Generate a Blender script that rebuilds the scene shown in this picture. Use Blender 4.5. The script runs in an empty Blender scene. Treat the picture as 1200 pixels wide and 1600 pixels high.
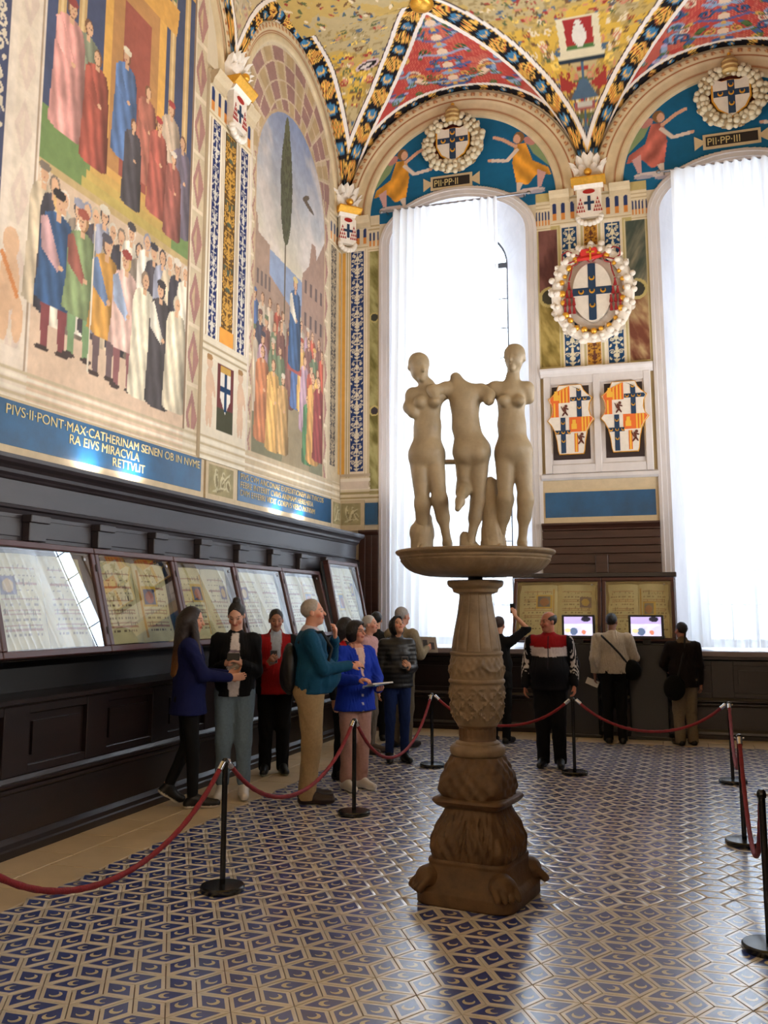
import bpy, bmesh, math, random
import numpy as np
from mathutils import Vector, Matrix

scene = bpy.context.scene
COL = scene.collection

# ------------------------------------------------------------------ camera
CAM_H = 1.65
FOCAL_PX, YAW, PITCH, CY = 1474.5, -0.3063, 0.1467, 733.9     # solved from the photograph's vanishing points (1200 x 1600 frame)
cam_data = bpy.data.cameras.new('camera')
cam_data.sensor_fit = 'VERTICAL'
cam_data.sensor_height = 36.0
cam_data.lens = FOCAL_PX / 1600.0 * 36.0
cam_data.shift_y = (CY - 800.0) / 1600.0
cam_data.clip_start = 0.05
cam_data.clip_end = 200.0
cam = bpy.data.objects.new('camera', cam_data)
COL.objects.link(cam)
cam.location = (0, 0, CAM_H)
cam.rotation_euler = (math.pi / 2 + PITCH, 0, -YAW)
scene.camera = cam

# ------------------------------------------------------------------ sky, daylight, exposure
world = bpy.data.worlds.new('overcast_sky')
scene.world = world
world.use_nodes = True
bg = world.node_tree.nodes['Background']
bg.inputs['Color'].default_value = (0.79, 0.90, 1.0, 1)
SKY = 11.5
bg.inputs['Strength'].default_value = SKY
scene.view_settings.view_transform = 'Standard'
scene.view_settings.look = 'None'
scene.view_settings.gamma = 1.0
scene.view_settings.exposure = 0.16
scene.view_settings.use_curve_mapping = False

# room frame: back wall Y, left wall X, right wall X, rear wall Y
YB, XL, XR, YF = 13.9, -5.13, 2.89, -2.1
BAY = 4.01


def area_light(name, loc, rot, sx, sy, power, color=(1, 1, 1), portal=False):
    l = bpy.data.lights.new(name, 'AREA')
    l.shape = 'RECTANGLE'
    l.size = sx
    l.size_y = sy
    l.energy = power
    l.color = color
    if portal:
        l.cycles.is_portal = True
    o = bpy.data.objects.new(name, l)
    o.location = loc
    o.rotation_euler = rot
    COL.objects.link(o)
    return o


# daylight comes in through the two tall windows (portals steer the sky's light through them)
for wx in (-3.2, 0.98):
    area_light('window_daylight_portal', (wx, 14.85, 4.7), (math.radians(-90), 0, 0), 2.3, 7.4, 1.0, portal=True)
# unseen fill lights added at ledge height, brightening the facing wall and vault
WARM = (1.0, 0.97, 0.925)
LEDGE = 3.0


def fill_row(loc, rot, sx, sy, power, spread=110):
    o = area_light('ledge_fill_light', loc, rot, sx, sy, power, WARM)
    o.data.spread = math.radians(spread)
    return o


for ly in (0.0, 3.9, 7.9, 11.6):
    fill_row((XL + 0.40, ly, LEDGE), (math.radians(180), math.radians(45), 0), 0.16, 3.2, 65, 130)
    fill_row((XR - 0.40, ly, LEDGE), (math.radians(180), math.radians(-58), 0), 0.16, 3.2, 140, 135)
fill_row((-1.1, YF + 0.5, LEDGE + .1), (math.radians(180 + 76), 0, 0), 7.0, 0.16, 400, 150)  # unseen row behind the camera, added as fill from the front
# two pairs of small spots behind the cornice edge, close under the inscriptions
for ly in (7.25, 7.95, 11.4, 12.2):
    area_light('inscription_spot_light', (XL + 0.14, ly, 2.93), (math.radians(180), math.radians(-30), 0), 0.14, 0.26, 4.0, (1.0, 0.95, 0.9))

# ================================================================== helpers
def lin(c):
    c = np.asarray(c, dtype=np.float32)
    return np.where(c <= 0.04045, c / 12.92, ((np.maximum(c, 0) + 0.055) / 1.055) ** 2.4)


def hexc(h):
    return tuple(int(h[i:i + 2], 16) / 255 for i in (0, 2, 4))


MATS = {}


def mat(name, color=(0.5, 0.5, 0.5), rough=0.5, metal=0.0, var=0.0, scale=6.0, bump=0.0, bscale=40.0, spec=0.5, coat=0.0,
        attr=None, stretch=None, ior=None, emis=0.0):
    """procedural material: base colour (sRGB) or colour attribute, noise variation, fine relief"""
    if name in MATS:
        return MATS[name]
    m = bpy.data.materials.new(name)
    m.use_nodes = True
    nt = m.node_tree
    N, Lk = nt.nodes, nt.links
    b = N['Principled BSDF']
    b.inputs['Roughness'].default_value = rough
    b.inputs['Metallic'].default_value = metal
    b.inputs['Specular IOR Level'].default_value = spec
    if ior:
        b.inputs['IOR'].default_value = ior
    if coat:
        b.inputs['Coat Weight'].default_value = coat
        b.inputs['Coat Roughness'].default_value = 0.2
        b.inputs['Coat IOR'].default_value = 1.62
    lc = tuple(float(x) for x in lin(color)) + (1.0,)
    b.inputs['Base Color'].default_value = lc
    src = None
    if attr:
        a = N.new('ShaderNodeAttribute')
        a.attribute_name = attr
        src = a.outputs['Color']
    tc = N.new('ShaderNodeTexCoord')
    vec = tc.outputs['Object']
    if stretch:
        mp = N.new('ShaderNodeMapping')
        mp.inputs['Scale'].default_value = stretch
        Lk.new(vec, mp.inputs['Vector'])
        vec = mp.outputs['Vector']
    if var > 0:
        nz = N.new('ShaderNodeTexNoise')
        nz.inputs['Scale'].default_value = scale
        nz.inputs['Detail'].default_value = 6.0
        nz.inputs['Roughness'].default_value = 0.65
        Lk.new(vec, nz.inputs['Vector'])
        mr = N.new('ShaderNodeMapRange')
        mr.inputs['From Min'].default_value = 0.3
        mr.inputs['From Max'].default_value = 0.7
        mr.inputs['To Min'].default_value = 1.0 - var
        mr.inputs['To Max'].default_value = 1.0 + var
        Lk.new(nz.outputs['Fac'], mr.inputs['Value'])
        mx = N.new('ShaderNodeVectorMath')
        mx.operation = 'SCALE'
        if src is not None:
            Lk.new(src, mx.inputs[0])
        else:
            mx.inputs[0].default_value = lc[:3]
        Lk.new(mr.outputs['Result'], mx.inputs['Scale'])
        src = mx.outputs['Vector']
    if src is not None:
        Lk.new(src, b.inputs['Base Color'])
        if emis:
            Lk.new(src, b.inputs['Emission Color'])
    if emis:
        b.inputs['Emission Strength'].default_value = emis
        if src is None:
            b.inputs['Emission Color'].default_value = lc
    if bump > 0:
        n2 = N.new('ShaderNodeTexNoise')
        n2.inputs['Scale'].default_value = bscale
        n2.inputs['Detail'].default_value = 4.0
        Lk.new(vec, n2.inputs['Vector'])
        bp = N.new('ShaderNodeBump')
        bp.inputs['Strength'].default_value = bump
        bp.inputs['Distance'].default_value = 0.01
        Lk.new(n2.outputs['Fac'], bp.inputs['Height'])
        Lk.new(bp.outputs['Normal'], b.inputs['Normal'])
    MATS[name] = m
    return m


def link(o, parent=None):
    COL.objects.link(o)
    if parent is not None:
        o.parent = parent
    return o


def tag(o, label=None, cat=None, group=None, kind=None):
    if label:
        o['label'] = label
    if cat:
        o['category'] = cat
    if group:
        o['group'] = group
    if kind:
        o['kind'] = kind
    return o


def empty(name, loc=(0, 0, 0), rz=0.0):
    o = bpy.data.objects.new(name, None)
    o.empty_display_size = 0.1
    o.location = loc
    o.rotation_euler = (0, 0, rz)
    COL.objects.link(o)
    return o


def np_mesh(name, V, F, cols=None, smooth=False):
    """V (n,3), F (m,4) or (m,3) index arrays, cols per-vertex linear rgb"""
    me = bpy.data.meshes.new(name)
    V = np.asarray(V, dtype=np.float32)
    F = np.asarray(F, dtype=np.int32)
    k = F.shape[1]
    me.vertices.add(len(V))
    me.vertices.foreach_set('co', V.ravel())
    me.loops.add(F.size)
    me.loops.foreach_set('vertex_index', F.ravel())
    me.polygons.add(len(F))
    me.polygons.foreach_set('loop_start', np.arange(0, F.size, k, dtype=np.int32))
    if smooth:
        me.polygons.foreach_set('use_smooth', np.ones(len(F), dtype=bool))
    if cols is not None:
        ca = me.color_attributes.new('Col', 'FLOAT_COLOR', 'POINT')
        c4 = np.ones((len(V), 4), dtype=np.float32)
        c4[:, :3] = cols
        ca.data.foreach_set('color', c4.ravel())
    me.update(calc_edges=True)
    me.validate()
    return me


def mesh_obj(name, me, m, parent=None):
    o = bpy.data.objects.new(name, me)
    if m is not None:
        me.materials.append(m)
    return link(o, parent)


class MB:
    """collects shapes into ONE mesh"""

    def __init__(self):
        self.v, self.f, self.mi = [], [], []
        self.cur = 0

    def add(self, vs, fs):
        b = len(self.v)
        self.v.extend([tuple(p) for p in vs])
        self.f.extend([tuple(b + i for i in f) for f in fs])
        self.mi.extend([self.cur] * len(fs))
        return self

    def box(self, x0, y0, z0, x1, y1, z1, bev=0.0):
        if bev > 0 and min(x1 - x0, y1 - y0, z1 - z0) > 2.2 * bev:
            # chamfered box: 24 vertices
            vs, idx = [], {}
            for ix, x in enumerate((x0, x1)):
                for iy, y in enumerate((y0, y1)):
                    for iz, z in enumerate((z0, z1)):
                        sx, sy, sz = (1 - 2 * ix), (1 - 2 * iy), (1 - 2 * iz)
                        for k, p in enumerate(((x, y + sy * bev, z + sz * bev), (x + sx * bev, y, z + sz * bev), (x + sx * bev, y + sy * bev, z))):
                            idx[(ix, iy, iz, k)] = len(vs)
                            vs.append(p)
            fs = []
            for a in (0, 1):
                s = [(a, 0, 0, 0), (a, 1, 0, 0), (a, 1, 1, 0), (a, 0, 1, 0)]
                fs.append([idx[q] for q in (s if a else s[::-1])])
                s = [(0, a, 0, 1), (0, a, 1, 1), (1, a, 1, 1), (1, a, 0, 1)]
                fs.append([idx[q] for q in (s if a else s[::-1])])
                s = [(0, 0, a, 2), (1, 0, a, 2), (1, 1, a, 2), (0, 1, a, 2)]
                fs.append([idx[q] for q in (s if a else s[::-1])])
            for a in (0, 1):
                for b in (0, 1):
                    fs.append([idx[(a, b, 0, 0)], idx[(a, b, 0, 1)], idx[(a, b, 1, 1)], idx[(a, b, 1, 0)]])
                    fs.append([idx[(a, 0, b, 0)], idx[(a, 0, b, 2)], idx[(a, 1, b, 2)], idx[(a, 1, b, 0)]])
                    fs.append([idx[(0, a, b, 1)], idx[(0, a, b, 2)], idx[(1, a, b, 2)], idx[(1, a, b, 1)]])
            for ix in (0, 1):
                for iy in (0, 1):
                    for iz in (0, 1):
                        fs.append([idx[(ix, iy, iz, k)] for k in (0, 1, 2)])
            return self.add(vs, fs)
        vs = [(x, y, z) for z in (z0, z1) for (x, y) in ((x0, y0), (x1, y0), (x1, y1), (x0, y1))]
        return self.add(vs, [(3, 2, 1, 0), (4, 5, 6, 7), (0, 1, 5, 4), (1, 2, 6, 5), (2, 3, 7, 6), (3, 0, 4, 7)])

    def sweep(self, prof, path, closed_prof=True, caps=True):
        """prof: list of (a,b); path: list of (origin, A, B) frames"""
        n = len(prof)
        vs = []
        for (o, A, B) in path:
            o, A, B = Vector(o), Vector(A), Vector(B)
            vs += [tuple(o + A * a + B * b) for a, b in prof]
        fs = []
        m = n if closed_prof else n - 1
        for i in range(len(path) - 1):
            for j in range(m):
                k = (j + 1) % n
                fs.append((i * n + j, i * n + k, (i + 1) * n + k, (i + 1) * n + j))
        if caps and closed_prof:
            fs.append(tuple(range(n))[::-1])
            fs.append(tuple((len(path) - 1) * n + j for j in range(n)))
        return self.add(vs, fs)

    def tube(self, pts, r, seg=8, caps=True):
        pts = [Vector(p) for p in pts]
        rs = r if hasattr(r, '__len__') else [r] * len(pts)
        up = Vector((0, 0, 1))
        vs, n = [], len(pts)
        prevA = None
        for i, p in enumerate(pts):
            t = (pts[min(i + 1, n - 1)] - pts[max(i - 1, 0)]).normalized()
            A = (prevA - t * prevA.dot(t)) if prevA is not None else (up.cross(t) if abs(t.z) < 0.95 else Vector((1, 0, 0)).cross(t))
            A.normalize()
            prevA = A
            B = t.cross(A)
            for k in range(seg):
                a = 2 * math.pi * k / seg
                vs.append(tuple(p + (A * math.cos(a) + B * math.sin(a)) * rs[i]))
        fs = []
        for i in range(n - 1):
            for k in range(seg):
                q = (k + 1) % seg
                fs.append((i * seg + k, i * seg + q, (i + 1) * seg + q, (i + 1) * seg + k))
        if caps:
            fs.append(tuple(range(seg))[::-1])
            fs.append(tuple((n - 1) * seg + k for k in range(seg)))
        return self.add(vs, fs)

    def lathe(self, prof, c=(0, 0, 0), seg=32, axis='Z'):
        vs, fs = [], []
        for (r, z) in prof:
            for k in range(seg):
                a = 2 * math.pi * k / seg
                x, y = r * math.cos(a), r * math.sin(a)
                vs.append((c[0] + x, c[1] + y, c[2] + z) if axis == 'Z' else (c[0] + x, c[1] - z, c[2] + y))
        for i in range(len(prof) - 1):
            for k in range(seg):
                q = (k + 1) % seg
                fs.append((i * seg + k, i * seg + q, (i + 1) * seg + q, (i + 1) * seg + k))
        fs.append(tuple(range(seg))[::-1])
        fs.append(tuple((len(prof) - 1) * seg + k for k in range(seg)))
        return self.add(vs, fs)

    def ball(self, c, r, seg=10, rings=6, M=None):
        rx, ry, rz = r if hasattr(r, '__len__') else (r, r, r)
        vs, fs = [], []
        for i in range(rings + 1):
            t = math.pi * i / rings
            for k in range(seg):
                a = 2 * math.pi * k / seg
                p = Vector((rx * math.sin(t) * math.cos(a), ry * math.sin(t) * math.sin(a), rz * math.cos(t)))
                if M is not None:
                    p = M @ p
                vs.append((c[0] + p.x, c[1] + p.y, c[2] + p.z))
        for i in range(rings):
            for k in range(seg):
                q = (k + 1) % seg
                if i == 0:
                    fs.append((k, (i + 1) * seg + k, (i + 1) * seg + q))
                elif i == rings - 1:
                    fs.append((i * seg + k, (i + 1) * seg + k, i * seg + q))
                else:
                    fs.append((i * seg + k, (i + 1) * seg + k, (i + 1) * seg + q, i * seg + q))
        return self.add(vs, fs)

    def prism(self, pts, o, U, V, W, depth):
        """polygon pts (u,v) in plane (o,U,V) extruded along W by depth"""
        o, U, V, W = Vector(o), Vector(U), Vector(V), Vector(W)
        n = len(pts)
        vs = [tuple(o + U * a + V * b) for a, b in pts] + [tuple(o + U * a + V * b + W * depth) for a, b in pts]
        fs = [tuple(range(n))[::-1], tuple(range(n, 2 * n))]
        for i in range(n):
            j = (i + 1) % n
            fs.append((i, j, n + j, n + i))
        return self.add(vs, fs)

    def mesh(self, name, smooth=False, angle=None):
        me = bpy.data.meshes.new(name)
        me.from_pydata(self.v, [], self.f)
        if any(self.mi):
            me.polygons.foreach_set('material_index', np.array(self.mi, dtype=np.int32))
        bm = bmesh.new()
        bm.from_mesh(me)
        bmesh.ops.recalc_face_normals(bm, faces=bm.faces)
        bm.to_mesh(me)
        bm.free()
        if smooth:
            me.polygons.foreach_set('use_smooth', np.ones(len(me.polygons), dtype=bool))
            if angle is not None:
                me.set_sharp_from_angle(angle=math.radians(angle))
        me.update()
        return me

    def build(self, name, m, parent=None, smooth=False, angle=40):
        me = self.mesh(name, smooth, angle if smooth else None)
        ms = m if isinstance(m, (list, tuple)) else [m]
        o = bpy.data.objects.new(name, me)
        for q in ms:
            me.materials.append(q)
        return link(o, parent)


# ------------------------------------------------------------------ noise + paint canvas (pigment on plaster, stored as a colour attribute)
def vnoise(u, v, seed=0):
    u = np.asarray(u, dtype=np.float64)
    v = np.asarray(v, dtype=np.float64)
    i, j = np.floor(u).astype(np.int64), np.floor(v).astype(np.int64)
    fu, fv = u - i, v - j
    fu = fu * fu * (3 - 2 * fu)
    fv = fv * fv * (3 - 2 * fv)

    def h(a, b):
        x = (a * 374761393 + b * 668265263 + seed * 974634777) & 0x7fffffff
        x = (x ^ (x >> 13)) * 1274126177 & 0x7fffffff
        return ((x ^ (x >> 16)) & 0xffff) / 65535.0
    return (h(i, j) * (1 - fu) + h(i + 1, j) * fu) * (1 - fv) + (h(i, j + 1) * (1 - fu) + h(i + 1, j + 1) * fu) * fv


def fbm(u, v, seed=0, oct=4):
    s, a, t = 0, 1.0, 0
    for k in range(oct):
        s = s + a * vnoise(u * 2 ** k, v * 2 ** k, seed + k * 7)
        t += a
        a *= 0.55
    return s / t


class Paint:
    def __init__(self, U, V, base):
        self.U, self.V = np.asarray(U, np.float32), np.asarray(V, np.float32)
        self.c = np.empty(self.U.shape + (3,), np.float32)
        self.c[:] = base

    def set(self, m, col, a=1.0):
        if isinstance(a, np.ndarray):
            a = a[m][..., None]
        col = np.asarray(col, np.float32)
        if col.ndim > 1:
            col = col[m]
        self.c[m] = self.c[m] * (1 - a) + col * a
        return self

    def rect(self, u0, v0, u1, v1, col, a=1.0):
        return self.set((self.U >= u0) & (self.U <= u1) & (self.V >= v0) & (self.V <= v1), col, a)

    def ell(self, cu, cv, ru, rv, col, rot=0.0, a=1.0):
        du, dv = self.U - cu, self.V - cv
        if rot:
            c, s = math.cos(rot), math.sin(rot)
            du, dv = du * c + dv * s, -du * s + dv * c
        return self.set((du / ru) ** 2 + (dv / rv) ** 2 < 1, col, a)

    def ring(self, cu, cv, r0, r1, col, a0=None, a1=None):
        du, dv = self.U - cu, self.V - cv
        r = np.hypot(du, dv)
        m = (r >= r0) & (r <= r1)
        if a0 is not None:
            t = np.degrees(np.arctan2(dv, du)) % 360
            m &= (((t - a0) % 360) <= (a1 - a0) % 360)
        return self.set(m, col)

    def pmask(self, pts):
        U, V = self.U, self.V
        p = np.asarray(pts, np.float32)
        bb = (U >= p[:, 0].min()) & (U <= p[:, 0].max()) & (V >= p[:, 1].min()) & (V <= p[:, 1].max())
        idx = np.nonzero(bb)
        u, v = U[idx], V[idx]
        ins = np.zeros(u.shape, bool)
        n = len(p)
        for i in range(n):
            (x0, y0), (x1, y1) = p[i], p[(i + 1) % n]
            if y0 == y1:
                continue
            cr = ((v >= y0) != (v >= y1)) & (u < (x1 - x0) * (v - y0) / (y1 - y0) + x0)
            ins ^= cr
        m = np.zeros(U.shape, bool)
        m[idx] = ins
        return m

    def poly(self, pts, col, a=1.0):
        return self.set(self.pmask(pts), col, a)

    def line(self, pts, w, col, a=1.0):
        m = np.zeros(self.U.shape, bool)
        for (x0, y0), (x1, y1) in zip(pts[:-1], pts[1:]):
            dx, dy = x1 - x0, y1 - y0
            L2 = dx * dx + dy * dy + 1e-12
            bb = (self.U > min(x0, x1) - w) & (self.U < max(x0, x1) + w) & (self.V > min(y0, y1) - w) & (self.V < max(y0, y1) + w)
            idx = np.nonzero(bb)
            u, v = self.U[idx] - x0, self.V[idx] - y0
            t = np.clip((u * dx + v * dy) / L2, 0, 1)
            m[idx] |= np.hypot(u - t * dx, v - t * dy) < w / 2
        return self.set(m, col, a)

    def mottle(self, amp=0.08, sc=3.0, seed=0, m=None):
        n = (fbm(self.U * sc, self.V * sc, seed) - 0.5) * 2 * amp
        f = (1 + n)[..., None]
        if m is None:
            self.c *= f
        else:
            self.c[m] *= f[m]
        return self

    # ---- painted motifs
    def folds(self, m, col, seed, sc=14.0, amp=0.28, lean=0.25, mid=None):
        """cloth pigment with drawn folds"""
        u = self.U * sc + (self.V * sc) * lean + 1.6 * fbm(self.U * 4, self.V * 2.5, seed)
        w = np.sin(u * 2.2 + seed) * 0.5 + (fbm(self.U * 9, self.V * 4, seed + 3) - 0.5) * 1.4
        f = 1 + amp * w
        if mid is not None:
            f = f * (1.16 - .42 * np.clip(np.abs((self.U - mid[0]) / mid[1] + .3), 0, 1.4) ** 1.6)
        c = np.asarray(col, np.float32)[None, None, :] * f[..., None]
        return self.set(m, np.clip(c, 0, 1))

    def head(self, cu, cv, r, face, hair, hat=None, turn=0.0):
        self.ell(cu, cv, r * 0.82, r * 1.05, hair)
        self.ell(cu + turn * r * 0.3, cv - r * 0.12, r * 0.62, r * 0.85, face)
        self.ell(cu + turn * r * 0.5 - r * 0.2, cv - r * 0.05, r * 0.1, r * 0.06, (0.3, 0.22, 0.18))
        self.ell(cu + turn * r * 0.5 + r * 0.2, cv - r * 0.05, r * 0.1, r * 0.06, (0.3, 0.22, 0.18))
        self.ell(cu + turn * r * 0.5, cv - r * 0.5, r * 0.16, r * 0.05, (0.6, 0.32, 0.28))
        if hat is not None:
            self.ell(cu, cv + r * 0.75, r * 0.95, r * 0.5, hat)

    def robed(self, cu, base, h, col, face, hair, hat=None, seed=0, w=0.3, sleeve=None, turn=0.0, legs=None):
        """generic standing robed figure"""
        r = h * 0.066
        sh, hp = base + h * 0.81, base + h * 0.5
        ww = w * h
        bot = base + (h * 0.28 if legs is not None else 0.0)
        if legs is not None:
            for s in (-1, 1):
                self.poly([(cu + s * ww * 0.08, bot + h * .1), (cu + s * ww * 0.36, bot + h * .1), (cu + s * ww * 0.3, base + h * .03), (cu + s * ww * 0.14, base + h * .03)], legs)
                self.ell(cu + s * ww * 0.26, base + h * 0.02, ww * 0.18, h * 0.018, (0.18, 0.14, 0.14))
        m = self.pmask([(cu - ww * 0.12, sh + h * .045), (cu + ww * 0.12, sh + h * .045), (cu + ww * 0.34, sh + h * .012), (cu + ww * 0.43, sh - h * .08), (cu + ww * 0.47, hp),
                        (cu + ww * 0.5, bot + h * .03), (cu + ww * 0.3, bot), (cu - ww * 0.28, bot), (cu - ww * 0.54, bot + h * .03), (cu - ww * 0.45, hp), (cu - ww * 0.44, sh - h * .08), (cu - ww * 0.34, sh + h * .012)])
        self.folds(m, col, seed, 18.0, mid=(cu, ww * .5))
        if sleeve is not None:
            m = self.pmask([(cu - ww * .45, sh - h * .03), (cu - ww * .28, sh), (cu + ww * .1, hp + h * .06), (cu + ww * .05, hp + h * .0), (cu - ww * .4, hp + h * .1)])
            self.folds(m, sleeve, seed + 5)
            self.ell(cu + ww * .12, hp + h * .035, ww * .07, h * .018, face)
        self.rect(cu - r * .35, sh, cu + r * .35, sh + h * .07, face)
        self.head(cu, sh + h * 0.115, r, face, hair, hat, turn)

    def scroll(self, cu, cv, r, col, w, s=1, turns=1.4, ph=0.0):
        t = np.linspace(0, turns * 2 * math.pi, 22)
        rr = r * (1 - t / (turns * 2 * math.pi) * 0.85)
        pts = [(cu + s * q * math.cos(a + ph), cv + q * math.sin(a + ph)) for q, a in zip(rr, t)]
        self.line(pts, w, col)

    def candelabra(self, u0, v0, u1, v1, bgc, fg, n=4, seed=0, acc=None, detail=1.0):
        """strip of grotesque ornament, mirrored about its middle: stem, vases, scrolls, leaves"""
        self.rect(u0, v0, u1, v1, bgc)
        rnd = random.Random(seed)
        cu, hw = (u0 + u1) / 2, (u1 - u0) / 2
        L = (v1 - v0) / n
        lw = hw * 0.13 * detail
        self.line([(cu, v0), (cu, v1)], lw, fg)
        for k in range(n):
            b = v0 + k * L
            f2 = acc if (acc is not None and k % 2) else fg
            ty = rnd.random()
            self.poly([(cu - hw * .14, b + L * .02), (cu + hw * .14, b + L * .02), (cu + hw * .5, b + L * .1), (cu - hw * .5, b + L * .1)], fg)
            self.ell(cu, b + L * .2, hw * .38, L * .07, f2)
            self.poly([(cu - hw * .3, b + L * .27), (cu + hw * .3, b + L * .27), (cu + hw * .1, b + L * .5), (cu - hw * .1, b + L * .5)], fg)
            self.ell(cu, b + L * .55, hw * .5, L * .03, fg)
            self.ell(cu, b + L * .72, hw * .26, L * .1, f2)
            self.rect(cu - hw * .62, b + L * .93, cu + hw * .62, b + L * .96, fg)
            for s in (-1, 1):
                self.scroll(cu + s * hw * .58, b + L * .3, hw * .36, fg, lw, s, 1.3, 0.4)
                self.scroll(cu + s * hw * .6, b + L * .66, hw * .32, fg, lw, s, 1.2, 2.6)
                self.scroll(cu + s * hw * .55, b + L * .86, hw * .25, f2, lw, s, 1.1, 4.0)
                self.ell(cu + s * hw * .75, b + L * .48, hw * .14, L * .05, fg, s * .6)
                self.ell(cu + s * hw * .8, b + L * .12, hw * .1, L * .05, fg, -s * .6)
                if ty > .5:
                    self.ell(cu + s * hw * .38, b + L * .8, hw * .1, L * .06, fg, s * .4)


def grid_mesh(name, P, col, parent, m, wrap=False, smooth=True):
    """P (nu,nv,3) world points, col (nu,nv,3) sRGB"""
    nu, nv = P.shape[:2]
    i = np.arange(nu * nv).reshape(nu, nv)
    F = np.stack([i[:-1, :-1], i[1:, :-1], i[1:, 1:], i[:-1, 1:]], -1).reshape(-1, 4)
    me = np_mesh(name, P.reshape(-1, 3), F, lin(np.clip(col, 0, 1)).reshape(-1, 3), smooth)
    return mesh_obj(name, me, m, parent)


def wall_paint(name, parent, side, u0, u1, v0, v1, du, dv, fn, m, off=0.006, keep=None, thick=True):
    """painted panel on a wall. side 'L': u = Y on the left wall; 'B': u = X on the back wall"""
    nu, nv = int(round((u1 - u0) / du)) + 1, int(round((v1 - v0) / dv)) + 1
    U, V = np.meshgrid(np.linspace(u0, u1, nu), np.linspace(v0, v1, nv), indexing='ij')
    p = Paint(U, V, (0.8, 0.76, 0.68))
    fn(p)
    P = np.empty(U.shape + (3,), np.float32)
    if side == 'L':
        P[..., 0], P[..., 1], P[..., 2] = XL + off, U, V
    else:
        P[..., 0], P[..., 1], P[..., 2] = U, YB - off, V
    i = np.arange(nu * nv).reshape(nu, nv)
    F = np.stack([i[:-1, :-1], i[1:, :-1], i[1:, 1:], i[:-1, 1:]], -1).reshape(-1, 4)
    if keep is not None:
        k = keep(U, V)
        F = F[k.ravel()[F].all(1)]
        used = np.unique(F)
        remap = np.full(nu * nv, -1)
        remap[used] = np.arange(len(used))
        F = remap[F]
        Vv, C = P.reshape(-1, 3)[used], p.c.reshape(-1, 3)[used]
    else:
        Vv, C = P.reshape(-1, 3), p.c.reshape(-1, 3)
    if side == 'L':
        F = F[:, ::1]
    me = np_mesh(name, Vv, F, lin(np.clip(C, 0, 1)))
    return mesh_obj(name, me, m, parent)


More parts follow.
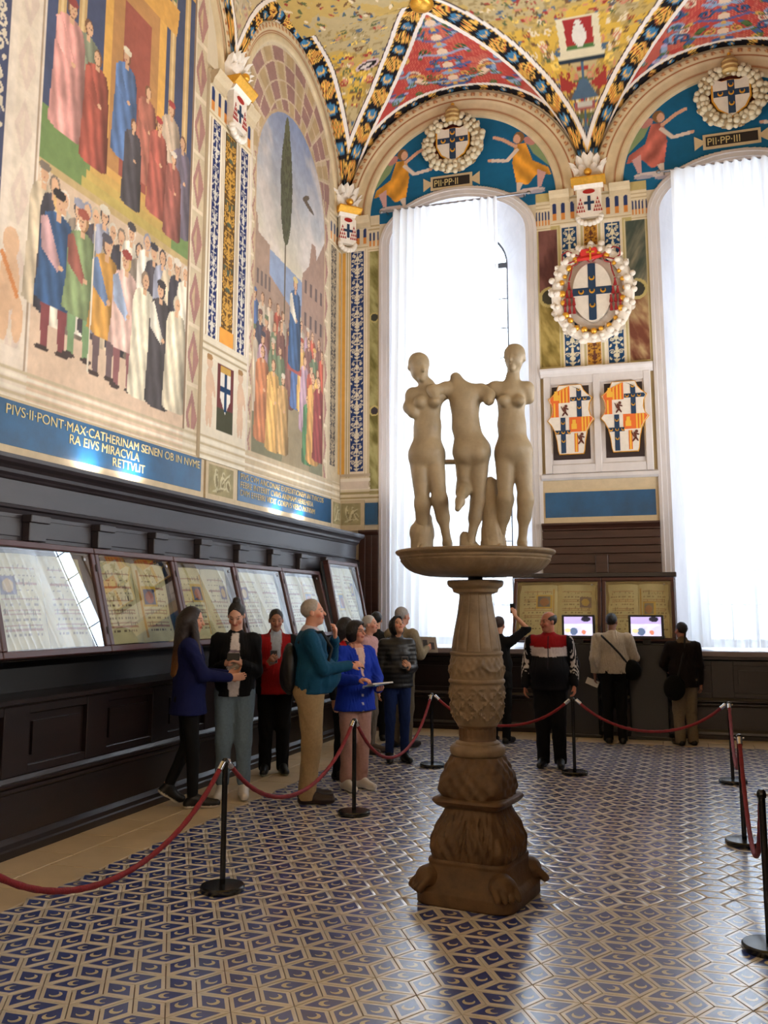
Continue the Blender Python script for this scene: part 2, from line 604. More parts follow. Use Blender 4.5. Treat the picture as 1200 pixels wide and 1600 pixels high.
# ------------------------------------------------------------------ implicit modelling (people, statue): smooth unions turned into one skin
class SDF:
    def __init__(self, lo, hi, h):
        self.h = h
        self.lo = np.array(lo, np.float32)
        n = [int(math.ceil((b - a) / h)) + 1 for a, b in zip(lo, hi)]
        self.ax = [np.float32(a) + np.arange(k, dtype=np.float32) * np.float32(h) for a, k in zip(lo, n)]
        self.F = np.full(n, 1.0, np.float32)

    def _sub(self, bb0, bb1):
        sl = []
        for k in range(3):
            a = int(max(0, math.floor((bb0[k] - self.lo[k]) / self.h)))
            b = int(min(len(self.ax[k]), math.ceil((bb1[k] - self.lo[k]) / self.h) + 1))
            if b <= a:
                return None
            sl.append(slice(a, b))
        X = self.ax[0][sl[0]][:, None, None]
        Y = self.ax[1][sl[1]][None, :, None]
        Z = self.ax[2][sl[2]][None, None, :]
        return tuple(sl), X, Y, Z

    def _merge(self, sl, d, k, op='u'):
        f = self.F[sl]
        if op == 'u':
            hh = np.maximum(k - np.abs(f - d), 0) / k
            self.F[sl] = np.minimum(f, d) - hh * hh * k * 0.25
        else:
            d = -d
            hh = np.maximum(k - np.abs(f - d), 0) / k
            self.F[sl] = np.maximum(f, d) + hh * hh * k * 0.25

    def cone(self, a, b, r1, r2, k=0.03, sq=None, op='u'):
        """tapered capsule a-b; sq=(sx,sy) flattens it about its axis in x / y"""
        a, b = np.array(a, np.float32), np.array(b, np.float32)
        R = max(r1, r2) * (max(1, *(sq or (1,)))) + k + 0.06
        s = self._sub(np.minimum(a, b) - R, np.maximum(a, b) + R)
        if s is None:
            return self
        sl, X, Y, Z = s
        ab = b - a
        L2 = float(ab @ ab) + 1e-9
        t = np.clip(((X - a[0]) * ab[0] + (Y - a[1]) * ab[1] + (Z - a[2]) * ab[2]) / L2, 0, 1)
        dx, dy, dz = X - (a[0] + t * ab[0]), Y - (a[1] + t * ab[1]), Z - (a[2] + t * ab[2])
        sc = 1.0
        if sq:
            dx, dy = dx / sq[0], dy / sq[1]
            sc = min(sq[0], sq[1], 1.0)
        d = (np.sqrt(dx * dx + dy * dy + dz * dz) - (r1 + (r2 - r1) * t)) * sc
        self._merge(sl, d, k, op)
        return self

    def ell(self, c, r, k=0.03, M=None, op='u'):
        c = np.array(c, np.float32)
        r = np.array(r, np.float32)
        R = float(r.max()) + k + 0.06
        s = self._sub(c - R, c + R)
        if s is None:
            return self
        sl, X, Y, Z = s
        x, y, z = X - c[0], Y - c[1], Z - c[2]
        if M is not None:
            x, y, z = (M[0][0] * x + M[0][1] * y + M[0][2] * z), (M[1][0] * x + M[1][1] * y + M[1][2] * z), (M[2][0] * x + M[2][1] * y + M[2][2] * z)
        k0 = np.sqrt((x / r[0]) ** 2 + (y / r[1]) ** 2 + (z / r[2]) ** 2)
        k1 = np.sqrt((x / r[0] ** 2) ** 2 + (y / r[1] ** 2) ** 2 + (z / r[2] ** 2) ** 2) + 1e-6
        self._merge(sl, k0 * (k0 - 1.0) / k1, k, op)
        return self

    def cut(self, n, d0):
        """keep the side where n.p <= d0"""
        X, Y, Z = self.ax[0][:, None, None], self.ax[1][None, :, None], self.ax[2][None, None, :]
        self.F = np.maximum(self.F, n[0] * X + n[1] * Y + n[2] * Z - d0)
        return self

    def wrinkle(self, amp, sc, seed=0.0):
        X, Y, Z = self.ax[0][:, None, None], self.ax[1][None, :, None], self.ax[2][None, None, :]
        self.F += amp * np.sin(sc * (Z * 1.0 + 0.55 * np.sin(X * sc * .45 + seed)) + 3 * np.sin(Y * sc * .35 + seed * 2)) * np.sin(X * sc * .6 + Z * sc * .23 + seed)
        return self

    def surface(self):
        F = self.F.copy()
        F[0], F[-1] = np.maximum(F[0], .01), np.maximum(F[-1], .01)
        F[:, 0], F[:, -1] = np.maximum(F[:, 0], .01), np.maximum(F[:, -1], .01)
        F[:, :, 0], F[:, :, -1] = np.maximum(F[:, :, 0], .01), np.maximum(F[:, :, -1], .01)
        S = F < 0
        n = np.array(F.shape)
        cs = tuple(n - 1)
        cnt = np.zeros(cs, np.int8)
        for dx in (0, 1):
            for dy in (0, 1):
                for dz in (0, 1):
                    cnt += S[dx:n[0] - 1 + dx, dy:n[1] - 1 + dy, dz:n[2] - 1 + dz]
        act = (cnt > 0) & (cnt < 8)
        idx = np.argwhere(act)
        vid = np.full(cs, -1, np.int32)
        vid[act] = np.arange(len(idx))
        acc = np.zeros((len(idx), 3), np.float32)
        num = np.zeros(len(idx), np.float32)
        for axk in range(3):
            o1, o2 = [q for q in range(3) if q != axk]
            for p in (0, 1):
                for q in (0, 1):
                    a = idx.copy()
                    a[:, o1] += p
                    a[:, o2] += q
                    b = a.copy()
                    b[:, axk] += 1
                    fa, fb = F[tuple(a.T)], F[tuple(b.T)]
                    m = (fa < 0) != (fb < 0)
                    t = np.where(m, fa / np.where(m, fa - fb, 1), 0)
                    pt = a.astype(np.float32)
                    pt[:, axk] += t
                    acc[m] += pt[m]
                    num[m] += 1
        V = self.lo + acc / num[:, None] * self.h
        faces = []
        for axk in range(3):
            o1, o2 = [(1, 2), (2, 0), (0, 1)][axk]
            sa = [slice(None)] * 3
            sb = [slice(None)] * 3
            sa[axk] = slice(0, -1)
            sb[axk] = slice(1, None)
            A, B = S[tuple(sa)], S[tuple(sb)]
            e = np.argwhere(A != B)
            ok = (e[:, o1] > 0) & (e[:, o2] > 0) & (e[:, o1] < n[o1] - 1) & (e[:, o2] < n[o2] - 1)
            e = e[ok]
            flip = A[tuple(e.T)]
            quad = []
            for (p, q) in ((0, 0), (1, 0), (1, 1), (0, 1)):
                c = e.copy()
                c[:, o1] -= 1 - p
                c[:, o2] -= 1 - q
                quad.append(vid[tuple(c.T)])
            Q = np.stack(quad, 1)
            Q[~flip] = Q[~flip][:, ::-1]
            faces.append(Q)
        return V, np.concatenate(faces)


def relax(V, F, it=1, lam=0.5):
    for _ in range(it):
        acc = np.zeros_like(V)
        cnt = np.zeros(len(V), np.float32)
        for a, b in ((0, 1), (1, 2), (2, 3), (3, 0)):
            np.add.at(acc, F[:, a], V[F[:, b]])
            np.add.at(acc, F[:, b], V[F[:, a]])
            np.add.at(cnt, F[:, a], 1)
            np.add.at(cnt, F[:, b], 1)
        V = V + lam * (acc / np.maximum(cnt, 1)[:, None] - V)
    return V


PIG = mat('fresco_pigment', rough=0.75, attr='Col', var=0.06, scale=9.0, spec=0.25)
GLOSSPIG = mat('glossy_pigment', rough=0.3, attr='Col', var=0.05, scale=9.0, spec=0.5)

# ================================================================== the room shell
PLASTER = mat('cream_plaster', (0.80, 0.75, 0.66), 0.85, var=0.06, scale=3.0, bump=0.15)
MARBLE_W = mat('white_painted_stone', (0.80, 0.78, 0.78), 0.6, var=0.07, scale=5.0, bump=0.1, stretch=(1, 1, 0.35))
STONE_BUFF = mat('buff_stone', (0.76, 0.69, 0.57), 0.7, var=0.1, scale=8.0, bump=0.15)
GOLD = mat('gilding', (0.90, 0.68, 0.26), 0.32, metal=0.65, var=0.18, scale=14.0, bump=0.2)
WHITE_STUCCO = mat('white_stucco', (0.90, 0.87, 0.83), 0.6, var=0.08, scale=20.0)
GREY_METAL = mat('brushed_metal', (0.55, 0.55, 0.56), 0.35, metal=0.9)

# ---------------------------------------------------------------- floor
GROUT = mat('brown_grout', (0.36, 0.25, 0.20), 0.55, var=0.25, scale=12.0)
T_CREAM = mat('cream_tile_glaze', (0.85, 0.83, 0.78), 0.3, var=0.12, scale=3.0, spec=0.5, coat=1.0)
T_BLUE = mat('cobalt_tile_glaze', (0.12, 0.22, 0.56), 0.3, var=0.35, scale=4.0, spec=0.5, coat=1.0)
T_MOON = mat('moon_tile_glaze', (0.86, 0.82, 0.68), 0.3, var=0.12, scale=6.0, spec=0.5, coat=1.0)
SLAB = mat('cream_stone_slab', (0.72, 0.65, 0.53), 0.35, var=0.12, scale=2.5, spec=0.45, bump=0.05)

fb = MB().box(XL, YF, -0.12, XR, YB, -0.012)
floor = tag(fb.build('floor', GROUT), 'blue and cream crescent tiled floor with a pale slab border', kind='structure')

S_T = 0.153
A_T, B_T = S_T * math.sqrt(3) / 2, S_T / 2


def tile_geo():
    g = 0.0022
    k = 1 - g / (S_T * math.sin(math.radians(60)) / 2)
    out = [(A_T * k, 0), (0, B_T * k), (-A_T * k, 0), (0, -B_T * k)]
    inn = [(x * 0.73, y * 0.73) for x, y in out]
    vs, fs, mi = [], [], []
    vs += [(x, y, -0.012) for x, y in out] + [(x, y, -0.0008) for x, y in out] + [(x * .975, y * .975, 0.0) for x, y in out] + [(x, y, 0.0) for x, y in inn]
    for i in range(4):
        j = (i + 1) % 4
        fs += [(i, j, 4 + j, 4 + i), (4 + i, 4 + j, 8 + j, 8 + i), (8 + i, 8 + j, 12 + j, 12 + i)]
        mi += [0, 0, 0]
    fs.append((12, 13, 14, 15))
    mi.append(1)
    # crescent
    r, n = 0.031, 7
    o = [(r * math.cos(a), r * math.sin(a) * .92) for a in [math.radians(60 + 240 * i / n) for i in range(n + 1)]]
    q = [(0.0135 + r * .72 * math.cos(a), r * .72 * math.sin(a) * .92) for a in [math.radians(82 + 196 * i / n) for i in range(n + 1)]]
    b = len(vs)
    vs += [(x, y, 0.0004) for x, y in o] + [(x, y, 0.0004) for x, y in q]
    for i in range(n):
        fs.append((b + i, b + i + 1, b + n + 2 + i, b + n + 1 + i))
        mi.append(2)
    return np.array(vs, np.float32), fs, mi


TV, TF, TM = tile_geo()
tile_me = bpy.data.meshes.new('rhombus_tile')
tile_me.from_pydata([tuple(map(float, v)) for v in TV], [], TF)
tile_me.polygons.foreach_set('material_index', np.array(TM, np.int32))
for q in (T_CREAM, T_BLUE, T_MOON):
    tile_me.materials.append(q)
tile_me.update()

_c, _s = math.cos(YAW), math.sin(YAW)
FWD = Vector((_s * math.cos(PITCH), _c * math.cos(PITCH), math.sin(PITCH)))
RGT = Vector((_c, -_s, 0))
UPV = RGT.cross(FWD)


def in_view(p, margin=0):
    d = Vector(p) - Vector((0, 0, CAM_H))
    w = d.dot(FWD)
    if w < 0.2:
        return False, 0
    x, y = 600 + FOCAL_PX * d.dot(RGT) / w, CY - FOCAL_PX * d.dot(UPV) / w
    return (-margin < x < 1200 + margin and -margin < y < 1600 + margin), w


TX0, TX1, TY0, TY1 = -3.66, 1.42, -0.7, 12.43
tiles = []
L6 = S_T * math.sqrt(3)
e1 = (L6 * math.cos(math.radians(30)), L6 * 0.5)
e2 = (0.0, L6)
for i in range(-40, 40):
    for j in range(-60, 90):
        px_, py_ = -2.1 + i * e1[0] + j * e2[0], 5.0 + i * e1[1] + j * e2[1]
        for ang in (30, 90, 150):
            a = math.radians(ang)
            cx, cy = px_ + 0.5 * L6 * math.cos(a), py_ + 0.5 * L6 * math.sin(a)
            if TX0 + .03 < cx < TX1 - .03 and TY0 < cy < TY1 - .03:
                v, w = in_view((cx, cy, 0), 20)
                tiles.append(((0 if v else 100) + w, cx, cy, a))
tiles.sort()
rnd = random.Random(5)
for k, (w, cx, cy, a) in enumerate(tiles[:300]):
    o = bpy.data.objects.new('rhombus_tile', tile_me)
    o.location = (cx, cy, rnd.uniform(-.0006, .0006))
    o.rotation_euler = (rnd.gauss(0, .0035), rnd.gauss(0, .0035), a + math.pi * (k % 2 == 7))
    link(o, floor)
rest = np.array([t[1:] for t in tiles[300:]], np.float32)
rs = np.random.RandomState(3)
tx, ty = rs.normal(0, .0035, len(rest)), rs.normal(0, .0035, len(rest))
ca, sa = np.cos(rest[:, 2])[:, None], np.sin(rest[:, 2])[:, None]
VX = TV[None, :, 0] * ca - TV[None, :, 1] * sa
VY = TV[None, :, 0] * sa + TV[None, :, 1] * ca
VZ = TV[None, :, 2] + VX * tx[:, None] + VY * ty[:, None]
VV = np.stack([VX + rest[:, 0:1], VY + rest[:, 1:2], VZ], -1).reshape(-1, 3)
base = np.arange(len(rest))[:, None, None] * len(TV)
FF = (np.array(TF)[None] + base).reshape(-1, 4)
me = np_mesh('far_rhombus_tiles', VV, FF)
for q in (T_CREAM, T_BLUE, T_MOON):
    me.materials.append(q)
me.polygons.foreach_set('material_index', np.tile(np.array(TM, np.int32), len(rest)))
o = link(bpy.data.objects.new('far_rhombus_tiles', me), floor)
tag(o, kind='stuff')


def slab(x0, y0, x1, y1):
    g = 0.003
    w, h = x1 - x0 - 2 * g, y1 - y0 - 2 * g
    o = MB().box(-w / 2, -h / 2, -0.013, w / 2, h / 2, 0.0, 0.003).build('border_slab', SLAB, floor)
    o.location = ((x0 + x1) / 2, (y0 + y1) / 2, rnd.uniform(-.001, .001))


y, k = 2.6, 0
while y < 12.4:
    for c in range(2):
        L = 0.53
        yy = y + (0.27 if c else 0)
        slab(-4.42 + c * 0.38, yy, -4.42 + (c + 1) * 0.38, min(yy + L, 12.43 if c else 13.2))
    y += 0.53
x = -4.05
while x < 1.6:
    for r_ in range(2):
        xx = x + (0.27 if r_ else 0)
        slab(xx, 12.43 + r_ * 0.37, xx + 0.53, 12.43 + (r_ + 1) * 0.37)
    x += 0.53
mb = MB()
mb.box(1.43, -0.7, -0.012, 2.2, 12.42, 0.0)
mb.box(-4.42, -1.4, -0.012, -3.67, 2.59, 0.0)
mb.box(-4.42, -1.4, -0.013, 2.2, -0.71, -0.001)
mb.build('border_strip', SLAB, floor)

# ---------------------------------------------------------------- walls
ZC = 10.4
WIN = [(-3.2, 1), (0.98, 2)]
HW, ZSILL, ZSPR, RISE = 1.27, 1.10, 7.45, 0.84
HWI, ZSPRI, RISEI, YG = 0.67, 7.25, 0.62, 14.7


def arch_pts(c, hw, zs, rise, n=20):
    return [(c - hw * math.cos(math.pi * i / n), zs + rise * math.sin(math.pi * i / n)) for i in range(n + 1)]


mb = MB()
for (x0, x1) in ((XL - .2, -4.47), (-1.93, -0.29), (2.25, XR + .2)):
    mb.add([(x0, YB, -.15), (x1, YB, -.15), (x1, YB, ZC), (x0, YB, ZC)], [(0, 1, 2, 3)])
for c, n in WIN:
    mb.add([(c - HW, YB, -.15), (c + HW, YB, -.15), (c + HW, YB, ZSILL), (c - HW, YB, ZSILL)], [(0, 1, 2, 3)])
    A = arch_pts(c, HW, ZSPR, RISE)
    for (p, q) in zip(A[:-1], A[1:]):
        mb.add([(p[0], YB, p[1]), (q[0], YB, q[1]), (q[0], YB, ZC), (p[0], YB, ZC)], [(0, 1, 2, 3)])
mb.add([(XL - .2, YB + 1.2, 0), (XR + .2, YB + 1.2, 0), (XR + .2, YB + 1.2, ZSILL - .3), (XL - .2, YB + 1.2, ZSILL - .3)], [(0, 1, 2, 3)])
wall_back = tag(mb.build('wall_back', PLASTER), 'painted window wall with two tall arched windows', kind='structure')
for c, n in WIN:
    mb = MB()
    O = [(c - HW, ZSILL)] + arch_pts(c, HW, ZSPR, RISE) + [(c + HW, ZSILL)]
    I = [(c - HWI, ZSILL + .05)] + arch_pts(c, HWI, ZSPRI, RISEI) + [(c + HWI, ZSILL + .05)]
    for k in range(len(O) - 1):
        (a, b), (d, e), (f, g), (h, i) = O[k], O[k + 1], I[k + 1], I[k]
        mb.add([(a, YB, b), (d, YB, e), (f, YG, g), (h, YG, i)], [(0, 1, 2, 3)])
    mb.add([(O[0][0], YB, ZSILL), (O[-1][0], YB, ZSILL), (I[-1][0], YG, ZSILL + .05), (I[0][0], YG, ZSILL + .05)], [(0, 1, 2, 3)])
    # outer reveal
    for k in range(len(I) - 1):
        (a, b), (d, e) = I[k], I[k + 1]
        mb.add([(a, YG, b), (d, YG, e), (d, YG + .5, e), (a, YG + .5, b)], [(0, 1, 2, 3)])
    mb.build('window_reveal', MARBLE_W, wall_back)
    # moulded white stone frame round the opening, standing proud of the wall
    prof = [(0, 0), (0.0, 0.035), (0.05, 0.045), (0.06, 0.03), (0.13, 0.03), (0.14, 0.02), (0.19, 0.02), (0.19, 0)]
    path = []
    F = [(c - HW, ZSILL)] + arch_pts(c, HW, ZSPR, RISE, 24) + [(c + HW, ZSILL)]
    for k, (x, z) in enumerate(F):
        if k in (0, 1):
            nx, nz = 1, 0
        elif k in (len(F) - 1, len(F) - 2):
            nx, nz = -1, 0
        else:
            t = math.pi * (k - 1) / 24
            nx, nz = math.cos(t), -math.sin(t)
        path.append(((x + nx * 0.0, YB, z + nz * 0.0), (-nx * 0 + nx, 0, nz), (0, -1, 0)))
    # the frame lies inward of the wall's edge on the splay side
    m2 = MB().sweep([(a * 0.9, b) for a, b in prof], path, True, True)
    m2.build('window_surround', MARBLE_W, wall_back)

mb = MB()
mb.box(XL - .3, YF - .3, -.15, XL, YB + .3, ZC)
wall_left = tag(mb.build('wall_left', PLASTER), 'long frescoed wall above dark wooden panelling', kind='structure')
mb = MB()
mb.box(XR, YF - .3, -.15, XR + .3, YB + .3, ZC)
wall_right = tag(mb.build('wall_right', mat('faded_fresco_wall', (0.62, 0.54, 0.45), 0.85, var=0.45, scale=1.2)), 'frescoed long wall facing the other one', kind='structure')
mb = MB()
mb.box(XL, YF - .3, -.15, XR, YF, ZC)
wall_front = tag(mb.build('wall_front', mat('faded_fresco_wall')), 'entrance end wall', kind='structure')

# ---------------------------------------------------------------- windows
BAR = mat('dark_window_bar', (0.30, 0.30, 0.32), 0.5)
glass = bpy.data.materials.new('window_glass')
glass.use_nodes = True
nt = glass.node_tree
nt.nodes.clear()
out = nt.nodes.new('ShaderNodeOutputMaterial')
mx = nt.nodes.new('ShaderNodeMixShader')
mx.inputs[0].default_value = 0.06
tr = nt.nodes.new('ShaderNodeBsdfTransparent')
tr.inputs['Color'].default_value = (0.93, 0.96, 1.0, 1)
gl = nt.nodes.new('ShaderNodeBsdfGlossy')
gl.inputs['Roughness'].default_value = 0.05
nt.links.new(tr.outputs[0], mx.inputs[1])
nt.links.new(gl.outputs[0], mx.inputs[2])
nt.links.new(mx.outputs[0], out.inputs[0])
for c, n in WIN:
    w = empty('window_%d' % n, (c, YG + .06, ZSILL))
    tag(w, 'tall arched leaded window behind white curtain' if n == 1 else 'tall arched window with iron bars behind wide white curtain', kind='structure')
    mb = MB()
    O = [(c - HWI, ZSILL + .05)] + arch_pts(c, HWI, ZSPRI, RISEI, 20) + [(c + HWI, ZSILL + .05)]
    for (p, q) in zip(O[:-1], O[1:]):
        mb.tube([(p[0], YG + .06, p[1]), (q[0], YG + .06, q[1])], 0.035, 6)
    mb.box(c - HWI, YG + .03, ZSILL + .03, c + HWI, YG + .09, ZSILL + .12)
    mb.box(c - HWI, YG + .03, ZSPRI - .06, c + HWI, YG + .09, ZSPRI + .03)
    mb.box(c - .03, YG + .03, ZSILL, c + .03, YG + .09, ZSPRI)
    fr = mb.build('window_frame', BAR)
    fr.parent = w
    fr.matrix_parent_inverse = Matrix.Translation(-Vector(w.location))
    rows, cols = 12, 4
    dz, dx = (ZSPRI - ZSILL - .2) / rows, 2 * HWI / cols
    for k in range(1, rows):
        z = ZSILL + .12 + k * dz
        b = MB().tube([(-HWI, 0, 0), (HWI, 0, 0)], 0.011, 6).build('glazing_bar', BAR, w)
        b.location = (0, 0, z - ZSILL)
    for k in (1, 3):
        b = MB().tube([(0, 0, 0), (0, 0, ZSPRI - ZSILL)], 0.011, 6).build('glazing_bar', BAR, w)
        b.location = (-HWI + k * dx, 0, 0)
    for k in range(rows):
        for q in range(cols):
            b = MB().box(-dx / 2 + .008, -.003, -dz / 2 + .008, dx / 2 - .008, .003, dz / 2 - .008).build('pane', glass, w)
            b.location = (-HWI + (q + .5) * dx, 0.0, .12 + (k + .5) * dz)
    A = arch_pts(0, HWI, ZSPRI - ZSILL + .03, RISEI, 16)
    b = MB().prism(A, (0, 0.0, 0), (1, 0, 0), (0, 0, 1), (0, 1, 0), .006).build('arched_pane', glass, w)

# ---------------------------------------------------------------- curtains and rods
cur = bpy.data.materials.new('sheer_white_curtain')
cur.use_nodes = True
nt = cur.node_tree
N, Lk = nt.nodes, nt.links
N.clear()
out = N.new('ShaderNodeOutputMaterial')
df = N.new('ShaderNodeBsdfDiffuse')
df.inputs['Color'].default_value = (0.80, 0.78, 0.76, 1)
tl = N.new('ShaderNodeBsdfTranslucent')
tl.inputs['Color'].default_value = (0.90, 0.90, 0.90, 1)
tr = N.new('ShaderNodeBsdfTransparent')
m1 = N.new('ShaderNodeMixShader')
m1.inputs[0].default_value = 0.62
m2 = N.new('ShaderNodeMixShader')
wv = N.new('ShaderNodeTexNoise')
wv.inputs['Scale'].default_value = 9.0
wv.inputs['Detail'].default_value = 5.0
tc = N.new('ShaderNodeTexCoord')
mp = N.new('ShaderNodeMapping')
mp.inputs['Scale'].default_value = (1, 1, 0.03)
Lk.new(tc.outputs['Object'], mp.inputs['Vector'])
Lk.new(mp.outputs['Vector'], wv.inputs['Vector'])
mr = N.new('ShaderNodeMapRange')
mr.inputs['To Min'].default_value = 0.03
mr.inputs['To Max'].default_value = 0.10
m3_ = N.new('ShaderNodeMapRange')
m3_.inputs['From Min'].default_value = 0.3
m3_.inputs['From Max'].default_value = 0.7
m3_.inputs['To Min'].default_value = 0.34
m3_.inputs['To Max'].default_value = 0.60
Lk.new(wv.outputs['Fac'], m3_.inputs['Value'])
Lk.new(m3_.outputs['Result'], m1.inputs[0])
Lk.new(wv.outputs['Fac'], mr.inputs['Value'])
Lk.new(mr.outputs['Result'], m2.inputs[0])
Lk.new(df.outputs[0], m1.inputs[1])
Lk.new(tl.outputs[0], m1.inputs[2])
Lk.new(m1.outputs[0], m2.inputs[1])
Lk.new(tr.outputs[0], m2.inputs[2])
Lk.new(m2.outputs[0], out.inputs[0])


def curtain(name, xl0, xr0, xl1, xr1, z0, z1, y, nf, seed, label):
    nu, nv = nf * 14 + 1, 60
    u, v = np.meshgrid(np.linspace(0, 1, nu), np.linspace(0, 1, nv), indexing='ij')   # v=0 bottom
    X = (xl1 + (xr1 - xl1) * u) * v + (xl0 + (xr0 - xl0) * u) * (1 - v)
    amp = 0.036 + 0.03 * (1 - v)
    ph = 2 * math.pi * nf * (u + 0.012 * np.sin(5 * u + seed) + 0.010 * np.sin(3 * v + 9 * u))
    Y = y + amp * np.sin(ph) * (0.6 + 0.4 * np.sin(u * 7 + seed)) - 0.12 * (1 - v) * np.sin(np.pi * u) ** .5
    X = X + 0.012 * np.cos(ph)
    Z = z0 + (z1 - z0) * v - 0.02 * np.cos(ph) * (v > .98)
    P = np.stack([X, Y, Z], -1).astype(np.float32)
    i = np.arange(nu * nv).reshape(nu, nv)
    F = np.stack([i[:-1, :-1], i[1:, :-1], i[1:, 1:], i[:-1, 1:]], -1).reshape(-1, 4)
    me = np_mesh(name, P.reshape(-1, 3), F, smooth=True)
    o = mesh_obj(name, me, cur)
    return tag(o, label, 'curtain', 'white window curtains')


curtain('curtain', -4.27, -2.47, -4.22, -2.52, 1.14, 7.99, 13.76, 15, 1, 'white sheer curtain drawn across the window behind the statue')
curtain('curtain', 0.02, 2.15, 0.06, 2.12, 1.14, 8.05, 13.74, 15, 4, 'wide white sheer curtain beside the pier with two painted shields')
for (x0, x1, z, lb) in ((-4.40, -2.02, 7.985, 'thin metal curtain rod under the lunette marked II'), (-0.10, 2.3, 8.045, 'thin metal curtain rod under the lunette marked III')):
    r0 = empty('curtain_rod', ((x0 + x1) / 2, YB, z))
    tag(r0, lb, 'curtain rod', 'curtain rods')
    mb = MB().tube([(x0 - (x0 + x1) / 2, -.14, 0), (x1 - (x0 + x1) / 2, -.14, 0)], 0.014, 8)
    mb.build('pole', GREY_METAL, r0, True)
    for s in (-1, 1):
        h = (x1 - x0) / 2
        MB().ball((s * h, -.14, 0), (.035, .03, .03)).tube([(s * (h - .08), 0, 0), (s * (h - .08), -.14, 0)], 0.009, 6).build('bracket', GREY_METAL, r0, True)

# ---------------------------------------------------------------- vault
ra_A = np.array([0, .04, .14, .28, .44, .62, .82, 1.04, 1.22, 1.38, 1.52, 1.64, 1.78, 1.88, 2.005])
ra_D = np.array([0, .02, .09, .17, .25, .36, .50, .75, 1.0, 1.25, 1.5, 1.75, 2.0, 2.16, 2.30])
ra_Z = np.array([8, 8.12, 8.56, 8.93, 9.24, 9.51, 9.74, 9.93, 10.02, 10.06, 10.06, 10.04, 10.0, 9.98, 9.97])
rl_D = np.array([0, .01, .05, .09, .10, .10, .10, .10, .10, .10, .10, .10, .10, .10, .10])
rl_Z = np.array([8, 8.10, 8.50, 8.84, 9.12, 9.36, 9.58, 9.78, 9.90, 9.95, 9.98, 9.99, 10.0, 10.0, 10.0])
NA = 90
aa = np.linspace(0.0, 2.005, NA)


def rib(kind):
    D, Z = (ra_D, ra_Z) if kind == 'B' else (rl_D, rl_Z)
    d, z = np.interp(aa, ra_A, D), np.interp(aa, ra_A, Z)
    for _ in range(6):
        d[1:-1] = (d[:-2] + 2 * d[1:-1] + d[2:]) / 4
        z[1:-1] = (z[:-2] + 2 * z[1:-1] + z[2:]) / 4
    return d, z


def near(P, C):
    """distance to polyline C and arc length at nearest point; P (...,3)"""
    q = P.reshape(-1, 3)
    s = np.concatenate([[0], np.cumsum(np.linalg.norm(np.diff(C, axis=0), axis=1))])
    D = np.full(len(q), 1e9)
    S = np.zeros(len(q))
    for i in range(len(C) - 1):
        ab = C[i + 1] - C[i]
        L2 = ab @ ab + 1e-12
        t = np.clip((q - C[i]) @ ab / L2, 0, 1)
        dd = np.linalg.norm(q - C[i] - t[:, None] * ab, axis=1)
        m = dd < D
        D[m] = dd[m]
        S[m] = s[i] + t[m] * math.sqrt(L2)
    return D.reshape(P.shape[:-1]), S.reshape(P.shape[:-1])


BLACK, ORANGE, YEL, SKYB, WHT = (0.07, 0.06, 0.09), (0.82, 0.42, 0.22), (0.93, 0.74, 0.36), (0.25, 0.49, 0.66), (0.93, 0.90, 0.88)


def band_color(c, m, s, q, W):
    """black band with knots of little gold lozenges and blue crescents; q distance from the band's middle, W half width"""
    per = 0.62
    t = (s % per)
    col = np.empty(s.shape + (3,), np.float32)
    col[:] = BLACK
    # lozenge knot
    k = W * .34
    x, y = (t - per * .3), q
    a, b = (x + y) / k, (x - y) / k
    knot = (np.abs(x) + np.abs(y) < W * 1.25) & (np.abs(x) < W * 1.0)
    fa, fb = np.abs(a - np.round(a)), np.abs(b - np.round(b))
    loz = knot & (np.maximum(fa, fb) < .40)
    col[loz] = YEL
    col[loz & (np.maximum(fa, fb) < .2)] = ORANGE
    # crescents in blue scalloped rounds
    x2 = t - per * .8
    r = np.hypot(x2, y)
    an = np.arctan2(y, x2)
    blue = r < W * (.62 + .07 * np.cos(9 * an))
    col[blue] = SKYB
    moon = (r < W * .42) & (np.hypot(x2 - W * .14, y) > W * .3)
    col[moon] = YEL
    # beads at the sides
    x3 = (s % (per / 6)) - per / 12
    bead = (np.abs(x3) + np.abs(np.abs(y) - W * .86) < W * .2)
    col[bead & ~blue & ~loz] = YEL
    c[m] = col[m]


def grotesque(P, base, seed, n, cols, U0, U1, V0, V1, smin, smax):
    """loose grotesque ornament: scrolls, leaves, little beasts, vases"""
    r = random.Random(seed)
    for _ in range(n):
        u, v = r.uniform(U0, U1), r.uniform(V0, V1)
        c = r.choice(cols)
        s = r.uniform(smin, smax)
        ty = r.random()
        dk = tuple(x * .5 for x in c)
        if ty < .4:
            P.scroll(u + .006, v - .006, s, dk, s * .24, r.choice((-1, 1)), r.uniform(.8, 1.5), r.uniform(0, 6))
            P.scroll(u, v, s, c, s * .2, r.choice((-1, 1)), r.uniform(.8, 1.5), r.uniform(0, 6))
        elif ty < .75:
            a = r.uniform(0, 3)
            P.ell(u + .008, v - .008, s * .9, s * .35, dk, a)
            P.ell(u, v, s * .9, s * .32, c, a)
            P.ell(u + s * .6, v + s * .3, s * .3, s * .25, c, a)
        else:
            P.poly([(u - s * .5, v), (u + s * .5, v), (u + s * .2, v + s * .8), (u - s * .2, v + s * .8)], c)
            P.ell(u, v + s, s * .4, s * .2, dk)


ceiling = tag(MB().box(XL - .2, YF - .2, 10.62, XR + .2, YB + .2, 10.75).build('ceiling', mat('vault_plaster', (0.70, 0.58, 0.34), 0.8, var=0.35, scale=2.0)),
              'painted vault with red cells, gold fields and ornamented ribs', kind='structure')
d_b, z_b = rib('B')
d_l, z_l = rib('L')
CX = (XL + BAY / 2, XL + BAY * 1.5)          # bay centres on the back wall
R_ARCH = 1.93
BANDW = 0.20


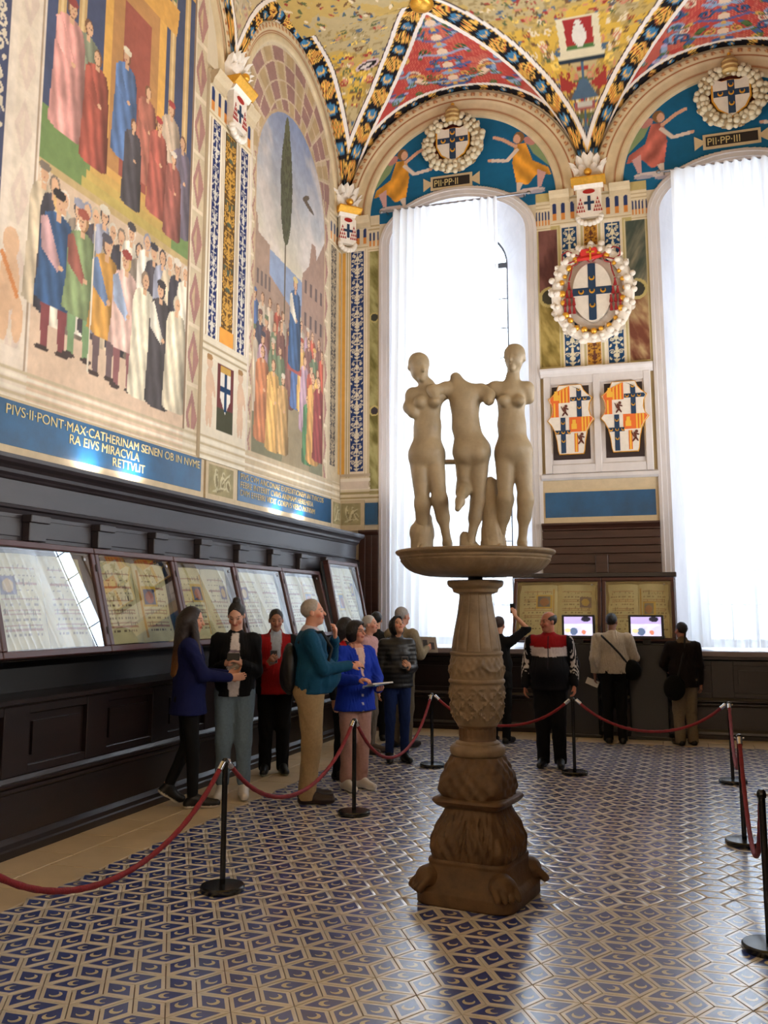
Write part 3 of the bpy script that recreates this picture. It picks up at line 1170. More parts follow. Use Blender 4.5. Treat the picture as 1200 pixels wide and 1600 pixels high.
def cell(kind, c, seed):
    """vault cell from the wall arch to its ribs. kind B/L, c = bay centre along the wall"""
    d, z = (d_b, z_b) if kind == 'B' else (d_l, z_l)
    az = 8.0 + np.sqrt(np.maximum(0, R_ARCH ** 2 - np.minimum(R_ARCH, 2.005 - aa) ** 2))
    nt_ = 90 if kind == 'B' else 10
    t = np.linspace(0, 1, nt_)
    for s in (-1, 1):
        U = c + s * (aa - 2.005)
        arch = np.stack([U, np.zeros(NA), az], 1)
        rb = np.stack([U, d, z], 1)
        P = arch[:, None] * (1 - t)[None, :, None] + rb[:, None] * t[None, :, None]
        D1, S1 = near(P, rb)
        D0, S0 = near(P, arch)
        if kind == 'B':
            uu, vv = np.abs(P[..., 0] - c), P[..., 1] * 1.0 + (P[..., 2] - 8)
            pt = Paint(uu, vv, (0.70, 0.27, 0.25))
            fade = (fbm(P[..., 0] * 2.2, vv * 2.2, seed) > .53)
            pt.set(fade, (0.74, 0.44, 0.37), .55)
            dots = (np.hypot((uu * 22) % 1 - .5, (vv * 22) % 1 - .5) < .17)
            pt.set(dots, (0.86, 0.52, 0.40), .8)
            cols = [(0.28, 0.38, 0.58), (0.55, 0.64, 0.76), (0.32, 0.42, 0.24), (0.88, 0.77, 0.67), (0.70, 0.64, 0.78), (0.82, 0.64, 0.34), (0.22, 0.34, 0.50)]
            r_ = random.Random(seed)
            for k in range(34):       # mirrored scrolls, leaves and little beasts
                v = 1.85 + 2.0 * r_.random() ** 1.3
                u = r_.uniform(.12, max(.15, 1.35 - (v - 1.85) * .62))
                q = r_.uniform(.07, .15)
                cc_ = cols[r_.randrange(7)]
                dk = tuple(x * .55 for x in cc_)
                ty = r_.random()
                ph = r_.uniform(0, 6)
                if ty < .5:
                    pt.scroll(u + .012, v - .012, q, dk, q * .36, 1, 1.2, ph)
                    pt.scroll(u, v, q, cc_, q * .28, 1, 1.2, ph)
                else:
                    pt.ell(u + .012, v - .012, q * .95, q * .42, dk, ph).ell(u, v, q * .9, q * .38, cc_, ph)
                    pt.ell(u + q * .7 * math.cos(ph), v + q * .7 * math.sin(ph), q * .36, q * .3, cols[(k + 3) % 7])
                    pt.scroll(u - q * .8 * math.cos(ph), v - q * .8 * math.sin(ph), q * .5, cols[2], q * .2, 1, 1.1, ph)
            for k in range(5):     # middle candelabrum of the cell
                vk = 2.15 + k * .36
                pt.ell(0, vk, .16 - .02 * k, .06, cols[k % 2])
                pt.rect(-.03, vk, .03, vk + .33, cols[5])
                pt.line([(0, vk + .10), (.40 - .06 * k, vk + .17)], .045, cols[(k + 1) % 2])
                pt.ell(0, vk + .2, .09, .07, cols[3])
            col = pt.c
        else:
            col = np.empty(P.shape, np.float32)
            col[:] = BLACK
        wb = .13
        m = D0 < wb
        band_color(col, m, S0, D0 - wb / 2, wb / 2)
        col[(D0 >= wb) & (D0 < wb + .055)] = WHT
        m = D1 < BANDW * .6
        band_color(col, m, S1, D1, BANDW * .75)
        col[(D1 >= BANDW * .6) & (D1 < BANDW * .6 + .055)] = WHT
        W3 = np.stack([P[..., 0], YB - P[..., 1], P[..., 2]], -1) if kind == 'B' else np.stack([XL + P[..., 1], P[..., 0], P[..., 2]], -1)
        o = grid_mesh('vault_cell', W3, col, ceiling, PIG)
        if kind == 'B' and s < 0:
            tag(o, 'red ground vault cell with grotesque ornament')


def pendentive(E1, E2, seed, pale=False, center=None):
    """vault field ruled between two ribs E1, E2 (NA,3)"""
    nt_ = 121
    t = np.linspace(0, 1, nt_)
    P = E1[:, None] * (1 - t)[None, :, None] + E2[:, None] * t[None, :, None]
    D1, S1 = near(P, E1)
    D2, S2 = near(P, E2)
    m_ = (E1 + E2) / 2
    ss = np.concatenate([[0], np.cumsum(np.linalg.norm(np.diff(m_, axis=0), axis=1))])
    wd = np.linalg.norm(E2 - E1, axis=1)
    uu = (t[None, :] - .5) * wd[:, None]
    vv = np.repeat(ss[:, None], nt_, 1)
    pt = Paint(uu, vv, (0.75, 0.64, 0.38))
    n = fbm(uu * 3, vv * 3, seed)
    pt.set(n > .56, (0.72, 0.66, 0.52), .8)
    pt.set(n < .4, (0.84, 0.68, 0.27), .85)
    pt.set(fbm(uu * 14, vv * 14, seed + 2) > .62, (0.52, 0.44, 0.26), .5)
    cols = [(0.62, 0.22, 0.20), (0.30, 0.40, 0.50), (0.36, 0.40, 0.26), (0.88, 0.82, 0.70), (0.45, 0.33, 0.22), (0.80, 0.52, 0.42), (0.93, 0.80, 0.40)]
    r = random.Random(seed)
    for k in range(420):
        v = r.uniform(.3, 3.4)
        u = r.uniform(0 if not pale else -1, 1) * min(2.0, .1 + v * .55)
        s = r.uniform(.025, .07)
        c_ = r.choice(cols)
        for sg in ((-1, 1) if not pale else (1,)):
            if r.random() < .5:
                pt.scroll(sg * u, v, s, c_, s * .35, sg, 1.1, r.random() * 0 + k)
            else:
                pt.ell(sg * u, v, s, s * .4, c_, sg * k)
    if center:
        for k in range(7):
            v = .75 + k * .17
            pt.ell(0, v, .09 + .03 * (k % 3), .035, cols[k % 3])
            pt.rect(-.015, v - .1, .015, v + .1, cols[1])
        for s in (-1, 1):
            pt.poly([(s * .1, 1.55), (s * .34, 1.72), (s * .34, 1.5), (s * .22, 1.45)], cols[0])
        pt.poly([(-.2, 1.35), (.2, 1.35), (.05, 1.62), (-.05, 1.62)], cols[1])
        pt.rect(-.15, 1.18, .15, 1.30, (.62, .35, .35)).rect(-.11, 1.2, .11, 1.28, (.75, .75, .72))
        # painted niche with a plain pale figure
        pt.rect(-.34, 1.92, .34, 2.0, (.86, .82, .70)).rect(-.34, 1.86, .34, 1.92, (.15, .2, .25))
        pt.rect(-.3, 2.0, .3, 2.62, (.86, .82, .70)).rect(-.2, 2.04, .2, 2.58, (.62, .18, .18)).rect(-.2, 2.04, .2, 2.12, (.3, .45, .25))
        pt.ell(0, 2.28, .1, .2, (.86, .84, .8)).ell(0, 2.5, .05, .06, (.86, .84, .8))
    else:
        pt.ell(.15, 2.45, .19, .085, (.8, .7, .72), .35).ell(.15, 2.45, .155, .06, (.08, .07, .08), .35).ell(.13, 2.44, .10, .03, (.85, .8, .78), .5)
    if pale:
        pt.set(np.ones(uu.shape, bool), (0.78, 0.74, 0.70), .55)
    col = pt.c
    for D, S in ((D1, S1), (D2, S2)):
        m = D < BANDW * .7
        band_color(col, m, S, D, BANDW * .75)
    Dm = np.minimum(D1, D2)
    col[(Dm >= BANDW * .7) & (Dm < BANDW * .7 + .06)] = WHT
    col[(Dm >= BANDW * .7 + .06) & (Dm < BANDW * .7 + .075)] = (0.2, 0.1, 0.15)
    return grid_mesh('vault_field', P, col, ceiling, PIG)


def Brib(c, s):
    return np.stack([c + s * (aa - 2.005) * 1.0, YB - d_b, z_b], 1)


def Lrib(c, s):
    return np.stack([XL + d_l, c + s * (aa - 2.005), z_l], 1)


LC = [YB - BAY * (k + .5) for k in range(4)]       # left wall bay centres 11.895, 7.885, 3.875, -0.135
for k, c in enumerate(CX):
    cell('B', c, 11 + k)
for k, c in enumerate(LC[:3]):
    cell('L', c, 31 + k)
tag(pendentive(Brib(CX[0], -1), Brib(CX[1], 1), 3, center=True), 'gold ground vault field with candelabrum and niche')
tag(pendentive(Lrib(LC[0], -1), Brib(CX[0], 1), 5), 'worn gold ground vault field over the corner')
for k in range(2):
    tag(pendentive(Lrib(LC[k + 1], -1), Lrib(LC[k], 1), 7 + k, pale=True), 'pale vault field above the frescoed wall')
# field in the far right corner and the flat middle of the vault
E1 = Brib(CX[1], -1)
E2 = np.stack([XR - d_l, YB - (aa), z_l], 1)
pendentive(E1, E2, 9)
mb = MB()
zf = 9.985
yb2 = YB - 2.30
mb.add([(XL + .1, LC[0], zf), (CX[0], yb2, zf), (CX[1], yb2, zf), (XR - .1, LC[0], zf), (XR - .1, YF, zf), (XL + .1, YF, zf)], [(0, 1, 2, 3, 4, 5)])
mb.build('vault_middle', mat('vault_plaster'), ceiling)
tu, tv = np.linspace(0, 1, 150), np.linspace(0, 1, 100)
EU = np.stack([XL + .1 + (CX[0] - XL - .1) * tu, LC[0] + (yb2 - LC[0]) * tu], 1)
PM = np.empty((150, 100, 3), np.float32)
PM[..., 0] = EU[:, None, 0]
PM[..., 1] = EU[:, None, 1] * (1 - tv)[None] + 9.7 * tv[None]
PM[..., 2] = zf - .006
pt = Paint(PM[..., 0], PM[..., 1], (0.75, 0.64, 0.38))
pt.set(fbm(pt.U * 3, pt.V * 3, 2) > .55, (0.72, 0.66, 0.52), .8)
for k in range(260):
    pt.ell(rnd.uniform(-5.1, -3.1), rnd.uniform(9.7, 11.9), rnd.uniform(.02, .07), rnd.uniform(.015, .03), rnd.choice([(0.62, 0.22, 0.20), (0.30, 0.40, 0.50), (0.36, 0.40, 0.26), (0.88, 0.82, 0.70), (0.45, 0.33, 0.22)]), rnd.uniform(0, 3))
grid_mesh('vault_field', PM, pt.c, ceiling, PIG)
mb = MB()
mb.ball((CX[0], yb2 + .02, zf - .03), (.17, .17, .07), 16, 8)
mb.build('gilded_boss', GOLD, ceiling, True)
MB().ball((CX[1], yb2 + .02, zf - .03), (.17, .17, .07), 16, 8).build('gilded_boss', GOLD, ceiling, True)

# ================================================================== painted walls
CRM, CRM2, CRMD, BEI = (0.82, 0.77, 0.67), (0.88, 0.84, 0.77), (0.62, 0.55, 0.42), (0.74, 0.66, 0.52)
NAVY, TEAL, PINKC, OCH = (0.10, 0.16, 0.36), (0.05, 0.36, 0.55), (0.62, 0.42, 0.40), (0.74, 0.56, 0.24)
FACE, HAIRB = (0.80, 0.62, 0.48), (0.40, 0.26, 0.18)


def hlines(p, u0, u1, v0, v1, n, c1, c2):
    for k in range(n):
        p.rect(u0, v0 + (v1 - v0) * k / n, u1, v0 + (v1 - v0) * (k + .6) / n, c1 if k % 2 else c2)


def coffers(p, u0, u1, v0, v1, seed=0):
    """painted coffered jamb: pink lozenges between cream fillets"""
    m = (p.U >= u0) & (p.U <= u1) & (p.V >= v0) & (p.V <= v1)
    w = u1 - u0
    x, y = (p.U - u0) / w, (p.V / (w * 2.2)) % 1
    p.set(m, (0.76, 0.70, 0.58))
    d = np.abs(x - .5) / .42 + np.abs(y - .5) / .46
    p.set(m & (d < 1), (0.60, 0.42, 0.40))
    p.set(m & (d < .55) & (x < .5), (0.72, 0.62, 0.48))
    p.set(m & ((np.abs(x - .05) < .05) | (np.abs(x - .95) < .05) | (np.abs(y - .03) < .04)), (0.86, 0.80, 0.70))


def frieze(p, u0, u1, v0, v1, n):
    """row of little arched blue niches over orange, on a cream architrave"""
    h = v1 - v0
    p.rect(u0, v0, u1, v1, CRM)
    hlines(p, u0, u1, v1 - h * .32, v1, 5, (0.70, 0.62, 0.46), (0.86, 0.81, 0.70))
    hlines(p, u0, u1, v0, v0 + h * .14, 3, (0.70, 0.62, 0.46), (0.86, 0.81, 0.70))
    for k in range(n):
        c = u0 + (k + .5) * (u1 - u0) / n
        w = (u1 - u0) / n * .22
        p.rect(c - w, v0 + h * .36, c + w, v0 + h * .60, (0.16, 0.22, 0.40))
        p.ell(c, v0 + h * .60, w, h * .06, (0.16, 0.22, 0.40))
        p.rect(c - w, v0 + h * .16, c + w, v0 + h * .36, (0.80, 0.52, 0.26))


def marble(p, m, c1, c2, seed, ang=.8):
    t = fbm(p.U * 9 + p.V * ang * 6, p.V * 3 - p.U * 2, seed)
    f = np.clip((t - .3) / .4, 0, 1)[..., None]
    p.set(m, np.asarray(c1) * (1 - f) + np.asarray(c2) * f)


def roundel(p, u, v, r, c):
    p.ell(u, v, r, r, (0.74, 0.68, 0.45)).ell(u, v, r * .72, r * .72, c)


# ---- left wall, first fresco bay (a generic crowd in robes below a hall: a stand-in, not a copy of the painting)
def paint_bay1(p):
    p.rect(0, 0, 20, 20, CRM)
    p.candelabra(5.45, 3.7, 5.93, 9.0, (0.16, 0.20, 0.34), (0.80, 0.76, 0.68), 9, 2, detail=.9)
    p.rect(5.93, 3.3, 6.38, 9.5, (0.84, 0.79, 0.73))
    coffers(p, 6.03, 6.30, 3.75, 9.5)
    p.set((p.U > 5.98) & (p.U < 6.33) & (p.V > 3.7), (0.86, 0.81, 0.75), .8)
    p.line([(6.34, 3.6), (6.34, 9.5)], .03, (0.60, 0.52, 0.44))
    x0, x1 = 6.38, 8.95
    # lower scene ground
    p.rect(x0, 3.6, x1, 5.5, (0.78, 0.68, 0.58))
    p.set((p.U > x0) & (p.U < x1) & (p.V < 4.15), (0.82, 0.71, 0.61))
    # upper scene: dark hall, lawn, pavilion
    p.rect(x0, 5.45, x1, 9.6, (0.17, 0.22, 0.36))
    p.mottle(.12, 2.2, 4, (p.U > x0) & (p.U < x1) & (p.V > 5.5))
    p.poly([(x0, 5.45), (x1, 5.45), (x1, 5.95), (7.9, 6.1), (x0, 6.0)], (0.36, 0.48, 0.26))
    for u in (6.52, 6.82, 8.42, 8.72):
        p.rect(u, 5.9, u + .12, 9.6, (0.74, 0.60, 0.38)).line([(u + .06, 5.9), (u + .06, 9.6)], .03, (0.84, 0.73, 0.52))
    p.rect(7.28, 5.55, 8.28, 7.95, (0.66, 0.46, 0.26))
    p.rect(7.55, 5.55, 8.05, 7.75, (0.54, 0.25, 0.21))
    p.rect(7.22, 5.55, 7.36, 8.0, (0.84, 0.62, 0.28)).rect(8.2, 5.55, 8.34, 8.0, (0.84, 0.62, 0.28))
    p.poly([(7.0, 8.3), (8.6, 8.3), (8.55, 7.95), (7.05, 7.95)], (0.80, 0.58, 0.26))
    for k in range(12):
        p.rect(7.0 + k * .13, 8.34, 7.10 + k * .13, 8.62, ((0.58, 0.22, 0.20), (0.30, 0.42, 0.30))[k % 2])
    p.rect(x0, 8.62, x1, 8.75, (0.80, 0.60, 0.28))
    hlines(p, x0, x1, 8.75, 9.1, 6, (0.36, 0.46, 0.44), (0.58, 0.30, 0.26))
    for k in range(4):
        p.poly([(7.16 - k * .06, 5.5 + .09 * (3 - k)), (8.4 + k * .06, 5.5 + .09 * (3 - k)), (8.4 + k * .06, 5.6 + .09 * (3 - k)), (7.16 - k * .06, 5.6 + .09 * (3 - k))], (0.80 - .04 * k, 0.60, 0.30))
    up = [(6.98, 5.95, 1.22, (0.42, 0.46, 0.38), None), (7.62, 6.05, 1.2, (0.26, 0.38, 0.58), (0.84, 0.80, 0.70)), (8.02, 5.98, 1.1, (0.55, 0.31, 0.26), None),
          (8.5, 5.95, 1.2, (0.68, 0.60, 0.52), (0.6, 0.2, 0.2)), (6.72, 5.85, 1.36, (0.76, 0.52, 0.50), (0.50, 0.18, 0.18)), (7.14, 5.75, 1.2, (0.54, 0.24, 0.20), None),
          (8.26, 5.72, 1.12, (0.58, 0.28, 0.24), (0.62, 0.2, 0.2)), (8.76, 5.7, 1.18, (0.36, 0.33, 0.40), None), (7.78, 5.62, .96, (0.22, 0.21, 0.24), None), (8.58, 5.6, 1.0, (0.52, 0.28, 0.25), (.84, .8, .74))]
    for k, (u, b, h, c, hat) in enumerate(up):
        p.robed(u, b, h, c, FACE, HAIRB, hat, seed=k, w=.36, sleeve=tuple(x * 1.15 for x in c), turn=(-1) ** k * .5)
    # rail between the scenes, then the lower crowd from back to front
    p.rect(x0, 5.42, x1, 5.5, (0.70, 0.60, 0.40))
    rr = random.Random(8)
    back = [(0.70, 0.64, 0.54), (0.16, 0.16, 0.20), (0.80, 0.77, 0.70), (0.42, 0.38, 0.34), (0.82, 0.79, 0.74), (0.20, 0.19, 0.22), (0.50, 0.52, 0.60)]
    for k in range(17):
        u = x0 + .1 + k * .15 + rr.uniform(-.03, .03)
        p.robed(u, 4.12 + rr.uniform(-.1, .07), 1.30, back[k % 7], FACE, back[(k + 2) % 7], back[(k + 3) % 7] if k % 3 == 0 else None, seed=20 + k, w=.30)
    front = [(6.68, 3.82, 1.5, (0.15, 0.27, 0.44), (0.80, 0.64, 0.40), (.1, .1, .12), (0.45, 0.20, 0.22), (0.72, 0.56, 0.58)), (7.04, 3.86, 1.42, (0.40, 0.48, 0.32), (0.55, .4, .25), (.55, .25, .2), (0.42, 0.56, 0.38), (0.55, .3, .26)),
             (7.42, 3.78, 1.42, (0.70, 0.50, 0.22), (.3, .25, .25), (.25, .25, .3), (0.35, .28, .3), (0.34, 0.44, 0.60)), (7.76, 3.74, 1.42, (0.80, 0.66, 0.62), (.75, .6, .35), (.55, .2, .18), (.5, .3, .32), (0.55, 0.62, 0.74)),
             (8.1, 3.72, 1.36, (0.80, 0.77, 0.68), (.5, .42, .35), None, None, None), (8.42, 3.7, 1.38, (0.20, 0.19, 0.21), (.15, .14, .16), (.15, .14, .16), None, (.82, .8, .74)), (8.74, 3.72, 1.3, (0.80, 0.76, 0.66), (.75, .7, .6), None, None, None)]
    for k, (u, b, h, c, hair, hat, legs, sl) in enumerate(front):
        p.robed(u, b, h, c, FACE, hair, hat, seed=50 + k, w=.35, sleeve=sl, legs=legs, turn=(-1) ** k * .6)
    p.line([(7.2, 3.8), (7.22, 5.2)], .022, (0.86, 0.82, 0.74))
    # cherub-like plain pale figure beside the column, plinth mouldings
    p.ell(6.1, 4.62, .1, .13, (0.82, 0.66, 0.52)).ell(6.1, 4.3, .12, .26, (0.82, 0.66, 0.52)).ell(6.05, 3.98, .07, .2, (0.82, 0.66, 0.52)).ell(6.22, 4.0, .07, .2, (0.82, 0.66, 0.52))
    p.line([(6.0, 4.5), (6.2, 4.2)], .05, (0.78, 0.48, 0.26))
    coffers(p, 8.97, 9.28, 3.62, 9.5)
    p.line([(8.96, 3.6), (8.96, 9.5)], .03, (0.48, 0.38, 0.30))
    hlines(p, 5, 9.3, 3.32, 3.62, 6, (0.72, 0.66, 0.54), (0.88, 0.85, 0.78))
    p.mottle(.09, 1.6, 3).mottle(.08, 13, 8)
    p.set(np.ones(p.U.shape, bool), (0.78, 0.73, 0.67), .20)


top_lim = lambda U: 6.9 + (U - 5.6) * 0.78
wall_paint('fresco', wall_left, 'L', 5.5, 9.26, 3.32, 9.9, .0130, .0148, paint_bay1, PIG, keep=lambda U, V: V < top_lim(U))
tag(wall_left.children[-1], 'fresco of robed people in two tiers beneath a painted arch')


def paint_bay0(p):
    p.rect(0, 0, 20, 20, CRM)
    p.rect(2.2, 3.62, 4.9, 9.6, (0.62, 0.60, 0.56))
    p.rect(2.2, 3.62, 4.9, 5.2, (0.62, 0.54, 0.42))
    p.mottle(.2, 1.2, 9)
    rr = random.Random(3)
    for k in range(12):
        cc = [(0.60, 0.26, 0.20), (0.26, 0.36, 0.56), (0.78, 0.60, 0.32), (0.34, 0.40, 0.30), (0.72, 0.66, 0.58)][k % 5]
        p.robed(2.4 + k * .21, 3.75 + rr.uniform(0, .7) * (k % 2), 1.45, cc, FACE, HAIRB, None, seed=k, w=.34)
    coffers(p, 4.92, 5.2, 3.62, 9.5)
    p.candelabra(5.24, 4.75, 5.46, 7.42, NAVY, (0.80, 0.78, 0.74), 5, 1)
    hlines(p, 0, 5.6, 3.32, 3.62, 6, (0.72, 0.66, 0.54), (0.88, 0.85, 0.78))
    p.set(np.ones(p.U.shape, bool), (0.78, 0.73, 0.67), .20)


wall_paint('fresco', wall_left, 'L', 1.9, 5.5, 3.32, 8.6, .03, .03, paint_bay0, PIG)
tag(wall_left.children[-1], 'fresco of a standing crowd nearest the entrance')


def paint_bay2(p):
    p.rect(0, 0, 20, 20, CRM)
    u0, u1 = 10.55, 13.22
    c = 11.885
    # coffered painted arch
    r = np.hypot(p.U - c, p.V - 7.95)
    t = np.degrees(np.arctan2(p.V - 7.95, p.U - c))
    inside = ((p.V < 7.95) & (np.abs(p.U - c) < 1.66)) | ((p.V >= 7.95) & (r < 1.66))
    p.set(inside, (0.74, 0.66, 0.54))
    k = ((t / 15).astype(int) + ((r - 1.2) / .25).astype(int)) % 2
    fr = (t / 15) % 1
    p.set(inside & (p.V > 7.2) & (k == 0), (0.56, 0.41, 0.40))
    p.set(inside & (p.V > 7.2) & (np.abs(fr - .5) < .3) & (k == 1), (0.68, 0.58, 0.42))
    p.set(inside & (p.V > 7.2) & ((np.abs(fr - .02) < .06) | (np.abs(((r - 1.2) / .25) % 1) < .09)), (0.80, 0.72, 0.62))
    coffers(p, 10.52, 10.72, 3.62, 7.6)
    coffers(p, 13.05, 13.3, 3.62, 8.0)
    pic = ((p.V < 7.42) & (p.U > 10.62) & (p.U < 13.12)) | (np.hypot((p.U - c + .01) / 1.25, (p.V - 7.42) / 1.28) < 1)
    pic &= p.V > 3.62
    q = Paint(p.U, p.V, (0.5, 0.5, 0.5))
    f = np.clip((p.V - 6.0) / 2.7, 0, 1)[..., None]
    q.c = (np.array((0.86, 0.80, 0.66)) * (1 - f) + np.array((0.42, 0.50, 0.68)) * f).astype(np.float32)
    n = fbm(p.U * 1.2 + p.V * .9, p.V * .9 - p.U * .4, 9)
    q.set(n > .5, (0.80, 0.76, 0.74), np.clip((n - .5) * 5, 0, .8).astype(np.float32))
    q.mottle(.06, 5, 2)
    # water, town, hills
    q.poly([(10.5, 6.5), (12.4, 6.35), (12.6, 5.8), (10.5, 5.9)], (0.48, 0.56, 0.70))
    q.poly([(10.5, 6.0), (10.5, 6.75), (10.7, 6.8), (10.75, 6.55), (11.1, 6.5), (11.1, 6.1), (12.3, 5.7), (12.3, 5.4), (10.5, 5.4)], (0.58, 0.48, 0.42))
    q.poly([(12.2, 5.4), (12.25, 6.5), (12.5, 6.7), (12.6, 7.1), (12.75, 7.1), (12.8, 6.9), (13.2, 7.4), (13.2, 4.8), (12.2, 4.8)], (0.56, 0.44, 0.38))
    for k in range(8):
        q.rect(12.35 + (k % 4) * .2, 5.75 + (k // 4) * .5, 12.43 + (k % 4) * .2, 5.95 + (k // 4) * .5, (0.30, 0.24, 0.24))
    for k in range(5):
        q.rect(10.6 + k * .12, 5.85, 10.66 + k * .12, 6.05, (0.35, .30, .30))
    q.rect(10.5, 3.6, 13.3, 5.5, (0.42, 0.42, 0.32))
    q.poly([(11.6, 3.6), (12.6, 3.6), (12.4, 5.2), (11.9, 5.2)], (0.56, 0.50, 0.38))
    # one slim dark tree, one small bird
    q.line([(11.62, 5.6), (11.62, 7.2)], .03, (0.30, 0.25, 0.18))
    xs, w = 11.63, []
    q.ell(xs, 7.55, .20, .85, (0.24, 0.26, 0.18))
    q.ell(xs, 8.0, .12, .62, (0.27, 0.29, 0.20))
    q.set(((p.U - xs) / .21) ** 2 + ((p.V - 7.55) / .85) ** 2 < 1, (0.16, 0.17, 0.12), (fbm(p.U * 30, p.V * 14, 3) > .52).astype(np.float32) * .7)
    q.ell(12.45, 7.62, .22, .045, (0.26, 0.22, 0.18), -.2).ell(12.35, 7.7, .14, .04, (0.26, 0.22, 0.18), .5)
    rr = random.Random(4)
    pal = [(0.60, 0.26, 0.20), (0.26, 0.36, 0.56), (0.78, 0.60, 0.32), (0.34, 0.40, 0.30), (0.72, 0.66, 0.58), (0.40, 0.26, 0.24), (0.62, 0.50, 0.56), (0.20, 0.20, 0.26)]
    for row, (b, h, nn) in enumerate(((4.75, 1.0, 11), (4.45, 1.1, 10), (4.1, 1.15, 9))):
        for k in range(nn):
            u = 10.7 + (k + .5 * (row % 2)) * 2.45 / nn + rr.uniform(-.04, .04)
            if row == 2 and 11.6 < u < 12.2:
                continue
            cc = pal[rr.randrange(8)]
            q.robed(u, b + rr.uniform(-.06, .06), h, cc, FACE, HAIRB, pal[rr.randrange(8)] if rr.random() < .5 else None, seed=row * 20 + k, w=.32, turn=rr.uniform(-1, 1))
    q.rect(11.75, 4.95, 12.25, 5.05, (0.62, 0.28, 0.26))
    q.robed(12.0, 5.0, 1.35, (0.17, 0.28, 0.44), FACE, HAIRB, (0.80, 0.70, 0.45), seed=91, w=.33, sleeve=(.8, .77, .7))
    for k, (u, b, h, cc) in enumerate(((10.95, 3.78, 1.3, (0.66, 0.40, 0.26)), (11.3, 3.7, 1.28, (0.76, 0.58, 0.32)), (11.62, 3.72, 1.12, (0.72, 0.56, 0.34)), (12.5, 3.7, 1.05, (0.24, 0.42, 0.26)), (12.72, 3.74, 1.4, (0.70, 0.50, 0.26)), (12.95, 3.8, 1.32, (0.46, 0.18, 0.18)))):
        q.robed(u, b, h, cc, FACE, HAIRB, (0.82, 0.78, 0.7) if k == 2 else None, seed=70 + k, w=.36, sleeve=tuple(x * 1.1 for x in cc), turn=-.4)
    p.set(pic, q.c)
    rim = np.abs(np.where(p.V < 7.42, np.abs(p.U - c) - 1.25, (np.hypot((p.U - c) / 1.25, (p.V - 7.42) / 1.28) - 1) * 1.25)) < .02
    p.set(rim & (p.V > 3.62), (0.70, 0.60, 0.48))
    # dark ornament strip and pilaster next to the corner
    p.rect(13.3, 3.62, 13.9, 9.0, (0.76, 0.70, 0.58))
    p.candelabra(13.42, 3.85, 13.66, 7.4, (0.24, 0.23, 0.24), (0.64, 0.58, 0.48), 8, 5)
    p.rect(13.78, 3.75, 13.88, 7.4, (0.82, 0.62, 0.30))
    frieze(p, 13.35, 13.9, 7.4, 8.0, 4)
    hlines(p, 10, 14, 3.32, 3.62, 6, (0.72, 0.66, 0.54), (0.88, 0.85, 0.78))
    p.rect(10.44, 3.6, 10.53, 8.2, (0.84, 0.79, 0.74))
    p.mottle(.09, 1.6, 5).mottle(.08, 11, 8)
    p.set(np.ones(p.U.shape, bool), (0.78, 0.73, 0.67), .20)


arch_keep = lambda c: (lambda U, V: (V < 8.0) | (np.hypot(U - c, V - 8.0) < 1.95))
wall_paint('fresco', wall_left, 'L', 10.42, 13.89, 3.32, 9.95, .0205, .0145, paint_bay2, PIG, keep=arch_keep(11.895))
tag(wall_left.children[-1], 'fresco of a crowd under a wide sky with a slim tree')


def paint_pilL(p):
    p.rect(0, 0, 20, 20, CRM2)
    y0, y1 = 9.27, 10.41
    p.candelabra(9.38, 4.75, 9.56, 7.42, NAVY, (0.80, 0.78, 0.74), 5, 1)
    p.candelabra(9.69, 4.95, 9.99, 7.42, (0.36, 0.26, 0.12), (0.76, 0.58, 0.26), 6, 3, acc=(0.30, 0.34, 0.28))
    p.candelabra(10.12, 4.75, 10.31, 7.42, NAVY, (0.80, 0.78, 0.74), 5, 4)
    for u in (9.33, 9.62, 9.66, 10.03, 10.07, 10.36):
        p.line([(u, 4.7), (u, 7.45)], .02, (0.64, 0.56, 0.44))
    p.rect(9.66, 4.72, 10.02, 4.95, (0.86, 0.60, 0.26))
    frieze(p, y0, y1, 7.42, 8.0, 7)
    # pedestal with shield between two plain pale children
    p.rect(y0, 3.32, y1, 4.75, (0.84, 0.80, 0.72))
    hlines(p, y0, y1, 4.52, 4.74, 5, (0.66, 0.60, 0.48), (0.86, 0.82, 0.74))
    p.rect(9.64, 3.95, 10.06, 4.5, (0.40, 0.20, 0.20)).rect(9.64, 3.7, 10.06, 3.98, (0.26, 0.26, 0.18))
    p.poly([(9.72, 4.4), (9.98, 4.4), (9.98, 4.1), (9.85, 3.92), (9.72, 4.1)], (0.86, 0.84, 0.80))
    p.rect(9.82, 3.95, 9.88, 4.4, (0.10, 0.22, 0.36)).rect(9.72, 4.18, 9.98, 4.24, (0.10, 0.22, 0.36)).rect(9.72, 4.4, 9.98, 4.48, (.75, .6, .3))
    for u in (9.45, 10.24):
        sk = (0.80, 0.68, 0.58)
        p.ell(u, 4.46, .07, .085, sk).ell(u, 4.2, .085, .2, sk).ell(u - .035, 3.9, .042, .2, sk).ell(u + .04, 3.9, .042, .2, sk).ell(u + .1, 4.2, .03, .14, sk, .3)
        p.ell(u, 4.52, .07, .04, (.62, .48, .32))
    hlines(p, y0, y1, 3.32, 3.62, 6, (0.72, 0.66, 0.54), (0.88, 0.85, 0.78))
    p.mottle(.06, 2.0, 6)


wall_paint('painted_pilaster', wall_left, 'L', 9.27, 10.41, 3.32, 8.0, .013, .0135, paint_pilL, PIG, off=.045)
tag(wall_left.children[-1], 'painted pilaster with blue and gold candelabra strips')
MB().box(XL, 9.27, 3.32, XL + .043, 10.41, 8.0).build('pilaster_core', PLASTER, wall_left)


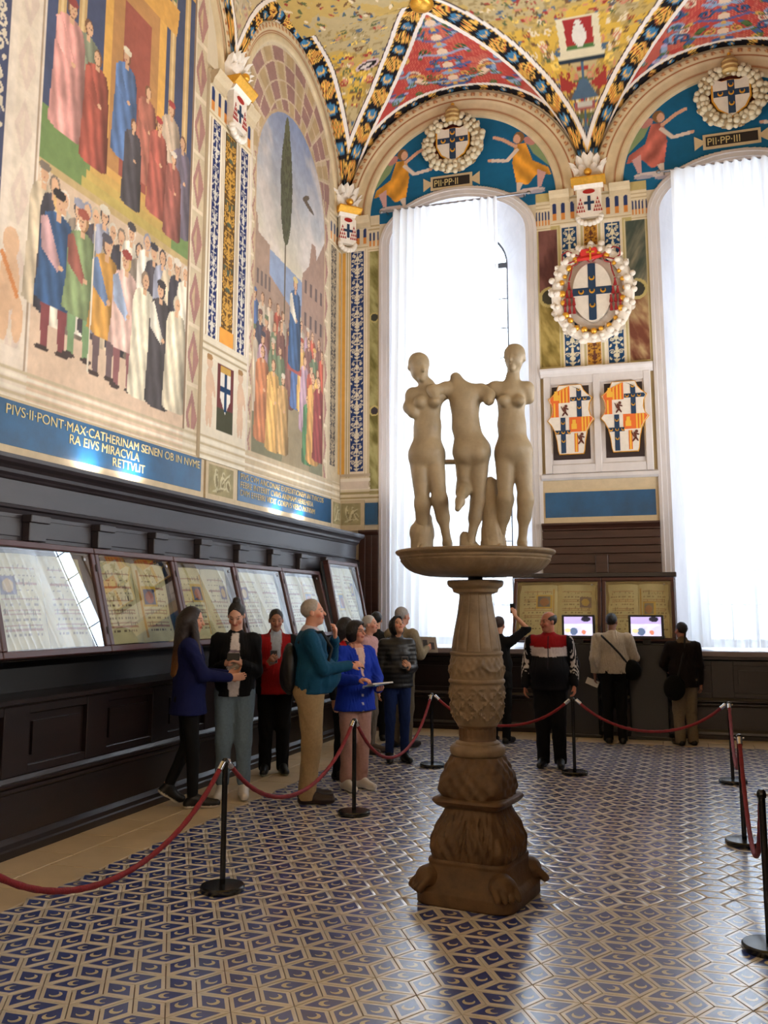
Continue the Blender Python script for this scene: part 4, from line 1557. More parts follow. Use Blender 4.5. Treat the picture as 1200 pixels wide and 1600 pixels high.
# ---- inscription panels and little grisaille reliefs under the frescoes
def text_mesh(name, body, size, m, parent, loc, rot, sx=1.0):
    cu = bpy.data.curves.new(name, 'FONT')
    cu.body = body
    cu.size = size
    cu.extrude = 0.002
    cu.align_x = 'LEFT'
    ob = bpy.data.objects.new(name, cu)
    COL.objects.link(ob)
    bpy.context.view_layer.update()
    me = bpy.data.meshes.new_from_object(ob.evaluated_get(bpy.context.evaluated_depsgraph_get()))
    bpy.data.objects.remove(ob)
    o = mesh_obj(name, me, m, parent)
    o.location = loc
    o.rotation_euler = rot
    o.scale = (sx, 1, 1)
    return o


BLUEPANEL = mat('worn_blue_panel', (0.07, 0.30, 0.46), 0.33, var=0.35, scale=2.2, spec=0.5)
LETTER = mat('worn_gold_letters', (0.80, 0.72, 0.50), 0.45, var=0.25, scale=20.0)
LETTER2 = mat('dull_gold_letters', (0.72, 0.62, 0.38), 0.45, var=0.25, scale=20.0)
for (y0, y1, lines, size, sx) in ((5.6, 9.35, [('PIVS·II·PONT·MAX·CATHERINAM SENEN OB IN NVME', 6.12, 3.20), ('RA EIVS MIRACVLA', 6.95, 3.095), ('RETTVLIT', 7.62, 2.99)], .118, 1.14),
                                  (10.27, 13.46, [('PIVS CVM ANCONAE EXPEDITIONEM IN TVRCOS', 10.33, 3.22), ('FEBRE INTERIIT CVIVS ANIMAM HEREMITA', 10.33, 3.12), ('DVM EFFERRI VIDIT CORPVS VERO PATRVM', 10.33, 3.02)], .104, 1.22)):
    MB().box(XL, y0 - .07, 2.86, XL + .02, y1 + .07, 3.34).build('inscription_border', STONE_BUFF, wall_left)
    ip = MB().box(XL, y0, 2.95, XL + .026, y1, 3.315).build('inscription_panel', BLUEPANEL, wall_left)
    tag(ip, 'blue panel with a worn gold Latin inscription')
    for (s, yy, zz) in lines:
        text_mesh('lettering', s, size, LETTER if y0 < 8 else LETTER2, ip, (XL + .0285, yy, zz), (math.radians(90), 0, math.radians(90)), sx)


def grisaille(p):
    u0, u1, v0, v1 = p.U.min(), p.U.max(), p.V.min(), p.V.max()
    p.rect(u0, v0, u1, v1, (0.60, 0.56, 0.42))
    w, h = u1 - u0, v1 - v0
    for (a, b, ra, rb, ro) in ((.3, .5, .09, .3, .2), (.3, .82, .06, .08, 0), (.55, .45, .1, .26, -.3), (.58, .76, .06, .08, 0), (.78, .4, .1, .22, .5), (.45, .2, .3, .06, .2), (.7, .62, .2, .05, .6)):
        p.ell(u0 + a * w, v0 + b * h, ra * w, rb * h, (0.74, 0.71, 0.58), ro)
        p.ell(u0 + a * w + .012, v0 + b * h - .01, ra * w * .5, rb * h * .7, (0.52, 0.48, 0.36), ro)
    p.mottle(.15, 12, 3)


for (sd, a, b) in (('L', 9.52, 10.14), ('L', 13.52, 13.88), ('B', -5.09, -4.77)):
    wall_paint('relief_panel', wall_left if sd == 'L' else wall_back, sd, a, b, 2.95, 3.29, .012, .012, grisaille, PIG, off=.03)
    tag((wall_left if sd == 'L' else wall_back).children[-1], 'small grey green painted relief of playing figures')
    mb = MB()
    if sd == 'L':
        mb.box(XL, a - .06, 2.86, XL + .028, b + .06, 3.34)
    else:
        mb.box(a - .06, YB - .028, 2.86, b + .06, YB, 3.34)
    mb.build('relief_border', STONE_BUFF, wall_left if sd == 'L' else wall_back)


# ---- back wall: corner pilaster
def paint_corner(p):
    p.rect(-9, 0, 9, 20, CRM)
    p.rect(-5.10, 3.75, -5.05, 7.42, (0.84, 0.64, 0.30))
    p.rect(-5.04, 3.75, -4.68, 7.45, CRM2)
    p.candelabra(-4.96, 3.8, -4.74, 7.42, (0.13, 0.22, 0.42), (0.84, 0.81, 0.74), 8, 7)
    m = (p.U > -4.63) & (p.U < -4.49) & (p.V > 3.4) & (p.V < 7.42)
    marble(p, m, (0.40, 0.38, 0.20), (0.66, 0.64, 0.44), 4)
    roundel(p, -4.555, 6.28, .085, (.24, .25, .22))
    roundel(p, -4.555, 4.75, .085, (.24, .22, .24))
    for u in (-5.02, -4.98, -4.71, -4.66, -4.635, -4.485):
        p.line([(u, 3.7), (u, 7.45)], .015, (0.70, 0.64, 0.48))
    frieze(p, -5.13, -4.66, 7.45, 7.98, 4)
    frieze(p, -4.66, -4.40, 7.40, 7.88, 4)
    hlines(p, -5.13, -4.62, 3.5, 3.78, 4, (0.72, 0.66, 0.58), (0.90, 0.87, 0.82))
    p.rect(-5.13, 3.52, -4.65, 3.64, (0.84, 0.79, 0.74))
    hlines(p, -5.13, -4.46, 3.32, 3.52, 5, (0.62, 0.56, 0.40), (0.84, 0.80, 0.70))
    p.mottle(.05, 2.2, 1)


wall_paint('painted_pilaster', wall_back, 'B', -5.12, -4.47, 3.32, 8.0, .0105, .012, paint_corner, PIG)
tag(wall_back.children[-1], 'corner pilaster painted with a blue candelabrum strip')
MB().box(-4.70, YB - .02, 2.95, -4.49, YB, 3.29).build('blue_panel', BLUEPANEL, wall_back)


def paint_mid(p):
    p.rect(-9, 0, 9, 20, (0.72, 0.66, 0.45))
    c = -1.12
    p.rect(c - .46, 5.2, c + .46, 7.45, CRM2)
    for s in (-1, 1):
        m = (p.U > c + s * .64 - .15) & (p.U < c + s * .64 + .15)
        up, dn = m & (p.V > 6.36) & (p.V < 7.4), m & (p.V < 6.3) & (p.V > 5.24)
        if s < 0:
            marble(p, up, (0.33, 0.20, 0.19), (0.47, 0.31, 0.29), 3, .2)
            marble(p, dn, (0.42, 0.36, 0.16), (0.66, 0.58, 0.34), 5)
        else:
            marble(p, up, (0.26, 0.30, 0.27), (0.55, 0.52, 0.44), 6, -.6)
            marble(p, dn, (0.42, 0.24, 0.18), (0.70, 0.60, 0.44), 8)
        roundel(p, c + s * .64, 6.33, .16, (.27, .26, .20) if s < 0 else (.23, .24, .22))
        p.candelabra(c + s * .32 - .11, 5.24, c + s * .32 + .11, 7.4, (0.08, 0.24, 0.40), (0.84, 0.81, 0.70), 4, 8)
        for u in (.19, .45, .50, .80):
            p.line([(c + s * u, 5.2), (c + s * u, 7.42)], .014, (0.80, 0.76, 0.62))
    p.candelabra(c - .10, 5.24, c + .10, 7.4, (0.74, 0.54, 0.20), (0.38, 0.22, 0.16), 5, 9)
    for u in (-.13, .13):
        p.line([(c + u, 5.2), (c + u, 7.42)], .03, (0.72, 0.67, 0.50))
    frieze(p, c - .60, c + .60, 7.45, 8.0, 9)
    frieze(p, -1.95, c - .60, 7.40, 7.86, 5)
    frieze(p, c + .60, -.27, 7.40, 7.86, 5)
    p.mottle(.05, 2.2, 1)


wall_paint('painted_pilaster', wall_back, 'B', -1.935, -.285, 5.18, 8.0, .0118, .012, paint_mid, PIG)
tag(wall_back.children[-1], 'painted pier with marbled strips and gold candelabrum')


# ---- lunettes
def lunette(c, idx):
    def fn(p):
        p.rect(-9, 0, 9, 20, (0.06, 0.36, 0.52))
        p.mottle(.12, 2.5, idx)
        for s in (-1, 1):
            dr = ((0.80, 0.56, 0.20), (0.72, 0.40, 0.36))[idx]
            x, y = c + s * 1.0, 8.32
            sk = (0.82, 0.64, 0.54)
            for (du, dv) in ((.12, -.24), (-.18, -.28)):
                p.ell(x + s * du, y + dv, .22, .045, (0.78, 0.74, 0.74)).ell(x + s * (du + .08), y + dv - .03, .14, .03, (0.64, 0.62, 0.68))
            p.poly([(x + s * .05, y + .62), (x + s * .3, y + .5), (x + s * .42, y + .12), (x + s * .16, y + .38)], (0.50, 0.58, 0.42))
            p.ell(x + s * .12, y + .58, .1, .06, (.72, .5, .48), -s * .6)
            m = p.pmask([(x - s * .12, y + .55), (x + s * .06, y + .55), (x + s * .16, y + .25), (x + s * .40, y + .10), (x + s * .44, y - .02), (x + s * .2, y + .0), (x + s * .08, y - .14), (x - s * .1, y - .1), (x - s * .16, y + .25)])
            p.folds(m, dr, 3 + idx, 10, .25, s * .8)
            p.poly([(x - s * .1, y - .08), (x + s * .0, y - .1), (x - s * .06, y - .24), (x - s * .1, y - .24)], (.84, .78, .74))
            p.poly([(x + s * .22, y + .1), (x + s * .36, y + .02), (x + s * .28, y - .2), (x + s * .22, y - .2)], (.78, .62, .62))
            p.line([(x - s * .08, y + .46), (x - s * .24, y + .3), (x - s * .5, y + .34)], .055, (.84, .78, .74))
            p.line([(x - s * .1, y + .52), (x - s * .3, y + .66), (x - s * .44, y + .72)], .055, sk)
            p.ell(x - s * .52, y + .345, .035, .025, sk)
            p.ell(x - s * .05, y + .66, .085, .10, (.50, .36, .22)).ell(x - s * .08, y + .64, .055, .075, sk)
    wall_paint('lunette', wall_back, 'B', c - 1.62, c + 1.62, 7.84, 9.62, .0125, .0125, fn, PIG, off=.004,
               keep=lambda U, V: (np.hypot(U - c, V - 7.95) < 1.62) & ~((np.abs(U - (c - .075 if idx == 0 else c + .095)) < HW + .0) & (V < ZSPR + RISE * np.sqrt(np.maximum(0, 1 - ((U - (c - .075 if idx == 0 else c + .095)) / HW) ** 2)) + .01)))
    tag(wall_back.children[-1], 'blue lunette with two flying winged figures')


for k, c in enumerate(CX):
    lunette(c, k)


# ---- moulded archivolts round the lunettes and round the fresco arches
def archivolt(side, c, zc, r0, r1, proj, parent):
    prof_r = np.array([r0, r0 + .02, r0 + .09, r0 + .11, (r0 + r1) / 2 + .02, (r0 + r1) / 2 + .05, r1 - .13, r1 - .11, r1 - .03, r1])
    prof_h = np.array([0, .6, .7, .55, .6, .8, .85, 1.0, 1.0, .0]) * proj
    q = np.linspace(0, 1, 36)
    rr = np.interp(q, np.linspace(0, 1, len(prof_r)), prof_r)
    hh = np.interp(q, np.linspace(0, 1, len(prof_r)), prof_h)
    th = np.linspace(math.radians(-2), math.radians(182), 260)
    T, R = np.meshgrid(th, rr, indexing='ij')
    Hh = np.repeat(hh[None], len(th), 0)
    U, Z = c + R * np.cos(T), zc + R * np.sin(T)
    col = np.empty(U.shape + (3,), np.float32)
    col[:] = (0.80, 0.73, 0.60)
    n = fbm(U * 5, Z * 5, 3)
    col *= (0.92 + .16 * n)[..., None]
    for rl in (r0 + .12, r1 - .15):
        col[np.abs(R - rl) < .008] = (0.62, 0.40, 0.26)
    egg = (np.hypot(((T * r1) % .13) - .065, (R - (r1 - .075)) * 1.0) < .033)
    col[egg] = (0.60, 0.38, 0.26)
    col[(np.hypot(((T * r1) % .13) - .065, (R - (r1 - .08))) < .017)] = (0.82, 0.62, 0.42)
    col[(R > r1 - .012)] = (0.52, 0.46, 0.36)
    P = np.stack([U, YB - Hh, Z], -1) if side == 'B' else np.stack([XL + Hh, U, Z], -1)
    return grid_mesh('archivolt', P, col, parent, PIG)


for c in CX:
    archivolt('B', c, 7.95, 1.50, 1.94, .07, wall_back)
for c in LC[:2]:
    archivolt('L', c, 8.0, 1.66, 1.95, .06, wall_left)

# ---- impost blocks, gilded ledges, painted shield corbels and leaf capitals
CAPWHITE = WHITE_STUCCO


def leaf(mb, o, U, V, W, h, w, curl):
    o, U, V, W = Vector(o), Vector(U), Vector(V), Vector(W)
    n = 6
    vs, fs = [], []
    for i in range(n + 1):
        t = i / n
        ww = w * (math.sin(math.pi * min(1, t * .8 + .18)) ** .8) * (1 + .18 * math.sin(t * 18))
        out = curl * t ** 2.2 + .02
        zz = h * (t - .12 * t ** 5)
        for k, s in enumerate((-1, 0, 1)):
            vs.append(tuple(o + U * (s * ww) + V * zz + W * (out + (.03 if s == 0 else 0))))
    for i in range(n):
        for k in range(2):
            fs.append((i * 3 + k, i * 3 + k + 1, i * 3 + k + 4, i * 3 + k + 3))
    mb.add(vs, fs)


def capital(root, o, U, W, small=False):
    """o on the wall at ledge height; U along the wall, W out of the wall"""
    o, U, W, V = Vector(o), Vector(U), Vector(W), Vector((0, 0, 1))
    w = .20 if small else .255

    def bx(name, m, u0, v0, w0, u1, v1, w1):
        P = [o + U * a + V * b + W * c for b in (v0, v1) for (a, c) in ((u0, w0), (u1, w0), (u1, w1), (u0, w1))]
        return MB().add(P, [(3, 2, 1, 0), (4, 5, 6, 7), (0, 1, 5, 4), (1, 2, 6, 5), (2, 3, 7, 6), (3, 0, 4, 7)]).build(name, m, root)
    # gilded ledge: sloping slab
    mb = MB()
    prof = [(0, 0), (.14, 0), (.21, .08), (.21, .10), (0, .10)]
    mb.sweep(prof, [(o - U * w, W, V), (o + U * w, W, V)])
    mb.build('gilded_ledge', GOLD, root)
    mb = MB()
    mb.sweep([(0, -.05), (.10, -.05), (.14, 0), (0, 0)], [(o - U * w * .85, W, V), (o + U * w * .85, W, V)])
    mb.build('ledge_bed', WHITE_STUCCO, root)
    cb = bx('corbel_block', WHITE_STUCCO, -w * .7, -.50, 0, w * .7, -.05, .09)
    # painted shield on the corbel
    rd = mat('heraldic_red', (0.62, 0.10, 0.10), .5)
    nv = mat('heraldic_blue', (0.06, 0.20, 0.33), .5)
    q = o + W * .091
    m3 = MB()
    for s in (-1, 1):
        for r_ in range(4):
            for k in range(r_ + 1):
                a = s * (w * .5) + (k - r_ / 2) * .035
                m3.prism([(a - .014, -.24 - r_ * .06), (a + .014, -.24 - r_ * .06), (a, -.19 - r_ * .06)], q, U, V, W, .006)
    hat = [(w * .36 * math.cos(t), -.10 + .035 * math.sin(t)) for t in np.linspace(0, 2 * math.pi, 14)[:-1]]
    tag(m3.build('red_tassels', rd, cb), kind='stuff')
    MB().prism(hat, q, U, V, W, .008).build('red_hat', rd, cb)
    m4 = MB().prism([(-.022, -.40), (.022, -.40), (.022, -.17), (-.022, -.17)], q, U, V, W, .006).prism([(-.075, -.30), (.075, -.30), (.075, -.26), (-.075, -.26)], q, U, V, W, .007)
    m4.build('blue_cross', nv, cb)
    m5 = MB()
    for t in np.linspace(math.pi, 2 * math.pi, 9):
        p = o + U * (w * .66 * math.cos(t)) + V * (-.5 + .10 * math.sin(t)) + W * .07
        m5.ball(tuple(p), .045, 8, 5)
    m5.build('stucco_festoon', WHITE_STUCCO, root, True)
    # leaf capital that carries the ribs
    m6 = MB()
    for (a, sc, ang) in ((-.17, .9, -.35), (.17, .9, .35), (-.06, 1.0, -.1), (.06, 1.0, .1), (-.28, .7, -.8), (.28, .7, .8), (-.12, .55, -.2), (.12, .55, .2), (-.22, .45, -.6), (.22, .45, .6)):
        Wd = (W * math.cos(ang) + U * math.sin(ang)).normalized()
        Ud = (U * math.cos(ang) - W * math.sin(ang)).normalized()
        leaf(m6, o + V * .10 + U * a * .6 + W * .02, Ud, V, Wd, .46 * sc, .085, .12)
    m6.build('acanthus_leaves', WHITE_STUCCO, root, True)
    m7 = MB().ball(tuple(o + V * .19 + W * .15), (.06, .06, .056), 12, 8)
    m7.build('gilded_knob', GOLD, root, True)


for (nm, o, U, W, lb, sm) in (('corbel_capital', (-1.12, YB, 8.0), (1, 0, 0), (0, -1, 0), 'white leaf corbel capital with gilded ledge between the two lunettes', False),
                              ('corbel_capital', (XL + .12, YB - .12, 8.0), (.7071, .7071, 0), (.7071, -.7071, 0), 'white leaf corbel capital with gilded ledge in the room corner', True),
                              ('corbel_capital', (XL + .045, 9.88, 8.0), (0, 1, 0), (1, 0, 0), 'white leaf corbel capital with gilded ledge between the two frescoes', False)):
    r0 = empty(nm, o)
    capital(r0, (0, 0, 0), U, W, sm)
    tag(r0, lb, 'capital', 'corbel capitals under the vault')
# imposts that the arches spring from
mb = MB()
for (x0, x1) in ((-1.72, -1.42), (-.82, -.52), (-5.0, -4.62)):
    mb.sweep([(0, -.17), (.03, -.17), (.05, -.1), (.09, -.06), (.12, 0), (0, 0)], [((x0, YB, 7.98), (0, -1, 0), (0, 0, 1)), ((x1, YB, 7.98), (0, -1, 0), (0, 0, 1))])
    mb.build('impost_moulding', STONE_BUFF, wall_back)
    mb = MB()
for (y0, y1) in ((9.28, 9.62), (10.12, 10.42)):
    mb = MB()
    mb.sweep([(0, -.17), (.03, -.17), (.05, -.1), (.09, -.06), (.12, 0), (0, 0)], [((XL + .045, y0, 7.98), (1, 0, 0), (0, 0, 1)), ((XL + .045, y1, 7.98), (1, 0, 0), (0, 0, 1))])
    mb.build('impost_moulding', STONE_BUFF, wall_left)

# ---------------------------------------------------------------- heraldry
H_WHITE = mat('heraldic_white', (0.86, 0.83, 0.79), .45, var=.08, scale=10)
H_BLUE = mat('heraldic_blue')
H_RED = mat('heraldic_red')
H_GOLD = GOLD
H_ORANGE = mat('heraldic_orange', (0.84, 0.40, 0.16), .5)
H_YEL = mat('heraldic_yellow', (0.88, 0.68, 0.24), .5)
H_BLACK = mat('heraldic_black', (0.10, 0.07, 0.09), .5)
H_BROWN = mat('heraldic_brown', (0.36, 0.18, 0.14), .5)
UX, VZ_, WN = Vector((1, 0, 0)), Vector((0, 0, 1)), Vector((0, -1, 0))


def crescent(mb, u, v, r, o, d):
    n = 8
    A = [(u + r * math.cos(a), v + r * math.sin(a)) for a in [math.radians(140 + 260 * i / n) for i in range(n + 1)]]
    B = [(u + r * .66 * math.cos(a), v + r * .28 + r * .66 * math.sin(a)) for a in [math.radians(158 + 224 * i / n) for i in range(n + 1)]]
    for i in range(n):
        mb.prism([A[i], A[i + 1], B[i + 1], B[i]], o, UX, VZ_, WN, d)


def cross_arms(root, o, w, h, outline, white=H_WHITE, wv=.24, wh=.17, cv=.5):
    """white field with a blue cross and five gold crescents, clipped to the outline's box"""
    pass


FRUIT = WHITE_STUCCO


def wreath(root, c, ru, rv, thick, n, gold_every, seed, y=YB):
    r = random.Random(seed)
    mb = MB()
    N_ = 40
    vs, fs = [], []
    for i in range(N_):
        t = 2 * math.pi * i / N_
        for k in range(8):
            a = 2 * math.pi * k / 8
            rr = thick * math.cos(a)
            vs.append((c[0] + (ru + rr) * math.cos(t), y - .085 - thick * .75 * math.sin(a), c[1] + (rv + rr) * math.sin(t)))
    for i in range(N_):
        for k in range(8):
            fs.append((i * 8 + k, i * 8 + (k + 1) % 8, ((i + 1) % N_) * 8 + (k + 1) % 8, ((i + 1) % N_) * 8 + k))
    mb.add(vs, fs)
    ring = mb.build('wreath_ring', WHITE_STUCCO if gold_every else STONE_BUFF, root, True)
    for i in range(n):
        t = 2 * math.pi * i / n
        for k in range(3):
            off = (k - 1) * thick * .85 + r.uniform(-.02, .02)
            tt = t + r.uniform(-.05, .05)
            sz = r.uniform(.034, .056)
            b = MB().ball((0, 0, 0), (sz, sz * .9, sz), 10, 6)
            gold = gold_every and ((i * 3 + k) % gold_every == 0)
            o = b.build('gilded_fruit' if gold else 'fruit', GOLD if gold else (WHITE_STUCCO if gold_every else mat('pearl_stucco', (0.80, 0.76, 0.66), .5, var=.1)), root, True)
            o.location = (c[0] + (ru + off) * math.cos(tt), y - .12 - thick * .55 * (1 - abs(k - 1) * .55), c[1] + (rv + off) * math.sin(tt))
    lf = MB()
    for i in range(26):
        t = 2 * math.pi * (i + .5) / 26
        d = Vector((math.cos(t), 0, math.sin(t)))
        s = -1 if i % 2 else 1
        leaf(lf, Vector((c[0], y - .06, c[1])) + Vector((d.x * ru, 0, d.z * rv)), (d * .0 + Vector((-d.z, 0, d.x))), d * s, Vector((0, -1, 0)), thick * 1.7, .06, .05)
    lf.build('wreath_leaves', WHITE_STUCCO if gold_every else STONE_BUFF, root, True)
    return ring


# cardinal's oval shield on the pier: wreath with gilded fruit, red hat, cords and tassels
cc = (-1.115, 6.30)
root = tag(empty('armorial_wreath', (0, 0, 0)), 'large white wreath with gilded fruit round an oval shield and red hat', 'wreath')
wreath(root, cc, .525, .675, .085, 24, 3, 2)
ov = [(.29 * math.cos(t) * (1 if math.sin(t) > 0 else 1 - .25 * abs(math.sin(t)) ** 3), .45 * math.sin(t)) for t in np.linspace(0, 2 * math.pi, 41)[:-1]]
o0 = Vector((cc[0], YB - .07, cc[1]))
back = MB().prism([(a * 1.55, b * 1.22) for a, b in ov], Vector((cc[0], YB, cc[1])), UX, VZ_, WN, .05).build('wreath_ground', mat('warm_white_ground', (0.82, 0.77, 0.72), .6, var=.06), root)
sh = MB().prism(ov, o0, UX, VZ_, WN, .07).build('shield_field', H_WHITE, root)


def clip_strip(ov, u0, u1, vertical=True):
    pts = []
    P = np.array(ov)
    if vertical:
        us = np.linspace(u0, u1, 5)
        top = [(u, .45 * math.sqrt(max(0, 1 - (u / .29) ** 2)) - .004) for u in us]
        bot = [(u, -.45 * math.sqrt(max(0, 1 - (u / .24) ** 2)) + .02) for u in us]
        return top[::-1] + bot
    vs = np.linspace(u0, u1, 5)
    r_ = [(.29 * math.sqrt(max(0, 1 - (v / .45) ** 2)) - .004, v) for v in vs]
    l_ = [(-a, b) for a, b in r_]
    return r_ + l_[::-1]


MB().prism(clip_strip(ov, -.055, .055), o0, UX, VZ_, WN, .076).prism(clip_strip(ov, -.04, .075, False), o0, UX, VZ_, WN, .074).build('blue_cross', H_BLUE, sh)
for (a, b) in ((0, .22), (0, .02), (0, -.2), (-.16, .015), (.16, .015)):
    m1_ = MB()
    crescent(m1_, a, b, .042, o0, .085)
    m1_.build('gold_crescent', H_GOLD, sh)
mb = MB()
mb.lathe([(0, .03), (.10, .035), (.13, 0), (.19, -.01), (.2, -.025), (0, -.03)][::-1], (0, 0, 0), 24)
hat = mb.build('red_hat', mat('cardinal_red', (0.80, 0.16, 0.14), .55), root, True)
hat.location = (cc[0] - .03, YB - .14, cc[1] + .59)
hat.scale = (1.12, .6, 2.6)
hat.rotation_euler = (0.5, -.08, 0)
MB().box(cc[0] - .012, YB - .26, cc[1] + .46, cc[0] + .012, YB - .24, cc[1] + .66).box(cc[0] - .06, YB - .26, cc[1] + .57, cc[0] + .06, YB - .24, cc[1] + .595).build('gold_cross', GOLD, root)
RC = mat('red_cord', (0.56, 0.10, 0.12), .6)
for s in (-1, 1):
    mb = MB()
    pts = [(cc[0] + s * a, YB - .17, cc[1] + b) for a, b in ((.02, .46), (.10, .52), (.2, .58), (.34, .66), (.42, .62), (.42, .52), (.33, .47), (.24, .5), (.17, .53), (.2, .45), (.28, .42), (.3, .3), (.33, .2))]
    mb.tube(pts, .011, 6)
    mb.build('red_cord', RC, root, True)
    for r_ in range(4):
        for k in range(min(3, r_ + 1)):
            t = MB().lathe([(.006, .06), (.02, .045), (.012, .03), (.028, -.06), (0, -.06)], (0, 0, 0), 8).build('red_tassel', RC, root, True)
            t.location = (cc[0] + s * (.335 + (k - min(2, r_) / 2) * .065), YB - .15, cc[1] + .13 - r_ * .125)

# white stone panel with two carved shields
root = tag(empty('shield_panel', (0, 0, 0)), 'white stone panel holding two quartered shields above a blue strip', 'panel')
PX0, PX1, PZ0, PZ1 = -1.88, -.34, 3.62, 5.12
MB().box(PX0, YB - .03, PZ0, PX1, YB, PZ1).build('panel_slab', MARBLE_W, root)
MB().sweep([(0, 0), (.05, 0), (.07, .05), (.12, .09), (.12, .12), (0, .12)], [((PX0 - .04, YB, 5.07), (0, -1, 0), (0, 0, 1)), ((PX1 + .04, YB, 5.07), (0, -1, 0), (0, 0, 1))]).build('panel_cornice', MARBLE_W, root)
MB().sweep([(0, 0), (.05, 0), (.08, .03), (.08, .08), (0, .11)], [((PX0 - .06, YB, 3.52), (0, -1, 0), (0, 0, 1)), ((PX1 + .06, YB, 3.52), (0, -1, 0), (0, 0, 1))]).build('panel_sill', MARBLE_W, root)
for (x0, x1) in ((PX0, PX0 + .1), (-1.16, -1.06), (PX1 - .1, PX1)):
    MB().box(x0, YB - .06, PZ0, x1, YB - .028, PZ1 - .04, .008).build('panel_stile', MARBLE_W, root)
for (z0, z1) in ((PZ0, PZ0 + .13), (PZ1 - .16, PZ1 - .04)):
    MB().box(PX0 + .1, YB - .055, z0, PX1 - .1, YB - .028, z1, .008).build('panel_rail', MARBLE_W, root)
for c in (-1.49, -.73):
    MB().box(c - .27, YB - .034, 3.82, c + .27, YB - .028, 4.92).build('dark_ground', mat('dark_shield_ground', (0.16, 0.11, 0.12), .5), root)


def bucranium(c, flip, seed):
    """quartered shield with curled outline"""
    half = [(0, .52), (.16, .52), (.19, .44), (.24, .38), (.31, .32), (.27, .24), (.26, .14), (.28, .06), (.33, .0), (.28, -.06), (.23, -.16), (.2, -.3), (.185, -.45), (.17, -.5), (0, -.5)]
    out_ = half + [(-a, b) for a, b in half[::-1][1:-1]]
    o = Vector((c, YB - .04, 4.40))
    rim = MB().prism([(a * 1.045, b * 1.02) for a, b in out_], o, UX, VZ_, WN, .05).build('shield_rim', GOLD, root)
    fd = MB().prism(out_, o, UX, VZ_, WN, .056).build('shield_field', H_WHITE, root)

    def hw_at(v):
        P = sorted([(b, a) for a, b in half])
        return float(np.interp(v, [q[0] for q in P], [q[1] for q in P])) - .006

    def strip(u0, u1, v0, v1, m, d, name):
        vs = np.linspace(v0, v1, max(2, int((v1 - v0) / .04) + 2))
        r_ = [(min(u1, hw_at(v)) if u1 > 0 else max(u1, -hw_at(v)), v) for v in vs]
        l_ = [(max(u0, -hw_at(v)) if u0 < 0 else min(u0, hw_at(v)), v) for v in vs]
        MB().prism(r_ + l_[::-1], o, UX, VZ_, WN, d).build(name, m, fd)
    # quarters with the cross
    for (u0, v0, v1, cx, cz) in ((.0, .04, .51, .13, .31), (-.3, -.49, .04, -.11, -.18)):
        strip(cx - .035, cx + .035, v0, v1, H_BLUE, .060, 'blue_cross_upright')
        strip(0.005 if cx > 0 else -.3, .3 if cx > 0 else -.005, cz - .03, cz + .03, H_BLUE, .061, 'blue_cross_arm')
        for (a, b) in ((cx, cz), (cx, cz + .14), (cx, cz - .13), (cx - .085, cz), (cx + .085, cz)):
            m = MB()
            crescent(m, a, b, .026, o, .068)
            m.build('gold_crescent', GOLD, fd)
    # quarters with bars and castles
    for (u0, u1, v0, v1) in ((-.3, -.005, .26, .51), (-.02, .32, -.18, .04)):
        strip(u0, u1, v0, v1, H_ORANGE, .059, 'orange_quarter')
        for k in range(3):
            b0 = (u1 - .04 - k * .05) if u1 < .1 else (u0 + .19 + k * .045)
            strip(b0 - .012, b0 + .012, v0, v1, H_YEL, .062, 'yellow_bar')
        cu = (-.2 if u1 < .1 else .05)
        MB().prism([(cu - .04, v0 + .04), (cu + .04, v0 + .04), (cu + .04, v0 + .12), (cu + .025, v0 + .12), (cu + .025, v0 + .18), (cu - .025, v0 + .18), (cu - .025, v0 + .12), (cu - .04, v0 + .12)], o, UX, VZ_, WN, .064).build('yellow_castle', H_YEL, fd)
    for (u0, u1, v0, v1, lu, lv) in ((-.29, -.17, .05, .26, -.08, .15), (.05, .1, -.48, -.2, .14, -.28)):
        strip(u0, u1, v0, v1, H_ORANGE, .059, 'orange_quarter')
        strip((u0 + u1) / 2 - .012, (u0 + u1) / 2 + .012, v0, v1, H_YEL, .062, 'yellow_bar')
        m = MB()
        for (a, b, r1, r2, ro) in ((0, 0, .02, .055, .2), (.02, .06, .022, .022, 0), (-.02, -.06, .012, .035, -.6), (.025, -.055, .012, .035, .5), (.03, .02, .012, .03, 1.2), (-.035, .02, .008, .05, .4)):
            pts = [(lu + a + r1 * math.cos(t) * math.cos(ro) - r2 * math.sin(t) * math.sin(ro), lv + b + r1 * math.cos(t) * math.sin(ro) + r2 * math.sin(t) * math.cos(ro)) for t in np.linspace(0, 2 * math.pi, 11)[:-1]]
            m.prism(pts, o, UX, VZ_, WN, .063)
        m.build('dark_lion', H_BROWN, fd)


bucranium(-1.49, False, 1)
bucranium(-.72, True, 2)
MB().box(-1.95, YB - .012, 3.38, -.29, YB, 3.53).build('painted_moulding', STONE_BUFF, wall_back)
MB().box(-1.95, YB - .008, 2.88, -.29, YB, 3.40).build('blue_panel_border', mat('cream_border', (0.76, 0.68, 0.54), .7, var=.08), wall_back)
bp = MB().box(-1.90, YB - .014, 2.975, -.335, YB, 3.345).build('blue_panel', BLUEPANEL, wall_back)
MB().box(-1.95, YB - .006, 3.5, -.29, YB, 5.2).build('pier_ground', mat('olive_ground', (0.66, 0.58, 0.42), .8), wall_back)

